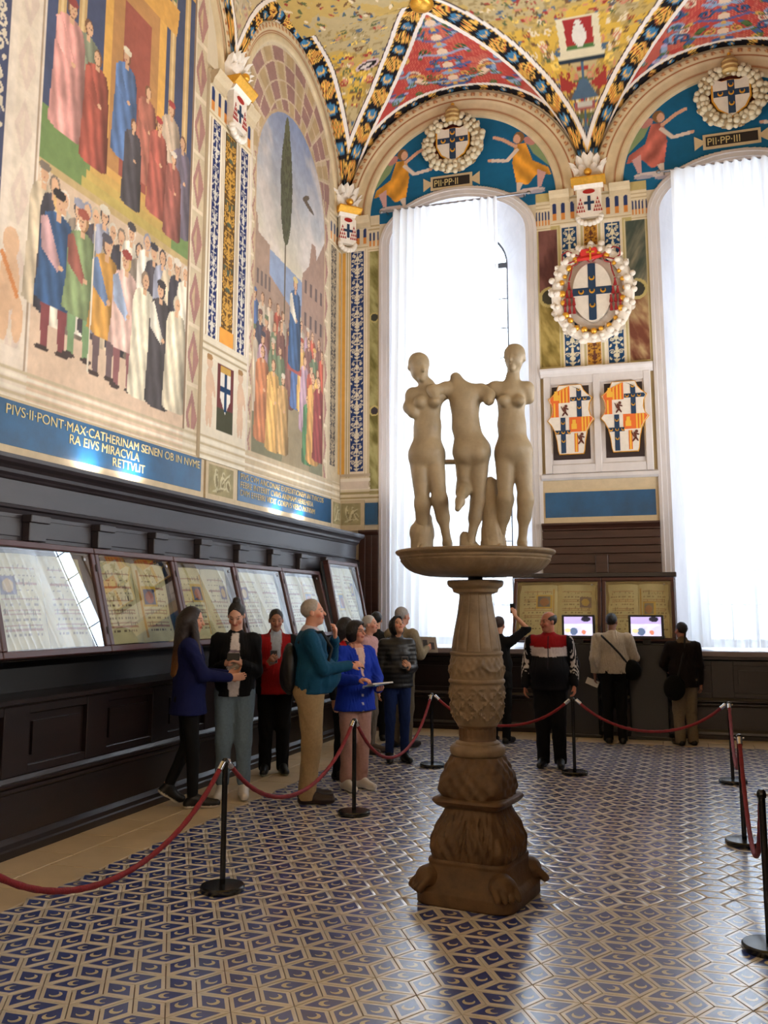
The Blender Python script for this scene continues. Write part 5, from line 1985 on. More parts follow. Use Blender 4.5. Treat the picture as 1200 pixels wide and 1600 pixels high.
# papal shields in the lunettes
for k, (c, num) in enumerate(((CX[0] - .02, 'II'), (CX[1] + .14, 'III'))):
    root = tag(empty('armorial_wreath', (0, 0, 0)), 'round white wreath with crossed shield and tiara in the lunette marked ' + num, 'wreath', 'lunette wreaths')
    cz = 9.0 if k == 0 else 9.08
    wreath(root, (c - .06, cz), .41, .41, .075, 26, 0, 12 + k)
    o = Vector((c - .06, YB - .07, cz))
    MB().prism([(.37 * math.cos(t), .37 * math.sin(t)) for t in np.linspace(0, 2 * math.pi, 25)[:-1]], o + Vector((0, .07, 0)), UX, VZ_, WN, .06).build('red_ground', mat('dark_red_ground', (0.36, 0.10, 0.10), .6), root)
    half = [(0, .23), (.12, .215), (.25, .27), (.25, -.06), (.18, -.2), (0, -.33)]
    out_ = half + [(-a, b) for a, b in half[::-1][1:-1]]
    MB().prism([(a * 1.1, b * 1.06) for a, b in out_], o, UX, VZ_, WN, .075).build('shield_rim', GOLD, root)
    sh = MB().prism(out_, o, UX, VZ_, WN, .085).build('shield_field', H_WHITE, root)
    MB().prism([(-.05, -.29), (.05, -.29), (.05, .225), (-.05, .225)], o, UX, VZ_, WN, .09).prism([(-.245, -.02), (.245, -.02), (.245, .075), (-.245, .075)], o, UX, VZ_, WN, .089).build('blue_cross', H_BLUE, sh)
    for (a, b) in ((0, .15), (0, .025), (0, -.14), (-.15, .025), (.15, .025)):
        m = MB()
        crescent(m, a, b, .04, o, .097)
        m.build('gold_crescent', GOLD, sh)
    mb = MB().lathe([(.10, 0), (.13, .03), (.12, .08), (.135, .1), (.11, .16), (.12, .18), (.08, .25), (.02, .29), (0, .3)], (c - .06, YB - .12, cz + .34), 16)
    mb.build('tiara', mat('buff_gold', (0.72, 0.60, 0.38), .45, metal=.3, var=.2), root, True)
    MB().ball((c - .06, YB - .12, cz + .65), .03).build('tiara_knob', GOLD, root, True)
    for s in (-1, 1):
        MB().tube([(c - .06 + s * .1, YB - .13, cz + .36), (c - .06 + s * .2, YB - .13, cz + .4), (c - .06 + s * .3, YB - .12, cz + .34)], [.03, .03, .012], 8).build('lappet', H_BLACK, root, True)
    # name plate
    t0 = tag(empty('name_plate', (c - .12 if k == 0 else c - .08, YB, 8.40)), 'painted plate lettered PII PP ' + num + ' above the window', 'plate')
    tw = .34 if k == 0 else .40
    tz = 0.0 if k == 0 else .06
    MB().box(-tw, -.02, -.115 + tz, tw, 0, .115 + tz).build('plate_border', mat('cream_border'), t0)
    MB().box(-tw + .04, -.025, -.075 + tz, tw - .04, 0, .075 + tz).build('plate_field', H_BLACK, t0)
    for s in (-1, 1):
        MB().prism([(s * tw, -.03 + tz), (s * (tw + .12), -.11 + tz), (s * (tw + .12), .11 + tz), (s * tw, .03 + tz)], Vector((0, 0, 0)), UX, VZ_, WN, .02).build('plate_ear', mat('cream_border'), t0)
    text_mesh('lettering', 'PII·PP·' + num, .155, LETTER, t0, (-tw + .055, -.028, -.058 + tz), (math.radians(90), 0, 0), .86 if k == 0 else .92)


# put the origin of the wall ornaments at the ornament itself
for o in list(COL.objects):
    if o.type == 'EMPTY' and o.name.split('.')[0] in ('armorial_wreath', 'shield_panel'):
        L = {'armorial_wreath': (cc[0], YB, cc[1]), 'armorial_wreath.001': (CX[0] - .08, YB, 9.0), 'armorial_wreath.002': (CX[1] + .08, YB, 9.08), 'shield_panel': (-1.11, YB, 3.52)}[o.name]
        o.location = L
        for ch in o.children:
            ch.matrix_parent_inverse = Matrix.Translation(-Vector(L))

# ================================================================== woodwork
WOOD = mat('dark_walnut', (0.10, 0.055, 0.05), 0.33, var=0.35, scale=5.0, spec=0.55, bump=0.06, bscale=60, stretch=(3, .35, 3))
WOOD2 = mat('red_brown_walnut', (0.235, 0.135, 0.10), 0.38, var=0.3, scale=5.0, spec=0.5, bump=0.05, bscale=60, stretch=(.35, 3, 3))
WOODF = mat('frame_mahogany', (0.27, 0.15, 0.145), 0.35, var=0.2, scale=7.0, spec=0.5)
WOODG = mat('sheen_grey_walnut', (0.17, 0.145, 0.155), 0.38, var=0.25, scale=3.0, spec=0.5, stretch=(2, .5, 2))  # grey of the cornice's sheen put into the wood colour
BLACKWOOD = mat('shaded_recess_wood', (0.05, 0.035, 0.035), 0.5)  # shade of the recess put into a blacker wood colour


def run_sweep(prof, a, b, side):
    """sweep a moulding along a wall: prof = (distance from wall, z); side L/B/R/F; a-b along the wall"""
    mb = MB()
    if side == 'L':
        fr = [((XL, t, 0), (1, 0, 0), (0, 0, 1)) for t in (a, b)]
    elif side == 'R':
        fr = [((XR, t, 0), (-1, 0, 0), (0, 0, 1)) for t in (a, b)]
    elif side == 'B':
        fr = [((t, YB, 0), (0, -1, 0), (0, 0, 1)) for t in (a, b)]
    else:
        fr = [((t, YF, 0), (0, 1, 0), (0, 0, 1)) for t in (a, b)]
    return mb.sweep(prof, fr)


PL = [(0, 0), (.76, 0), (.76, .05), (.745, .06), (.74, .09), (.72, .11), (.71, .12), (0, .12)]
ST = [(0, .40), (.70, .40), (.71, .42), (.745, .425), (.745, .445), (.73, .45), (.745, .455), (.76, .47), (.76, .485), (.74, .49), (.715, .515), (0, .515)]
SH = [(0, .985), (.70, .985), (.73, 1.0), (.75, 1.005), (.75, 1.035), (0, 1.035)]


def lbox(mb, side, a0, a1, d0, d1, z0, z1, bev=0.0):
    if side == 'L':
        mb.box(XL + d0, a0, z0, XL + d1, a1, z1, bev)
    elif side == 'R':
        mb.box(XR - d1, a0, z0, XR - d0, a1, z1, bev)
    elif side == 'B':
        mb.box(a0, YB - d1, z0, a1, YB - d0, z1, bev)
    else:
        mb.box(a0, YF + d0, z0, a1, YF + d1, z1, bev)
    return mb


def bench(side, a, b, pitch, first, label, wood, detail=True):
    root = tag(empty('wall_bench', {'L': (XL, (a + b) / 2, 0), 'R': (XR, (a + b) / 2, 0), 'B': ((a + b) / 2, YB, 0), 'F': ((a + b) / 2, YF, 0)}[side]), label, 'bench')

    def fin(mb, name, m, par=root):
        o = mb.build(name, m)
        o.parent = par
        o.matrix_parent_inverse = Matrix.Translation(-Vector(root.location))
        return o
    fin(run_sweep(PL, a, b, side), 'plinth', wood)
    fin(lbox(MB(), side, a, b, 0, .705, .12, .40), 'lower_board', wood)
    fin(run_sweep(ST, a, b, side), 'step_moulding', wood)
    fin(lbox(MB(), side, a, b, 0, .665, .515, .985), 'panel_back', wood)
    if detail:
        x = first
        while x < b - .1:
            s0, s1 = max(a, x), min(b, x + .27)
            if s1 > s0:
                fin(lbox(MB(), side, s0, s1, .66, .705, .515, .985, .004), 'stile', wood)
            p0, p1 = x + .27, min(b, x + pitch)
            if p0 >= a and p1 - p0 > .2:
                fin(lbox(MB(), side, p0, p1, .66, .70, .925, .985, .004), 'top_rail', wood)
                fin(lbox(MB(), side, p0, p1, .66, .70, .515, .575, .004), 'bottom_rail', wood)
                pn = fin(lbox(MB(), side, p0 + .06, p1 - .06, .66, .685, .635, .865, .012), 'panel', wood)
            x += pitch
    fin(run_sweep(SH, a, b, side), 'shelf', wood)
    return root


bench('L', 2.0, 13.88, .945, 1.70, 'long dark panelled wooden bench under the row of slanted display cases', WOOD)
bench('B', -4.36, XR - .77, 1.12, -4.2, 'dark panelled wooden bench under the two windows', WOOD)
bench('R', YF + .8, 13.1, 1, 0, 'dark wooden bench along the facing wall', WOOD, False)

# back panelling behind the cases, brackets and big cornice along the left wall
root = tag(empty('wooden_cornice', (XL, 8, 2.2)), 'heavy dark wooden cornice with small brackets under the frescoes', 'cornice')


def fin(mb, name, m, par=None, smooth=False):
    par = par or root
    o = mb.build(name, m, None, smooth)
    o.parent = par
    w = par
    off = Vector(w.location)
    o.matrix_parent_inverse = Matrix.Translation(-off)
    return o


fin(lbox(MB(), 'L', 1.5, 13.88, 0, .34, 1.036, 2.40), 'back_board', BLACKWOOD)
fin(lbox(MB(), 'L', 1.5, 13.88, .34, .36, 2.14, 2.37), 'frieze_board', WOODG)
CR = [(0, 2.36), (.36, 2.36), (.37, 2.39), (.40, 2.40), (.405, 2.42), (.40, 2.425), (.405, 2.60), (.42, 2.61), (.43, 2.625), (.455, 2.645), (.46, 2.67), (.48, 2.69), (.52, 2.71), (.535, 2.735), (.535, 2.765), (0, 2.80)]
fin(run_sweep(CR, 1.5, 13.55, 'L'), 'cornice_moulding', WOODG)
for k in range(9):
    y = 5.20 + .885 * k
    fin(lbox(MB(), 'L', y - .10, y + .10, .36, .43, 2.16, 2.36, .006), 'bracket', WOODG)
    fin(lbox(MB(), 'L', y - .115, y + .115, .36, .455, 2.30, 2.36, .006), 'bracket_cap', WOODG)
    fin(lbox(MB(), 'L', y + .13, y + .755, .36, .372, 2.19, 2.33, .004), 'frieze_panel', WOODG)
# wooden wainscot on the window wall: corner and pier
root = tag(empty('wall_wainscot', (-1.12, YB, 1.1)), 'plain brown boarded wainscot on the pier above two open choir books', 'wainscot')
zs = [2.16, 2.30, 2.44, 2.55, 2.66, 2.78]
for k, z in enumerate(zs):
    fin(lbox(MB(), 'B', -1.95, -.29, 0, .06 + .01 * (k % 2), z, (zs + [2.88])[k + 1] - .006, .006), 'board', WOOD2)
fin(run_sweep([(0, 2.80), (.07, 2.80), (.09, 2.83), (.12, 2.86), (.12, 2.885), (0, 2.885)], -1.95, -.29, 'B'), 'top_moulding', WOOD2)
fin(lbox(MB(), 'B', -2.36, -.10, 0, .33, 2.09, 2.155, .008), 'case_shelf', WOOD)
fin(lbox(MB(), 'B', -1.20, -1.02, .06, .12, 2.16, 2.42, .01), 'bracket', WOOD2)
fin(lbox(MB(), 'B', -1.94, -.30, 0, .16, 1.036, 2.09), 'back_board', WOOD)
root = tag(empty('wall_wainscot', (-4.8, YB, 1.1)), 'dark brown boarded wainscot in the room corner beside the window', 'wainscot')
for k in range(3):
    fin(lbox(MB(), 'B', -4.79 + k * .107, -4.79 + (k + 1) * .107 - .003, 0, .06, 1.036, 2.80, .004), 'board', WOOD2)
fin(run_sweep([(0, 2.78), (.06, 2.78), (.09, 2.83), (.09, 2.86), (0, 2.86)], -4.79, -4.47, 'B'), 'top_moulding', WOOD2)
# pale sills under the windows
for (x0, x1, lb) in ((-4.46, -1.94, 'pale sill slab under the curtain behind the statue'), (-.27, 2.1, 'pale sill slab under the wide curtain by the pier')):
    o = tag(lbox(MB(), 'B', x0, x1, .0, .70, 1.036, 1.105, .008).build('window_sill', mat('pale_sill', (0.50, 0.46, 0.47), .4, var=.1, spec=.5)), lb, 'sill', 'window sills')
# simple dark cornice ledges on the unseen walls
root = tag(empty('wooden_cornice', (XR, 6, 2.2)), 'dark wooden cornice along the facing wall', 'cornice')
fin(run_sweep(CR, YF, 13.5, 'R'), 'cornice_moulding', WOODG)
fin(lbox(MB(), 'R', YF, 13.8, 0, .34, 1.04, 2.40), 'back_board', WOOD)

# ---------------------------------------------------------------- display cases with open choir books
cglass = bpy.data.materials.new('display_glass')
cglass.use_nodes = True
nt = cglass.node_tree
nt.nodes.clear()
out = nt.nodes.new('ShaderNodeOutputMaterial')
mx = nt.nodes.new('ShaderNodeMixShader')
fz = nt.nodes.new('ShaderNodeFresnel')
fz.inputs['IOR'].default_value = 2.8
tr = nt.nodes.new('ShaderNodeBsdfTransparent')
tr.inputs['Color'].default_value = (0.90, 0.93, 0.92, 1)
gl = nt.nodes.new('ShaderNodeBsdfGlossy')
gl.inputs['Roughness'].default_value = 0.012
geo = nt.nodes.new('ShaderNodeNewGeometry')      # only the pane's front face mirrors: no false total reflection inside the thin pane
inv = nt.nodes.new('ShaderNodeMath')
inv.operation = 'SUBTRACT'
inv.inputs[0].default_value = 1.0
nt.links.new(geo.outputs['Backfacing'], inv.inputs[1])
mul = nt.nodes.new('ShaderNodeMath')
mul.operation = 'MULTIPLY'
nt.links.new(fz.outputs[0], mul.inputs[0])
nt.links.new(inv.outputs[0], mul.inputs[1])
nt.links.new(mul.outputs[0], mx.inputs[0])
nt.links.new(tr.outputs[0], mx.inputs[1])
nt.links.new(gl.outputs[0], mx.inputs[2])
nt.links.new(mx.outputs[0], out.inputs[0])
PAGE = mat('parchment', rough=0.8, attr='Col', var=0.08, scale=6.0, spec=0.2)
CASEBACK = mat('case_lining', (0.20, 0.18, 0.17), .7)


def page_mesh(w, h, seed, side):
    nu, nv = int(w / .009), int(h / .009)
    U, V = np.meshgrid(np.linspace(0, w, nu), np.linspace(0, h, nv), indexing='ij')
    p = Paint(U, V, (0.82, 0.77, 0.62))
    p.mottle(.10, 5, seed)
    r = random.Random(seed)
    rows = 5
    m0, m1 = w * .14, w * .88
    for k in range(rows):
        v = h * (.12 + .77 * k / rows)
        dh = h * .77 / rows
        for q in range(4):
            p.rect(m0, v + dh * (.45 + q * .12), m1, v + dh * (.45 + q * .12) + .004, (0.62, 0.42, 0.34))
        for q in range(11):
            u = m0 + (q + r.random()) * (m1 - m0) / 11
            p.rect(u, v + dh * (.42 + .4 * r.random()), u + .010, v + dh * (.42 + .4 * r.random()) + .018, (0.38, 0.31, 0.26))
            if r.random() < .8:
                p.rect(u, v + dh * .12, u + .022, v + dh * .26, (0.44, 0.37, 0.31))
    if seed % 3 == 0:
        b = h * r.uniform(.3, .55)
        p.rect(m0, b, m0 + w * .42, b + h * .26, (0.80, 0.64, 0.22)).rect(m0 + .02, b + .02, m0 + w * .42 - .02, b + h * .26 - .02, (0.24, 0.28, 0.44))
        p.ell(m0 + w * .2, b + h * .12, w * .12, h * .08, (0.60, 0.30, 0.26))
        p.rect(m0 - .03, h * .06, m0 - .01, h * .92, (0.76, 0.56, 0.22))
    elif seed % 3 == 1:
        b = h * .56
        p.rect(m1 - w * .3, b, m1, b + h * .2, (0.34, 0.26, 0.40)).ell(m1 - w * .15, b + h * .1, w * .1, h * .07, (0.76, 0.6, .3))
    bulge = .028 * np.sin(np.pi * np.clip(U / w, 0, 1) ** .7) + .004 * np.sin(V * 9 + seed)
    X = (U if side > 0 else -U)
    P = np.stack([X, V, bulge], -1)
    c = p.c if side > 0 else p.c
    return P, c


def display_case(side, a0, a1, zb, zt, xb, xt, label, seed, two=True):
    """side L: a = Y, xb / xt = distance of the bottom / top edge from the wall; side B: a = X"""
    h = math.hypot(zt - zb, xb - xt)
    if side == 'L':
        O = Vector((XL + xb, (a0 + a1) / 2, zb))
        U = Vector((0, 1, 0))
        V = Vector((-(xb - xt), 0, zt - zb)).normalized()
    else:
        O = Vector(((a0 + a1) / 2, YB - xb, zb))
        U = Vector((1, 0, 0))
        V = Vector((0, (xb - xt), zt - zb)).normalized()
    W = U.cross(V)
    M = Matrix(((U.x, V.x, W.x, O.x), (U.y, V.y, W.y, O.y), (U.z, V.z, W.z, O.z), (0, 0, 0, 1)))
    root = tag(empty('display_case'), label, 'display case', 'slanted display cases')
    root.matrix_world = M
    w = (a1 - a0) / 2 - .004
    f = .05
    MB().box(-w, 0, -.06, w, f, .02, .006).build('bottom_rail', WOODF, root)
    MB().box(-w, h - f, -.06, w, h, .02, .006).build('top_rail', WOODF, root)
    for s in (-1, 1):
        MB().box(s * w - (f if s > 0 else 0), f, -.06, s * w + (0 if s > 0 else f), h - f, .02, .006).build('stile', WOODF, root)
    MB().box(-w + f, f, -.004, w - f, h - f, .002).build('glass_pane', cglass, root)
    MB().box(-w, 0, -.10, w, h, -.085).build('back_panel', CASEBACK, root)
    for zz in (.2, .8):
        MB().tube([(w - .012, h * zz - .03, .024), (w - .012, h * zz + .03, .024)], .006, 6).build('hinge', BLACKWOOD, root)
    MB().lathe([(0, 0), (.014, 0), (.014, .006), (0, .008)], (w - .13, h - .1, .003), 12).build('lock', GREY_METAL, root)
    # the book is a thing of its own
    bk = tag(empty('choir_book'), 'open parchment choir book in ' + label.split(',')[0].replace('slanted glazed display case', 'the display case'), 'book', 'open choir books in the cases')
    bk.matrix_world = M @ Matrix.Translation((0, f + .02, -.068))
    pw, ph = min(.54, w - f - .03), h - 2 * f - .05
    for s in (-1, 1):
        P, c = page_mesh(pw, ph, seed * 2 + (s > 0), s)
        if s < 0:
            P, c = P[::-1], c[::-1]
        o = grid_mesh('left_page' if s < 0 else 'right_page', P.astype(np.float32), c, bk, PAGE)
    MB().box(-pw - .01, -.012, -.012, pw + .01, ph + .012, -.002, .003).build('book_cover', mat('leather_cover', (0.28, 0.16, 0.10), .6), bk)
    return root


ys = [4.12, 5.39, 6.66, 7.93, 9.20, 10.47, 11.72]
lbs = ['nearest the entrance and half out of sight', 'next along from the half hidden one, with a white window glare', 'with an unglared book page showing gold initials', 'behind the long haired woman in blue',
       'behind the man in the red jacket', 'behind the grey haired man in teal']
for k in range(6):
    display_case('L', ys[k], ys[k + 1], 1.31, 2.14, .73, .51, 'slanted glazed display case ' + lbs[k], 3 + k * 2)
display_case('L', 11.78, 12.98, 1.31, 2.30, .80, .60, 'taller slanted glazed display case standing last before the room corner', 18)
display_case('B', -2.33, -1.10, 1.22, 2.08, .62, .34, 'slanted glazed display case on the window wall beside the statue', 21)
display_case('B', -1.10, -.13, 1.22, 2.08, .62, .34, 'slanted glazed display case on the window wall beside the wide curtain', 25)

# ---------------------------------------------------------------- screens on black stands
SCR = mat('screen_image', rough=0.3, attr='Col', emis=1.1)
BLK = mat('black_plastic', (0.03, 0.03, 0.035), 0.35)
for k, (x0, x1) in enumerate(((-1.58, -1.15), (-.72, -.28))):
    c = (x0 + x1) / 2
    root = tag(empty('video_monitor', (c, 12.86, 0)), 'small lit video screen ' + ('beside the man in the pale shirt' if k == 0 else 'by the man in brown'), 'monitor', 'video screens')
    w = (x1 - x0) / 2
    MB().box(-w, -.02, 1.265, w, .05, 1.575, .008).build('housing', BLK, root)
    nu, nv = 40, 26
    U, V = np.meshgrid(np.linspace(-w + .03, w - .03, nu), np.linspace(1.305, 1.55, nv), indexing='ij')
    p = Paint(U, V, (0.82, 0.82, 0.94))
    p.mottle(.12, 14, 4 + k)
    p.rect(-w, 1.46, w, 1.55, (0.72, 0.66, 0.86)).ell(.1, 1.52, .06, .035, (0.08, 0.08, 0.16)).ell(-.06, 1.36, .05, .05, (0.35, 0.42, 0.55)).ell(.07, 1.35, .03, .03, (0.80, 0.5, 0.4)).ell(-.14, 1.37, .04, .03, (0.86, 0.8, 0.6)).rect(-.02, 1.44, .16, 1.46, (.95, .95, 1))
    P = np.stack([U, np.full(U.shape, -.0225), V], -1)
    grid_mesh('screen', P.astype(np.float32), p.c, root, SCR, smooth=False)
    MB().box(-.05, .05, 1.0, .05, .08, 1.45).build('mount', BLK, root)
    MB().box(-w - .02, .0, 0, w + .02, .22, 1.20, .012).build('stand', BLK, root)
    MB().box(-w - .05, -.04, 0, w + .05, .24, .04, .008).build('foot', BLK, root)

# ================================================================== pedestal and basin
TRAV = mat('brown_aged_marble', (0.34, 0.25, 0.155), 0.55, var=0.38, scale=7.0, bump=0.35, bscale=28, spec=0.35)
TRAV2 = mat('aged_marble', (0.46, 0.385, 0.285), 0.5, var=0.25, scale=8.0, bump=0.3, bscale=30, spec=0.35)
PC = (-1.213, 5.68)
ped = tag(empty('carved_pedestal', (PC[0], PC[1], 0), math.radians(-10)), 'carved brown stone baluster pedestal on a square clawed foot', 'pedestal')


def ring_mesh(name, prof, nseg, shape, disp, m, parent, smooth=True):
    """prof rows (half width, z); shape(z)->superellipse power; disp(theta, z, r)->radial displacement"""
    zz = np.array([p[1] for p in prof])
    hw = np.array([p[0] for p in prof])
    th = np.linspace(0, 2 * math.pi, nseg + 1)[:-1]
    T, Z = np.meshgrid(th, zz, indexing='ij')
    Hh = np.repeat(hw[None], nseg, 0)
    pw = np.array([shape(z) for z in zz])[None]
    R = Hh / (np.abs(np.cos(T)) ** pw + np.abs(np.sin(T)) ** pw) ** (1 / pw)
    R = R + disp(T, Z, R)
    P = np.stack([R * np.cos(T), R * np.sin(T), Z], -1).reshape(-1, 3)
    n, k = nseg, len(zz)
    i = np.arange(n * k).reshape(n, k)
    j = np.roll(i, -1, 0)
    F = np.stack([i[:, :-1], j[:, :-1], j[:, 1:], i[:, 1:]], -1).reshape(-1, 4)
    V = list(map(tuple, P)) + [(0, 0, float(zz[0])), (0, 0, float(zz[-1]))]
    fs = [tuple(map(int, f)) for f in F]
    a, b = len(V) - 2, len(V) - 1
    for q in range(n):
        r_ = (q + 1) % n
        fs.append((int(i[r_, 0]), int(i[q, 0]), a))
        fs.append((int(i[q, -1]), int(i[r_, -1]), b))
    me = bpy.data.meshes.new(name)
    me.from_pydata(V, [], fs)
    if smooth:
        me.polygons.foreach_set('use_smooth', np.ones(len(me.polygons), bool))
        me.set_sharp_from_angle(angle=math.radians(50))
    return mesh_obj(name, me, m, parent)


def densify(prof, step=.006):
    out = []
    for (a, b), (c, d) in zip(prof[:-1], prof[1:]):
        n = max(1, int(math.hypot(c - a, d - b) / step))
        out += [(a + (c - a) * q / n, b + (d - b) * q / n) for q in range(n)]
    return out + [prof[-1]]


def smoothp(prof, it=2):
    for _ in range(it):
        q = [prof[0]]
        for a, b in zip(prof[:-1], prof[1:]):
            q += [(a[0] * .75 + b[0] * .25, a[1] * .75 + b[1] * .25), (a[0] * .25 + b[0] * .75, a[1] * .25 + b[1] * .75)]
        prof = q + [prof[-1]]
    return prof


def relief(T, Z, R, amp=.010):
    a = np.abs(((T - math.pi / 4) % (math.pi / 2)) - math.pi / 4)
    s = np.sin(34 * Z + 9 * np.sin(a * 6)) * np.sin(a * 13 + 12 * Z) + .6 * np.sin(60 * Z) * np.sin(a * 24)
    return amp * s * np.clip((Z - .2) * 12, 0, 1) * np.clip((.52 - Z) * 14, 0, 1)


base_p = [(.29, 0), (.298, .01), (.298, .07), (.285, .088), (.268, .105), (.25, .16), (.24, .21), (.245, .225), (.24, .24)]
body_p = smoothp([(.235, .235), (.245, .27), (.248, .33), (.225, .40), (.19, .46), (.172, .50), (.175, .515)])
lip_p = [(.175, .512), (.20, .525), (.215, .538), (.226, .552), (.22, .565), (.20, .575)]
mask_p = smoothp([(.20, .572), (.205, .60), (.20, .67), (.185, .72), (.168, .76), (.15, .795)])
sq = lambda p: (lambda z: p)
ring_mesh('square_foot', densify(base_p), 120, sq(7), lambda T, Z, R: 0 * Z, TRAV, ped)
ring_mesh('scrolled_body', densify(body_p), 200, sq(4.2), lambda T, Z, R: relief(T, Z, R, .009), TRAV, ped)
ring_mesh('lipped_moulding', densify(lip_p), 120, sq(4.5), lambda T, Z, R: .016 * np.cos(4 * (T - math.pi / 4)).clip(0, 1) ** 3, TRAV, ped)
ring_mesh('carved_neck', densify(mask_p), 200, sq(3.2), lambda T, Z, R: .02 * np.cos(4 * (T - math.pi / 4)).clip(0, 1) ** 2 * np.sin((Z - .58) * 26).clip(-.3, 1) + .006 * np.sin(T * 16) * np.sin(Z * 70), TRAV, ped)
for k in range(4):
    a = math.pi / 4 + k * math.pi / 2
    S = SDF((-.15, -.12, 0), (.16, .12, .26), .006)
    S.ell((0, 0, .09), (.085, .075, .07), .03)
    S.cone((-.05, 0, .12), (-.09, 0, .22), .05, .035, .03)
    for s in (-1.5, -.5, .5, 1.5):
        S.cone((.02, s * .036, .10), (.075, s * .042, .055), .024, .022, .012)
        S.ell((.085, s * .042, .04), (.028, .018, .024), .01)
    V, F = S.surface()
    V = relax(V, F, 1)
    o = mesh_obj('claw_paw', np_mesh('claw_paw', V, F, smooth=True), TRAV, ped)
    d = .315
    o.location = (d * math.cos(a), d * math.sin(a), 0.05)
    o.scale = (.9, 1, .95)
    o.rotation_euler = (0, 0, a)
rd = sq(2)
torus_p = smoothp([(.13, .79), (.155, .795), (.165, .815), (.165, .84), (.15, .858), (.13, .862), (.135, .872), (.115, .882)])
cyl_p = [(.112, .88), (.108, .90), (.108, .955), (.118, .962), (.12, .972)]
bowl_p = smoothp([(.118, .968), (.135, .995), (.152, 1.06), (.159, 1.13), (.160, 1.205), (.162, 1.212), (.169, 1.22), (.169, 1.232), (.161, 1.24)])
belt_p = smoothp([(.160, 1.238), (.163, 1.28), (.16, 1.33), (.153, 1.37), (.155, 1.378), (.161, 1.385), (.16, 1.397), (.15, 1.402)])
shaft_p = [(.149, 1.40), (.142, 1.43), (.125, 1.54), (.111, 1.63), (.101, 1.70), (.098, 1.735), (.105, 1.745)]
aba_p = [(.10, 1.742), (.125, 1.752), (.13, 1.772), (.15, 1.785), (.158, 1.80), (.158, 1.818), (.15, 1.823)]


def lattice(T, Z, R):
    a, b = (T * 8 / (2 * math.pi) * 1.0), (Z - 1.0) / .115
    u, v = (a + b) % 1, (a - b) % 1
    w = np.minimum(np.minimum(u, 1 - u), np.minimum(v, 1 - v))
    r = np.hypot(((a * 2) % 1) - .5, ((b * 2) % 1) - .5)
    return (.009 * (w < .07) + .005 * (np.abs(r - .25) < .09)) * np.clip((Z - .985) * 60, 0, 1) * np.clip((1.2 - Z) * 60, 0, 1)


ring_mesh('torus_moulding', densify(torus_p), 96, rd, lambda T, Z, R: 0 * Z, TRAV2, ped)
ring_mesh('round_plinth', densify(cyl_p), 96, rd, lambda T, Z, R: .003 * np.sin(T * 20) * (Z > .9) * (Z < .95), TRAV, ped)
ring_mesh('lattice_vase', densify(bowl_p, .006), 180, rd, lattice, TRAV2, ped)
ring_mesh('garland_belt', densify(belt_p), 200, rd, lambda T, Z, R: .010 * np.exp(-((Z - 1.33 + .045 * np.abs(np.sin(T * 3))) / .012) ** 2) + .004 * np.sin(T * 24) * np.sin(Z * 90) * (Z > 1.25) * (Z < 1.37), TRAV2, ped)
ring_mesh('leafy_shaft', densify(shaft_p), 200, rd, lambda T, Z, R: .006 * np.abs(np.sin(T * 6)) * np.clip((1.62 - Z) * 8, 0, 1) * np.clip((Z - 1.405) * 60, 0, 1) - .003 * (np.abs(np.sin(T * 6)) < .12), TRAV2, ped)
ring_mesh('abacus', densify(aba_p), 96, sq(3), lambda T, Z, R: 0 * Z, TRAV2, ped)
MB().lathe([(0, 1.82), (.045, 1.82), (.045, 1.845), (0, 1.845)], (0, 0, 0), 20).build('iron_pin', BLK, ped)
bas = tag(empty('stone_basin', (PC[0], PC[1], 1.845)), 'wide shallow carved stone basin carrying the statue on the pedestal', 'basin')
bz = smoothp([(0.02, 0), (.26, 0), (.34, .012), (.41, .045), (.445, .085), (.455, .105), (.462, .112), (.462, .125), (.475, .13), (.488, .142), (.486, .155), (.47, .16)]) + [(.45, .157), (.44, .135), (.02, .135)]
ring_mesh('bowl', densify(bz, .012), 140, rd, lambda T, Z, R: .006 * (np.abs(np.sin(T * 14)) > .35) * (R > .3) * (Z > .02) * (Z < .10), TRAV2, bas)

# ================================================================== rope barrier
POLE = mat('black_lacquer', (0.02, 0.02, 0.022), 0.25, spec=0.6)
CHROME = mat('chrome', (0.75, 0.75, 0.77), 0.15, metal=1.0)
ROPE = mat('red_rope', (0.46, 0.04, 0.085), 0.75, var=0.25, scale=40, bump=0.4, bscale=90)
POST = [(-2.69, 5.33, 'black rope barrier post beside the woman in jeans and in front of the bench'), (-2.64, 7.54, 'black rope barrier post in front of the woman in the blue cardigan'), (-2.63, 10.01, 'black rope barrier post behind the pedestal beside the woman in the puffer vest'),
        (-1.14, 9.99, 'black rope barrier post at the hand of the track jacket man'), (.36, 9.96, 'black rope barrier post on the corner in front of the bench by the wide curtain'), (.325, 7.44, 'black rope barrier post with a rope on each side near the sunlit floor'),
        (.32, 5.24, 'black rope barrier post mostly out of the frame'), (-2.70, 3.1, 'black rope barrier post out of the frame before the bench')]
ZT = .75
for (x, y, lb) in POST:
    r0 = tag(empty('barrier_post', (x, y, 0)), lb, 'post', 'rope barrier posts')
    MB().lathe([(0, 0), (.128, 0), (.132, .006), (.132, .028), (.125, .036), (.04, .042), (0, .042)], (0, 0, 0), 36).build('base', POLE, r0, True)
    MB().lathe([(0, .04), (.017, .04), (.017, ZT - .03), (0, ZT - .03)], (0, 0, 0), 16).build('pole', POLE, r0, True)
    MB().lathe([(0, ZT - .03), (.022, ZT - .03), (.024, ZT - .015), (.02, ZT), (.012, ZT + .01), (0, ZT + .012)], (0, 0, 0), 16).build('cap', POLE, r0, True)
    for a in (0, math.pi):
        MB().tube([(.02 * math.cos(a), .02 * math.sin(a), ZT - .02), (.035 * math.cos(a), .035 * math.sin(a), ZT - .015)], .006, 6).build('hook', CHROME, r0)


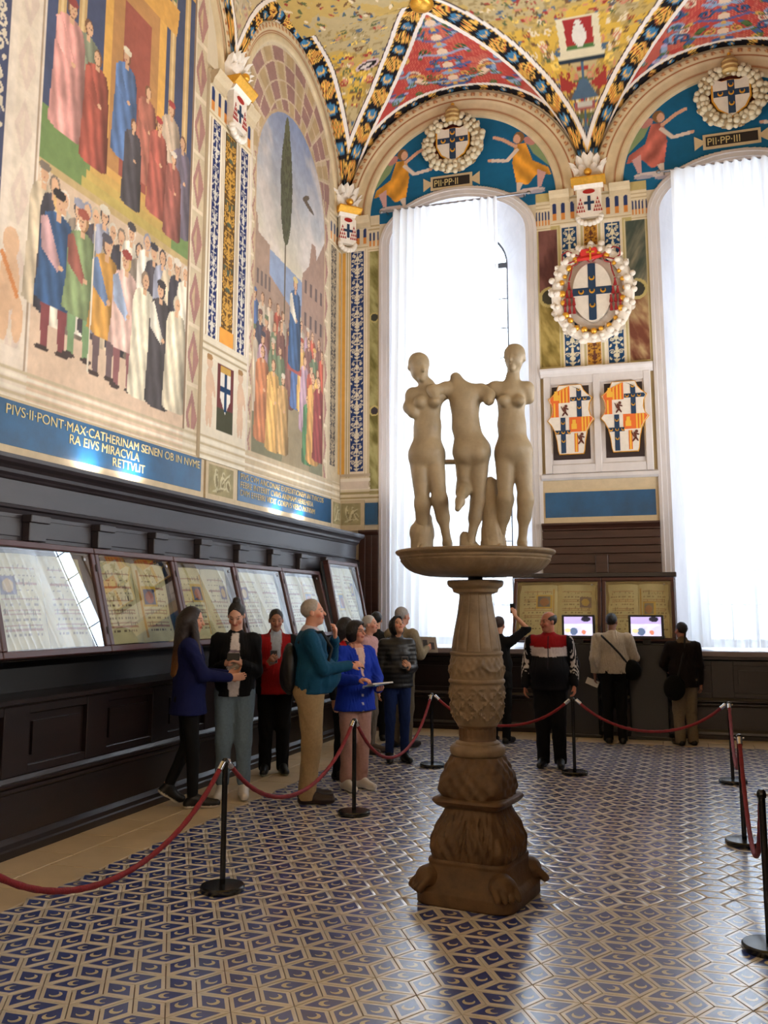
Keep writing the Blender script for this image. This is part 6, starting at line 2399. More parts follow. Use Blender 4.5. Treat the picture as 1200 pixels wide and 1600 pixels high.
def rope(i, j, low, label):
    a, b = Vector((POST[i][0], POST[i][1], ZT - .02)), Vector((POST[j][0], POST[j][1], ZT - .02))
    d = (b - a).normalized()
    a, b = a + d * .04, b - d * .04
    n = 60
    sag = ZT - .02 - low
    mid = (a + b) / 2
    root = tag(empty('barrier_rope', (mid.x, mid.y, low)), label, 'rope', 'red barrier ropes')
    pts, rs_ = [], []
    for k in range(n + 1):
        t = k / n
        q = (math.cosh(3.0 * (t - .5)) - 1) / (math.cosh(1.5) - 1)
        p = a.lerp(b, t)
        p.z = low + sag * q
        pts.append(p - mid + Vector((0, 0, mid.z - low)))
        rs_.append(.0145 + .0012 * math.sin(k * 2.1))
    MB().tube(pts, rs_, 10).build('cord', ROPE, root, True)
    for e, (p, q) in enumerate(((pts[0], pts[2]), (pts[-1], pts[-3]))):
        dd = (q - p).normalized()
        MB().tube([p - dd * .01, p + dd * .05], .0185, 10).build('ferrule', CHROME, root, True)


rope(7, 0, .36, 'red rope hanging toward the entrance from the post by the woman in jeans')
rope(0, 1, .365, 'red rope hanging in front of the man in khaki trousers')
rope(1, 2, .29, 'red rope hanging in front of the woman in the puffer vest')
rope(2, 3, .45, 'red rope passing behind the pedestal to the track jacket man')
rope(3, 4, .45, 'red rope hanging in front of the men at the screens')
rope(4, 5, .36, 'red rope between the corner post and the post near the sunlit floor')
rope(5, 6, .22, 'red rope leaving the frame from the post near the sunlit floor')

# ================================================================== statue: three plain standing stone figures
STAT = mat('buff_marble_figures', (0.55, 0.49, 0.39), 0.5, var=0.2, scale=6.0, bump=0.2, bscale=25, spec=0.35)
sta = tag(empty('marble_statue', (PC[0], PC[1], 1.985), 0.21), 'buff marble group of three standing figures on the basin', 'statue')


def stat_fig(name, head, neck, shl, shr, chest, waist, hip, legs, arms, hwc, hww, hwh, back, turn):
    S = SDF((-.56, -.30, -.02), (.48, .30, 1.36), .0068)
    sy = .78
    S.cone((chest[0], chest[1], chest[2] + .01), (waist[0], waist[1], waist[2] + .02), hwc, hww, .04, (1, sy))
    S.cone((waist[0], waist[1], waist[2]), (hip[0], hip[1], hip[2] + .02), hww, hwh * .92, .05, (1, .85))
    S.ell(hip, (hwh, hwh * .78, hwh * .8), .05)
    S.cone(shl, shr, .045, .045, .05, (1, .9))
    S.cone(neck, (chest[0], chest[1], chest[2] + .07), .036, .055, .03)
    b = 1 if back else -1
    if back:
        for s in (-1, 1):
            S.ell((hip[0] + s * .045, hip[1] - .055, hip[2] - .02), (.055, .05, .06), .03)
    else:
        for s in (-1, 1):
            S.ell((chest[0] + s * .048, chest[1] - .075, chest[2] - .005), (.036, .03, .036), .03)
    for (h0, k0, a0, toe) in legs:
        S2 = SDF((-.56, -.30, -.02), (.48, .30, 1.36), .0068)
        S2.cone(h0, k0, .066, .043, .04)
        S2.cone(k0, ((k0[0] * .6 + a0[0] * .4), (k0[1] * .6 + a0[1] * .4) - b * .006, (k0[2] * .6 + a0[2] * .4)), .042, .041, .03)
        S2.cone(k0, a0, .040, .025, .03)
        S2.cone((a0[0], a0[1], a0[2] - .02), toe, .028, .018, .03)
        kk = .018
        hh = np.maximum(kk - np.abs(S.F - S2.F), 0) / kk
        S.F = np.minimum(S.F, S2.F) - hh * hh * kk * .25
    for (pts, r0, r1) in arms:
        n = len(pts) - 1
        for i in range(n):
            S.cone(pts[i], pts[i + 1], r0 + (r1 - r0) * i / n, r0 + (r1 - r0) * (i + 1) / n, .03)
    if head is not None:
        c, s = math.cos(turn[0]), math.sin(turn[0])
        hx, hy, hz = head

        def hp(x, y, z):
            # face looks to -y, turned about z and nodded
            y, z = y * math.cos(turn[1]) - z * math.sin(turn[1]), y * math.sin(turn[1]) + z * math.cos(turn[1])
            return (hx + x * c - y * s, hy + x * s + y * c, hz + z)
        S.cone(neck, hp(0, .01, -.05), .036, .034, .03)
        S.ell(hp(0, .012, .025), (.066, .074, .064), .03)
        S.ell(hp(0, -.015, -.02), (.054, .058, .064), .03)
        S.cone(hp(0, -.066, .0), hp(0, -.082, -.028), .008, .011, .012)
        for q in (-1, 1):
            S.ell(hp(q * .024, -.072, .004), (.012, .01, .007), .010, op='s')
        S.ell(hp(0, -.066, -.05), (.018, .009, .005), .008)
        S.ell(hp(0, -.058, -.078), (.022, .02, .018), .02)
        for i in range(9):   # hair band of soft waves
            a = math.pi * (i / 8) * 1.15 - .24
            S.ell(hp(.054 * math.cos(a), -.02 + .03 * (1 - math.sin(a)), .0 + .062 * math.sin(a)), (.018, .024, .017), .012)
        S.ell(hp(0, .075, .025), (.04, .035, .035), .02)
    S.wrinkle(.0006, 60, 1.0)
    V, F = S.surface()
    V = relax(V, F, 2)
    return mesh_obj(name, np_mesh(name, V, F, smooth=True), STAT, sta)


Z0 = 1.985
q = lambda u, w, z: (u, w, z - Z0)
stat_fig('figure', q(-.335, -.02, 3.165), q(-.285, 0, 3.05), q(-.375, 0, 2.985), q(-.195, .01, 3.0), q(-.28, 0, 2.93), q(-.285, 0, 2.765), q(-.29, 0, 2.60),
         [(q(-.335, 0, 2.58), q(-.318, -.03, 2.29), q(-.315, .02, 2.06), q(-.325, -.08, 2.01)), (q(-.245, 0, 2.58), q(-.21, -.05, 2.31), q(-.168, .0, 2.06), q(-.15, -.1, 2.01))],
         [([q(-.375, 0, 2.985), q(-.395, -.03, 2.90), q(-.375, -.05, 2.86)], .038, .032), ([q(-.195, .01, 3.0), q(-.13, .04, 3.0), q(-.1, .03, 3.03)], .036, .026)],
         .086, .074, .108, False, (.45, .22))
stat_fig('figure', None, q(-.105, .0, 3.09), q(-.165, 0, 3.02), q(.055, 0, 3.0), q(-.05, 0, 2.915), q(-.045, 0, 2.765), q(-.012, 0, 2.62),
         [(q(.035, 0, 2.6), q(.025, .02, 2.31), q(-.025, .0, 2.06), q(-.02, .09, 2.01)), (q(-.055, 0, 2.6), q(-.06, .03, 2.40), q(-.085, -.16, 2.30), q(-.10, -.20, 2.24))],
         [([q(-.165, 0, 3.02), q(-.25, -.05, 3.0), q(-.235, -.07, 2.95)], .038, .03), ([q(.055, 0, 3.0), q(.10, -.02, 2.97), q(.10, -.05, 2.93)], .04, .034)],
         .096, .075, .112, True, (0, 0))
stat_fig('figure', q(.262, -.01, 3.21), q(.25, 0, 3.09), q(.14, 0, 3.015), q(.335, 0, 3.01), q(.238, 0, 2.925), q(.238, 0, 2.77), q(.246, 0, 2.61),
         [(q(.195, 0, 2.58), q(.19, -.04, 2.31), q(.156, .01, 2.06), q(.145, -.09, 2.01)), (q(.295, 0, 2.58), q(.312, -.03, 2.31), q(.287, .0, 2.06), q(.30, -.1, 2.01))],
         [([q(.14, 0, 3.015), q(.08, .04, 3.01), q(.04, .03, 3.03)], .038, .028), ([q(.335, 0, 3.01), q(.35, .02, 2.95)], .036, .034)],
         .088, .075, .110, False, (-.4, .05))
for nm, pts in (('stone_support', [((.10, .04, 2.42), .045), ((.11, .03, 2.25), .06), ((.115, .02, 2.0), .085)]), ('stone_support', [((-.31, .03, 2.2), .05), ((-.325, .03, 2.12), .07), ((-.325, .02, 2.0), .07)]),
                ('stone_support', [((-.06, .03, 2.09), .035), ((-.03, .02, 2.0), .075)])):
    S = SDF((-.5, -.2, -.02), (.4, .25, .56), .008)
    for (a, r1), (b, r2) in zip(pts[:-1], pts[1:]):
        S.cone(q(*a), q(*b), r1, r2, .03)
    S.wrinkle(.003, 50, 2.0)
    V, F = S.surface()
    mesh_obj(nm, np_mesh(nm, relax(V, F, 1), F, smooth=True), STAT, sta)
MB().tube([q(-.195, 0, 2.555), q(-.11, 0, 2.555)], .016, 8).build('strut', STAT, sta, True)
MB().lathe([(0, 0), (.42, 0), (.43, .006), (.42, .02), (.40, .026), (0, .026)], (0, 0, -.004), 40).build('plinth', STAT, sta, True)

# ================================================================== people
SKIN = mat('skin', rough=0.5, attr='Col', spec=0.35)
CLOTH = mat('woven_cloth', rough=0.85, attr='Col', var=0.12, scale=45, bump=0.15, bscale=250, spec=0.2)
SHINY = mat('padded_nylon', rough=0.45, attr='Col', var=0.08, scale=20, spec=0.45)
HAIR = mat('hair', rough=0.45, attr='Col', var=0.3, scale=60, bump=0.5, bscale=120, spec=0.4, stretch=(3, 3, .6))
SHOE = mat('shoe_leather', rough=0.45, attr='Col', spec=0.4)


def rotz(a):
    return np.array([[math.cos(a), -math.sin(a), 0], [math.sin(a), math.cos(a), 0], [0, 0, 1]])


def rotx(a):
    return np.array([[1, 0, 0], [0, math.cos(a), -math.sin(a)], [0, math.sin(a), math.cos(a)]])


def roty(a):
    return np.array([[math.cos(a), 0, math.sin(a)], [0, 1, 0], [-math.sin(a), 0, math.cos(a)]])


def ik(sh, ha, hint, l1=.285, l2=.26):
    sh, ha, hint = np.array(sh, float), np.array(ha, float), np.array(hint, float)
    d = ha - sh
    L = np.linalg.norm(d)
    if L > (l1 + l2) * .995:
        ha = sh + d / L * (l1 + l2) * .995
        d = ha - sh
        L = np.linalg.norm(d)
    x = (l1 * l1 - l2 * l2 + L * L) / (2 * L)
    h = math.sqrt(max(0, l1 * l1 - x * x))
    n = d / L
    hint = hint - n * (hint @ n)
    hint /= np.linalg.norm(hint) + 1e-9
    return sh + n * x + hint * h, ha


def const(c):
    return lambda V: np.tile(np.array(c, np.float32), (len(V), 1))


def person(loc, heading, H, label, top, trouser, hair, shoe, skin=(0.74, 0.55, 0.45), head=(0, 0, 0), R=None, L=None, build=1.0, belly=0.0, lean=0.0,
           legs=None, top_mat=None, res=.0088, group=None, extra=None, female=False, sleeve_to=1.0):
    """one clothed figure. R / L: dict(hand=(x,y,z), hint, dir, palm, curl); head=(yaw, pitch, roll); built at 1.75 m and scaled to H"""
    s = H / 1.75
    hip = np.array((0, 0, .93))
    shx = (.165 if female else .188) * build
    neck = np.array((0, -.005 + lean, 1.475))
    hc = np.array((0, .02 + lean * 1.3, 1.628))
    lg = {'R': ((.085, 0, .92), (.09, .02, .50), (.095, -.02, .085), (.115, .14, .035)), 'L': ((-.085, 0, .92), (-.09, .02, .50), (-.095, -.02, .085), (-.115, .14, .035))}
    if legs:
        for k, v in legs.items():
            lg[k] = v
    arms = {}
    for sd, A, sg in (('R', R, 1), ('L', L, -1)):
        A = dict(A or {})
        sh = np.array((sg * shx, -.01 + lean * .9, 1.405))
        ha = A.get('hand', (sg * (shx + .06), .03, .86))
        el, wr = ik(sh, ha, A.get('hint', (sg * .25, -.8, -.3)))
        d = np.array(A.get('dir', wr - el), float)
        d /= np.linalg.norm(d)
        pn = np.array(A.get('palm', (-sg, 0, 0)), float)
        pn = pn - d * (pn @ d)
        pn /= np.linalg.norm(pn) + 1e-9
        arms[sd] = (sh, el, wr, d, pn, A.get('curl', .5), sg)
    pts = [np.array((0, 0, 1.82)), np.array((0, .2, 0)), np.array((0, -.2, 0))] + [np.array(p) for v in lg.values() for p in v] + [p for v in arms.values() for p in v[:3]] + [v[2] + v[3] * .2 for v in arms.values()]
    lo, hi = np.min(pts, 0) - .17, np.max(pts, 0) + .17
    hi[2] = max(hi[2], 1.85)
    lo[2] = -.02
    Rh = rotz(head[0]) @ rotx(head[1]) @ roty(head[2])
    hp = lambda x, y, z: tuple(hc + Rh @ np.array((x, y, z)))
    Mi = Rh.T
    # ---------------- body: one continuous skin
    S = SDF(lo, hi, res)
    S.cone((0, lean * .5, 1.12), (0, lean * .9, 1.33), .10, .115, .05, (1.2, .8))
    S.cone((0, 0, .95), (0, lean * .4, 1.1), .11, .10, .05, (1.2, .85))
    S.cone((-shx * .8, -.01 + lean * .9, 1.40), (shx * .8, -.01 + lean * .9, 1.40), .05, .05, .05)
    S.cone(tuple(neck), hp(0, -.02, -.07), .056, .052, .03)
    S.ell(hp(0, -.012, .035), (.072, .090, .083), .02, Mi)
    S.ell(hp(0, .018, -.025), (.057, .068, .083), .03, Mi)
    S.ell(hp(0, .052, -.088), (.03, .028, .024), .03, Mi)
    S.cone(hp(0, .084, .008), hp(0, .106, -.028), .008, .013, .014)
    S.ell(hp(0, .076, .024), (.045, .014, .010), .015, Mi)
    for g in (-1, 1):
        S.ell(hp(g * .030, .092, .004), (.016, .012, .010), .012, Mi, 's')
        S.ell(hp(g * .030, .076, .004), (.012, .012, .011), .004, Mi)
        S.ell(hp(g * .074, -.008, -.005), (.010, .018, .030), .008, Mi)
        S.ell(hp(g * .04, .06, -.03), (.022, .02, .02), .02, Mi)
    S.ell(hp(0, .085, -.050), (.024, .010, .0055), .008, Mi)
    S.ell(hp(0, .083, -.061), (.020, .010, .006), .008, Mi)
    for sd, (sh, el, wr, d, pn, cl, sg) in arms.items():
        S.cone(sh, el, .047, .038, .03)
        S.cone(el, wr, .038, .025, .02)
        lat = np.cross(d, pn)
        pc = wr + d * .048
        for t in (-.022, 0, .022):
            S.cone(wr + d * .01 + lat * t * .7, wr + d * .082 + lat * t, .017, .0135, .014)
        for i, (t, ln) in enumerate(((-.031, .062), (-.0105, .072), (.0105, .068), (.030, .052))):
            r0 = wr + d * .084 + lat * t
            a1, a2 = cl * .8, cl * 1.9
            d1 = d * math.cos(a1) + pn * math.sin(a1)
            d2 = d * math.cos(a2) + pn * math.sin(a2)
            k1 = r0 + d1 * ln * .52
            S.cone(r0 - d * .012, k1, .0098, .0090, .004)
            S.cone(k1, k1 + d2 * ln * .5, .0090, .0078, .004)
        th = wr + d * .028 - lat * .028
        td = (d * .72 - lat * .5 + pn * .45)
        td /= np.linalg.norm(td)
        S.cone(wr + d * .012 - lat * .012, th + td * .03, .017, .0118, .010)
        S.cone(th + td * .03, th + td * .03 + (d * .8 + pn * .55) * .03, .0112, .0092, .005)
    for sd, (h0, k0, a0, t0) in lg.items():
        S.cone(h0, k0, .07, .048, .04)
        S.cone(k0, a0, .046, .034, .03)
        S.cone(a0, t0, .034, .026, .03)
    V, F = S.surface()
    V = relax(V, F, 1, .4)
    col = np.tile(np.array(skin, np.float32), (len(V), 1))
    loc_h = (V - hc) @ Rh            # head coordinates
    x, y, z = loc_h[:, 0], loc_h[:, 1], loc_h[:, 2]
    hd = (np.abs(x) < .1) & (y > .03) & (np.abs(z) < .13)
    hcol = np.array(hair['col'], np.float32)
    col[hd & (np.abs(x) < .026) & (np.abs(z + .055) < .0105) & (y > .078)] = np.array(skin) * (.80, .55, .55)
    for g in (-1, 1):
        e = hd & (np.hypot((x - g * .030) / .013, (z - .004) / .0065) < 1)
        col[e] = np.array(skin) * .42 + .02
        br = hd & (np.abs(z - .026 + 6 * (x - g * .03) ** 2) < .0042) & (np.abs(x - g * .032) < .02)
        col[br] = hcol * .35 + np.array(skin) * .45
    ck = hd & (np.hypot((np.abs(x) - .042) / .022, (z + .03) / .02) < 1)
    col[ck] = col[ck] * (1.02, .90, .88)
    ob = mesh_obj('person', np_mesh('person', V * s, F, lin(col), True), SKIN)
    tag(ob, label, 'person', group)
    ob.location = (loc[0], loc[1], 0)
    ob.rotation_euler = (0, 0, math.radians(heading))

    def part(name, S, m, colfn, it=1):
        V, F = S.surface()
        if not len(F):
            return None
        V = relax(V, F, it, .5)
        return mesh_obj(name, np_mesh(name, V * s, F, lin(np.clip(colfn(V), 0, 1)), True), m, ob)
    gres = max(res, .0122)
    # ---------------- trousers
    w = trouser.get('w', .012)
    S = SDF((lo[0], lo[1], 0), (hi[0], hi[1], 1.12), gres)
    S.ell((0, -.012, .965), (.160 * (1 + (build - 1) * .8) + w * .4, .118 + w * .3 + belly * .3, .125), .05)
    for g in (-1, 1):
        S.ell((g * .07, -.06, .93), (.085, .075, .09), .04)
    for sd, (h0, k0, a0, t0) in lg.items():
        S.cone(h0, k0, .088 * (1 + (build - 1) * .6) + w, .060 + w, .04)
        S.cone(k0, (a0[0], a0[1], a0[2] + trouser.get('crop', -.02)), .058 + w, .046 + w * trouser.get('flare', 1.0), .03)
    S.cut((0, 0, 1), 1.045)
    cz = .035 + max(0, trouser.get('crop', 0)) * .9
    if not legs:
        S.cut((0, 0, -1), -cz)
    S.wrinkle(.004, 30, 1.3 + H)
    part('trousers', S, CLOTH, trouser['col'] if callable(trouser['col']) else const(trouser['col']))
    # ---------------- shoes
    for sd, (h0, k0, a0, t0) in lg.items():
        a0, t0 = np.array(a0), np.array(t0)
        fd = t0 - a0
        fd[2] = 0
        fd /= np.linalg.norm(fd) + 1e-9
        S = SDF(np.minimum(a0, t0) - .14, np.maximum(a0, t0) + .14, .008)
        heel = a0 - fd * .035 + np.array((0, 0, -.045))
        S.cone(heel, t0 + fd * .05 + np.array((0, 0, .005)), .040, .034, .03, (1.0, 1.0))
        S.cone(a0 + np.array((0, 0, -.01)), heel, .046, .042, .03)
        S.cone(a0 + fd * .02, t0, .045, .036, .03)
        flat = abs((t0 - heel)[2]) < .03
        if flat:
            S.cut((0, 0, -1), -.002)
            sc, uc = np.array(shoe.get('sole', shoe['col'])), np.array(shoe['col'])
            fn = lambda V, sc=sc, uc=uc: np.where((V[:, 2] < .026)[:, None], sc[None], uc[None]).astype(np.float32)
        else:
            up = np.array(shoe.get('up', (0, 0, 1)), float)
            ax = (t0 - heel) / np.linalg.norm(t0 - heel)
            nn = np.cross(np.cross(ax, (0, 0, 1.0)), ax)
            nn /= np.linalg.norm(nn)
            sc, uc = np.array(shoe.get('sole', shoe['col'])), np.array(shoe['col'])
            S.cut(-nn, -(heel @ nn) + .030)
            fn = lambda V, sc=sc, uc=uc, nn=nn, heel=heel: np.where(((V - heel) @ nn < -.008)[:, None], sc[None], uc[None]).astype(np.float32)
        part('shoe', S, SHOE, fn)
    # ---------------- upper garment
    t = top.get('t', .016)
    hem = top.get('hem', .90)
    S = SDF((lo[0], lo[1], hem - .03), (hi[0], hi[1], 1.60), gres)
    b = build
    S.cone((0, lean * .45 + belly * .2, 1.14), (0, lean * .9, 1.33), (.112 + t) * b, (.122 + t) * b, .06, (1.16, .86))
    S.cone((-shx * .78, -.012 + lean * .9, 1.395), (shx * .78, -.012 + lean * .9, 1.395), .058 + t * .7, .058 + t * .7, .05)
    S.cone((0, -.02 + lean, 1.40), (0, -.012 + lean, 1.465 + top.get('collar', 0)), .075 + t * .4, .058 + t * .5, .03)
    S.ell((0, .015 + belly * .55 + lean * .3, 1.08), ((.150 + t) * b + belly * .3, .115 + t + belly, .17), .06)
    if female:
        for g in (-1, 1):
            S.ell((g * .065, .085 + lean * .8, 1.27), (.062, .05, .06), .05)
    S.cone((0, lean * .2 + belly * .3, 1.05), (0, belly * .2, hem), (.135 + t) * b, (.142 + t + top.get('flare', 0)) * b, .05, (1.15, .88))
    for sd, (sh, el, wr, d, pn, cl, sg) in arms.items():
        st = top.get('sleeve', .016)
        we = wr - (wr - el) / np.linalg.norm(wr - el) * .012
        S.cone(sh, el, .054 + st, .042 + st, .035)
        S.cone(el, we, .042 + st, .030 + st * .8, .025)
    S.cut((0, 0, -1), -hem)
    S.wrinkle(top.get('wr', .0045), top.get('wsc', 34), H * 3)
    if top.get('quilt'):
        Zq = S.ax[2][None, None, :]
        S.F += .006 * np.abs(np.sin(Zq * math.pi / .055)) * -1 + .004
    part(top.get('name', 'jacket'), S, top_mat or CLOTH, top['col'] if callable(top['col']) else const(top['col']))
    # ---------------- hair
    st = hair['style']
    if st != 'none':
        S = SDF(hc - .22 - np.array((0, .08, hair.get('len', 0))), hc + .24, .0072)
        S.ell(hp(0, -.017, .037), (.078, .095, .089), .02, Mi)
        if st in ('bob', 'long'):
            S.ell(hp(0, -.03, -.01), (.094, .095, .115), .04, Mi)
        if st == 'long':
            for (px_, py_, r1, r2) in ((-.045, -.05, .062, .045), (.045, -.05, .062, .045), (0, -.085, .07, .05)):
                a = np.array(hp(px_, py_, -.02))
                S.cone(a, a + np.array((px_ * .3, -.05 + hair.get('fwd', 0), -hair['len'])), r1, r2, .04)
            if hair.get('front'):
                a = np.array(hp(hair['front'] * .07, .03, -.04))
                S.cone(a, a + np.array((hair['front'] * .03, .05, -.28)), .04, .03, .03)
        if st == 'bun':
            S.ell(hp(0, -.055, .128), (.040, .038, .034), .006, Mi)
        if st == 'bob':
            S.ell(hp(0, .045, .085), (.06, .045, .03), .03, Mi)
        fcut = hair.get('face', (.062, .085, .105))
        S.ell(hp(0, .102, -.028), (fcut[0] + .005, fcut[1] + .004, fcut[2] + .010), .015, Mi, 's')
        if st in ('short', 'thin', 'horse', 'bun'):
            S.ell(hp(0, .06, -.14), (.12, .12, .105), .02, Mi, 's')
        if st == 'horse':
            S.ell(hp(0, .03, .10), (.068, .12, .075), .02, Mi, 's')
        S.wrinkle(.0025, 110, 2.0)
        if hair.get('col2') is not None:
            c1, c2 = np.array(hair['col']), np.array(hair['col2'])
            zt, zb = hc[2] - .12, hc[2] - hair['len']
            fn = lambda V: (c1[None] * (1 - np.clip((zt - V[:, 2]) / (zt - zb), 0, 1)[:, None]) + c2[None] * np.clip((zt - V[:, 2]) / (zt - zb), 0, 1)[:, None]).astype(np.float32)
        else:
            fn = const(hair['col'])
        part('hair', S, HAIR, fn)
    P = {'hand' + k: (v[2] + v[3] * .085, v[3], v[4]) for k, v in arms.items()}
    P['ob'], P['s'], P['hp'], P['hc'], P['Rh'], P['arms'] = ob, s, hp, hc, Rh, arms
    if extra:
        extra(P)
    bpy.context.view_layer.update()
    return P


def world_of(P, p):
    return P['ob'].matrix_world @ Vector([float(c) * P['s'] for c in p])


def carried(name, P, p, mb_or_mesh, m, label, cat, rot=(0, 0, 0)):
    """a thing of its own that a person holds: placed in world space next to the hand"""
    r0 = tag(empty(name, world_of(P, p)), label, cat)
    a = P['ob'].rotation_euler[2]
    r0.rotation_euler = (rot[0], rot[1], a + rot[2])
    return r0


def phone(P, sd, label, col=(0.05, 0.05, 0.06), tilt=.5, yaw=0):
    c, d, pn = P['hand' + sd]
    r0 = carried('mobile_phone', P, c + pn * .024 + d * .01, None, None, label, 'phone', (tilt, 0, yaw))
    MB().box(-.036, -.005, -.055, .036, .005, .075, .003).build('phone_body', mat('phone_shell_%d' % int(col[0] * 100), col, .3), r0)
    MB().box(-.032, .0052, -.048, .032, .0062, .068).build('phone_screen', mat('phone_screen', (.10, .12, .16), .1, spec=.6), r0)
    return r0


BLKC, NAVYC = (.035, .035, .04), (.045, .05, .10)
WHITE_SH = dict(col=(.80, .78, .75), sole=(.86, .85, .82))
BLACK_SH = dict(col=(.03, .03, .03), sole=(.05, .05, .05))

# 1 woman with long hair, mid step
P = person((-4.10, 7.40), -60, 1.67, 'long haired woman in a dark blue coat stepping beside the wooden bench', dict(col=(.05, .075, .25), hem=.80, t=.02, flare=.03, name='coat'), dict(col=BLKC, w=.0), dict(style='long', col=(.10, .05, .045), col2=(.50, .34, .18), len=.46, front=1),
           dict(col=BLKC, sole=(.82, .80, .74)), head=(-.25, -.1, 0), R=dict(hand=(.10, .36, 1.12), hint=(.5, -.5, -1), dir=(-.1, 1, .05), palm=(-1, 0, .4), curl=.25), L=dict(hand=(-.08, .34, 1.14), hint=(-.5, -.5, -1), dir=(.2, 1, .15), palm=(.4, 0, 1), curl=.5), female=True,
           legs={'R': ((.085, 0, .92), (.08, .05, .50), (.08, .06, .085), (.09, .22, .035)), 'L': ((-.085, 0, .92), (-.09, .0, .50), (-.10, -.16, .17), (-.10, -.08, .05))})
# 2 woman in jeans with a camera
def blazer(V):
    c = np.tile(np.array((.03, .032, .045), np.float32), (len(V), 1))
    front = (V[:, 1] > .02) & (np.abs(V[:, 0] - .0) < .035 + .05 * np.clip((1.42 - V[:, 2]) / .5, 0, 1) * np.clip((V[:, 2] - .9) * 4, 0, 1)) & (V[:, 2] < 1.47)
    c[front] = (.78, .75, .74)
    tx = front & (np.abs((V[:, 2] % .09) - .045) < .012) & (V[:, 2] > 1.1) & (V[:, 2] < 1.32) & (np.abs(V[:, 0]) < .05)
    c[tx] = (.45, .40, .45)
    return c


P = person((-3.90, 7.88), -158, 1.71, 'woman in black blazer and grey jeans looking down at a small camera', dict(col=blazer, hem=.90, t=.018, name='blazer'), dict(col=(.38, .45, .50), w=.016, crop=.06), dict(style='bun', col=(.07, .05, .045), face=(.064, .088, .108)), WHITE_SH,
           skin=(.76, .58, .49), head=(-.1, -.42, 0), R=dict(hand=(.075, .21, 1.20), hint=(.35, -.5, -1), dir=(-.55, .55, .5), palm=(-.7, -.2, -.2), curl=.75), L=dict(hand=(-.075, .21, 1.20), hint=(-.35, -.5, -1), dir=(.55, .55, .5), palm=(.7, -.2, -.2), curl=.75), female=True)
r0 = carried('compact_camera', P, (0, .275, 1.265), None, None, 'small black compact camera held up by the woman in jeans', 'camera')
MB().box(-.055, -.015, -.033, .055, .015, .033, .006).build('camera_body', BLK, r0)
MB().lathe([(0, .014), (.024, .014), (.024, .03), (.018, .034), (0, .034)][::-1], (0, 0, 0), 20, 'Y').build('lens', BLK, r0, True)


# 3 man in red jacket
def redjack(V):
    c = np.tile(np.array((.52, .04, .05), np.float32), (len(V), 1))
    c[(np.abs(V[:, 0]) > .155) | (V[:, 1] < -.05)] = (.035, .035, .045)
    f = (V[:, 1] > .03) & (np.abs(V[:, 0]) < .045 + .10 * (V[:, 2] - 1.28)) & (V[:, 2] > 1.22)
    c[f] = (.55, .57, .60)
    c[(V[:, 2] > 1.45) & ~f & (V[:, 1] > -.02) & (np.abs(V[:, 0]) < .14)] = (.45, .04, .045)
    return c


P = person((-4.06, 9.12), -152, 1.65, 'dark haired man in a red and black jacket reading a phone by the cases', dict(col=redjack, hem=.84, t=.03, collar=.03, name='jacket'), dict(col=(.04, .035, .04), w=.02), dict(style='short', col=(.04, .035, .035), face=(.066, .085, .098)), dict(col=(.05, .05, .05), sole=(.60, .62, .55)),
           skin=(.55, .38, .30), head=(0, -.12, 0), R=dict(hand=(.10, .26, 1.17), hint=(.35, -.5, -1), dir=(-.5, .5, .6), palm=(-.3, -.9, .1), curl=.6), L=dict(hand=(-.25, .05, .88)), build=1.06, belly=.03)
phone(P, 'R', 'grey mobile phone held by the man in the red jacket', (.35, .35, .36), .2, 0)


# 4 grey haired man in teal
P = person((-3.18, 7.90), -66, 1.74, 'grey haired man in a teal sweater and khaki trousers gazing across the room', dict(col=lambda V: np.where(((V[:, 2] > 1.468) & (np.abs(V[:, 0]) < .085))[:, None], np.array((.66, .62, .64))[None], np.array((.05, .25, .36))[None]).astype(np.float32), hem=.93, t=.026, wr=.006, name='sweater'),
           dict(col=(.56, .47, .34), w=.026), dict(style='short', col=(.58, .54, .50), face=(.070, .092, .12)), dict(col=(.13, .075, .05), sole=(.16, .10, .07)), skin=(.74, .52, .42), head=(-.12, .12, 0),
           R=dict(hand=(.12, .34, 1.17), hint=(.5, -.6, -1), dir=(-.3, 1, .15), palm=(-.6, 0, -.8), curl=.55), L=dict(hand=(-.06, .22, 1.40), hint=(-1, -.2, -.9), dir=(.3, .1, 1), palm=(0, -1, .3), curl=.7), belly=.075, build=1.12)
phone(P, 'R', 'dark mobile phone held by the grey haired man in teal', (.04, .04, .05), 1.0, 0)
bp_ = tag(empty('backpack', world_of(P, (.02, -.175, 1.20))), 'black backpack on the back of the grey haired man in teal', 'backpack')
bp_.rotation_euler = (0, 0, math.radians(-62))
S = SDF((-.2, -.14, -.32), (.2, .14, .26), .010)
S.ell((0, -.01, -.06), (.135, .07, .225), .03).ell((0, -.05, -.12), (.10, .045, .12), .03)
S.wrinkle(.004, 40, 1)
V, F = S.surface()
mesh_obj('pack_bag', np_mesh('pack_bag', relax(V, F), F, lin(np.tile(np.array((.03, .03, .038)), (len(V), 1))), True), SHINY, bp_)
for g in (-1, 1):
    MB().tube([(g * .10, .06, .16), (g * .13, .13, .25), (g * .135, .26, .26), (g * .14, .345, .12), (g * .15, .30, -.05), (g * .16, .16, -.18), (g * .12, .06, -.22)], .016, 6).build('shoulder_strap', mat('black_webbing', (.03, .03, .035), .8), bp_, True)


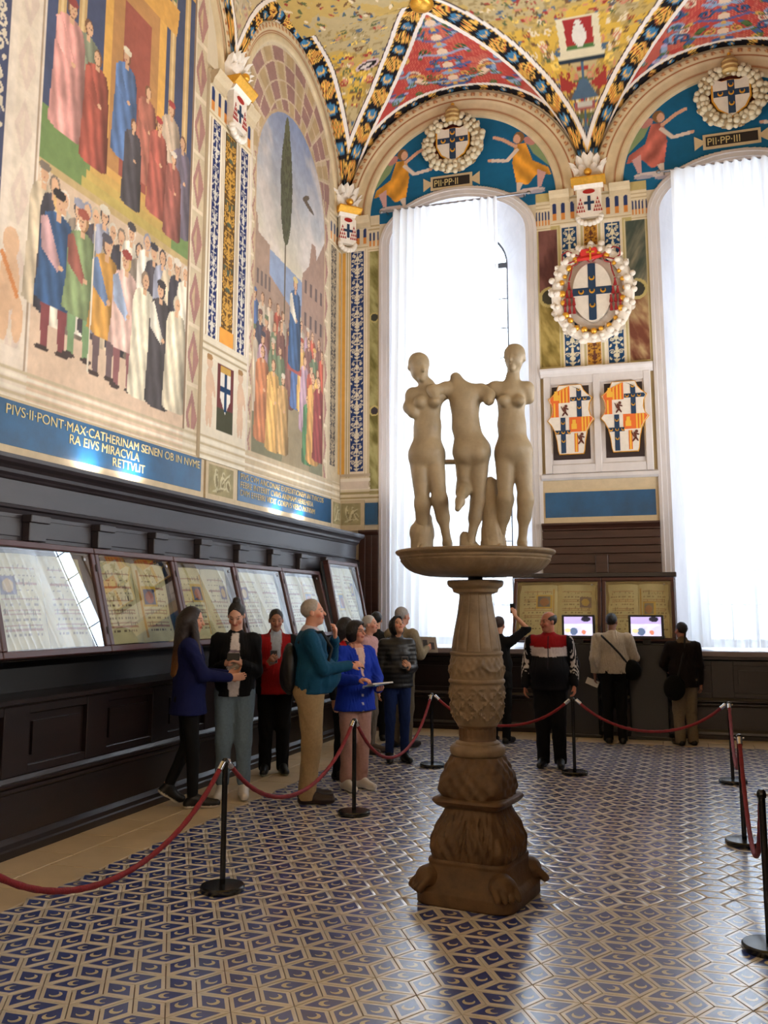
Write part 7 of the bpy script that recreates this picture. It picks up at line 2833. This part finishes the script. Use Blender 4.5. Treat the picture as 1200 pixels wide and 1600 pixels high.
# 5 young woman behind
P = person((-3.27, 9.05), -108, 1.57, 'smiling dark haired young woman with a red trimmed jacket behind the cardigan woman', dict(col=lambda V: np.where(((np.abs(V[:, 0] - .10) < .05) & (V[:, 1] > 0) & (V[:, 2] > 1.15))[:, None], np.array((.55, .05, .06))[None], np.array((.06, .065, .08))[None]).astype(np.float32), hem=.86), dict(col=(.03, .03, .035)),
           dict(style='long', col=(.06, .035, .03), len=.24), dict(col=(.07, .045, .035)), skin=(.74, .54, .44), head=(.05, .05, 0), female=True, res=.0105)


# 6 woman in blue cardigan
def cardigan(V):
    c = np.tile(np.array((.06, .18, .60), np.float32), (len(V), 1))
    f = (V[:, 1] > .02) & (np.abs(V[:, 0]) < .014 + .16 * np.clip(V[:, 2] - 1.20, 0, .3)) & (V[:, 2] > 1.17)
    c[f] = (.74, .62, .58)
    c[(V[:, 2] > 1.462) & (V[:, 1] > -.03) & (np.abs(V[:, 0]) < .08)] = (.70, .50, .42)
    bt = (V[:, 1] > .05) & (np.abs(V[:, 0] - .012) < .011) & (np.abs((V[:, 2] % .085) - .04) < .010) & (V[:, 2] < 1.16)
    c[bt] = (.75, .75, .80)
    return c


P = person((-3.00, 8.58), -128, 1.545, 'short haired woman in glasses and a long blue cardigan holding guide booklets', dict(col=cardigan, hem=.81, t=.028, flare=.03, sleeve=.024, wr=.006, name='cardigan'), dict(col=(.62, .48, .44), w=.02, crop=.03), dict(style='bob', col=(.075, .045, .035), face=(.058, .085, .098)), WHITE_SH,
           skin=(.72, .50, .41), head=(.42, .05, 0), R=dict(hand=(.13, .27, 1.14), hint=(.8, -.5, -.8), dir=(-.45, .85, .1), palm=(-.2, 0, -1), curl=.5), L=dict(hand=(-.10, .30, 1.04), hint=(-.8, -.5, -.8), dir=(.4, .9, 0), palm=(.2, 0, 1), curl=.6), female=True, build=1.05, belly=.02,
           extra=lambda P: [MB().tube([tuple((np.array(P['hp'](g * .030 + .020 * math.cos(a), .100, .003 + .016 * math.sin(a)))) * P['s']) for a in np.linspace(0, 2 * math.pi, 13)], .0018, 5).build('glasses_rim', BLK, P['ob']) for g in (-1, 1)]
           + [MB().tube([tuple(np.array(P['hp'](g * .05, .098, .006)) * P['s']), tuple(np.array(P['hp'](g * .078, .0, .006)) * P['s'])], .0018, 5).build('glasses_temple', BLK, P['ob']) for g in (-1, 1)])
for k, (dz, col, lb) in enumerate(((0, (.30, .45, .62), 'blue guide booklet held by the woman in the cardigan'), (.016, (.80, .80, .82), 'white folded leaflet lying on the blue booklet'))):
    r0 = carried('guide_booklet', P, (.0 - .03 * k, .40 + .03 * k, 1.092 + dz), None, None, lb, 'booklet', (.12, .05, .3 - .5 * k))
    MB().box(-.10, -.075, -.005, .10, .075, .005, .002).build('cover', mat('booklet_cover_%d' % k, col, .4, var=.25, scale=25), r0)
    MB().box(-.097, -.072, .005, .097, .072, .009).build('pages', mat('paper', (.82, .81, .78), .7), r0)

# 7, 8, 9 visitors at the back
P = person((-3.58, 10.72), -95, 1.58, 'white haired visitor in pale pink behind the woman with booklets', dict(col=(.70, .55, .55), hem=.85, name='blouse'), dict(col=(.40, .36, .32)), dict(style='short', col=(.66, .64, .62), face=(.066, .088, .10)), dict(col=(.3, .25, .22)), skin=(.76, .56, .48), head=(.1, .15, 0), female=True, res=.0105)
P = person((-3.82, 11.75), 20, 1.62, 'dark haired visitor seen from behind near the window curtain', dict(col=(.07, .065, .06), hem=.85), dict(col=(.05, .05, .06)), dict(style='short', col=(.04, .035, .035)), BLACK_SH, res=.0105)
P = person((-3.34, 11.28), -20, 1.68, 'grey haired man with a dark backpack reading a printed sheet', dict(col=(.50, .46, .38), hem=.86, name='shirt'), dict(col=(.36, .33, .28)), dict(style='short', col=(.55, .53, .52)), dict(col=(.10, .08, .07)), skin=(.72, .52, .44), head=(-.2, .1, 0),
           L=dict(hand=(-.05, .35, 1.22), dir=(0, 1, .2), curl=.6), R=dict(hand=(.16, .33, 1.22), dir=(0, 1, .2), curl=.6), res=.0105)
r0 = carried('printed_sheet', P, (.06, .45, 1.26), None, None, 'large printed sheet held open by the grey haired man', 'leaflet', (.25, 0, 0))
MB().box(-.17, -.001, -.10, .17, .001, .10).build('paper_sheet', mat('paper'), r0)
for k in range(3):
    MB().box(-.14 + k * .1, -.0025, -.06 + .03 * (k % 2), -.07 + k * .1, -.001, .03 + .03 * (k % 2)).build('printed_picture', mat('print_grey', (.45, .46, .50), .7, var=.3, scale=40), r0)
bp_ = tag(empty('backpack', world_of(P, (0, -.2, 1.22))), 'dark backpack worn by the grey haired man with the sheet', 'backpack')
bp_.rotation_euler = (0, 0, math.radians(-20))
o = mesh_obj('pack_bag', bpy.data.meshes['pack_bag'], None, bp_)

# 10 woman in puffer vest
def vest(V):
    c = np.tile(np.array((.045, .05, .065), np.float32), (len(V), 1))
    c[np.abs(V[:, 0]) > .165] = (.028, .028, .035)
    return c


P = person((-3.08, 10.22), -152, 1.575, 'woman in a black puffer vest and blue jeans looking up', dict(col=vest, hem=.88, t=.030, collar=.05, quilt=True, wr=.002, name='puffer_vest'), dict(col=(.08, .15, .32), w=.004), dict(style='bob', col=(.035, .03, .03), face=(.062, .088, .105)), BLACK_SH,
           skin=(.72, .53, .42), head=(.30, .45, 0), R=dict(hand=(.24, .06, .86)), L=dict(hand=(-.10, .27, 1.12), hint=(-.35, -.5, -1), dir=(.5, .6, .55), palm=(.3, -.9, .2), curl=.6), top_mat=SHINY, female=True)
phone(P, 'L', 'mobile phone held by the woman in the puffer vest', (.30, .29, .28), .25, 0)

# 11 person behind the pedestal raising an arm
P = person((-2.27, 12.0), -10, 1.56, 'visitor in black half hidden by the pedestal raising one arm', dict(col=BLKC, hem=.75, name='coat'), dict(col=BLKC), dict(style='short', col=(.16, .10, .08)), BLACK_SH, R=dict(hand=(.20, .12, 1.76), hint=(1, .2, -.2), dir=(-.25, 0, 1), palm=(-.6, .8, 0), curl=.6), res=.0105)
phone(P, 'R', 'small dark phone raised beside the pedestal', (.03, .03, .03), 0, 0)


# 12 man in track jacket
def track(V):
    x, y, z = V.T
    c = np.tile(np.array((.035, .037, .065), np.float32), (len(V), 1))
    torso = np.abs(x) < .205
    c[torso & (z > 1.235 + .06 * np.clip(np.abs(x) - .03, 0, 1))] = (.74, .70, .70)
    c[torso & (z > 1.335 + .10 * np.clip(np.abs(x) - .03, 0, 1))] = (.50, .03, .06)
    c[(np.abs(x) < .20) & (z > 1.40)] = (.50, .03, .06)
    c[(np.abs(x) >= .205) & (np.abs(np.abs(y) % .022 - .011) < .005) & (np.abs(y) < .03) & (np.abs(x) > .235)] = (.78, .76, .76)
    c[(y > .08) & (np.abs(x) < .005) & (z > 1.1)] = (.12, .10, .14)
    return c


P = person((-1.42, 10.38), -178, 1.625, 'balding man in a red white and navy track jacket by the rope', dict(col=track, hem=.86, t=.030, collar=.02, sleeve=.022, name='track_jacket'), dict(col=(.03, .03, .045), w=.026), dict(style='horse', col=(.06, .05, .05)), BLACK_SH,
           skin=(.66, .43, .34), head=(-.85, .0, 0), R=dict(hand=(.28, .05, .90), dir=(.05, .1, -1), curl=.6), L=dict(hand=(-.28, .05, .92), dir=(-.05, .2, -1), curl=.7), build=1.10, belly=.05)
# 13 man in white shirt
P = person((-.90, 12.42), 8, 1.60, 'man in a pale shirt with a black shoulder bag facing the screens', dict(col=(.66, .62, .56), hem=.93, t=.028, sleeve=.024, wr=.007, name='shirt'), dict(col=(.03, .028, .03), w=.018), dict(style='short', col=(.045, .035, .035)), BLACK_SH,
           skin=(.50, .35, .28), head=(-.35, 0, 0), R=dict(hand=(.16, .26, 1.10), hint=(.7, -.5, -.8)), L=dict(hand=(-.25, .05, .90), curl=.8), build=1.10, belly=.03)
r0 = tag(empty('shoulder_bag', world_of(P, (.235, -.06, .98))), 'black bag slung across the back of the man in the pale shirt', 'bag')
r0.rotation_euler = (0, 0, math.radians(8))
S = SDF((-.2, -.12, -.2), (.2, .12, .2), .010)
S.ell((0, 0, 0), (.12, .06, .13), .03)
V, F = S.surface()
mesh_obj('bag_body', np_mesh('bag_body', relax(V, F), F, lin(np.tile(np.array((.02, .02, .022)), (len(V), 1))), True), CLOTH, r0)
MB().tube([(-.06, -.03, .10), (-.14, -.105, .20), (-.24, -.115, .31), (-.33, -.075, .40), (-.36, .01, .43)], .013, 6).build('strap', mat('black_webbing'), r0, True)
r0 = carried('folded_paper', P, (-.285, .07, .80), None, None, 'folded white paper in the hand of the man in the pale shirt', 'paper', (0, .4, 0))
MB().box(-.08, -.002, -.04, .08, .002, .04).build('paper_sheet', mat('paper'), r0)
# 14 man in brown jacket
P = person((-.06, 12.50), 22, 1.49, 'man in a dark brown jacket and khaki trousers facing the screens', dict(col=lambda V: np.where(((V[:, 2] > 1.455) & (np.abs(V[:, 0]) < .1))[:, None], np.array((.36, .30, .22))[None], np.array((.075, .045, .045))[None]).astype(np.float32), hem=.82, t=.03, collar=.02), dict(col=(.42, .37, .30), w=.026), dict(style='short', col=(.07, .06, .06)),
           dict(col=(.06, .045, .04)), skin=(.62, .42, .34), head=(.25, .05, 0), build=1.08, L=dict(hand=(-.14, .28, 1.05), hint=(-.8, -.4, -.8)))
r0 = tag(empty('shoulder_bag', world_of(P, (-.20, -.14, .82))), 'black shoulder bag hanging on the man in the brown jacket', 'bag')
r0.rotation_euler = (0, 0, math.radians(22))
mesh_obj('bag_body', bpy.data.meshes['bag_body'], None, r0).scale = (1.15, 1, 1.2)
MB().tube([(.05, 0, .14), (.10, -.0, .30), (.16, .02, .52), (.20, .08, .68)], .012, 6).build('strap', mat('black_webbing'), r0, True)
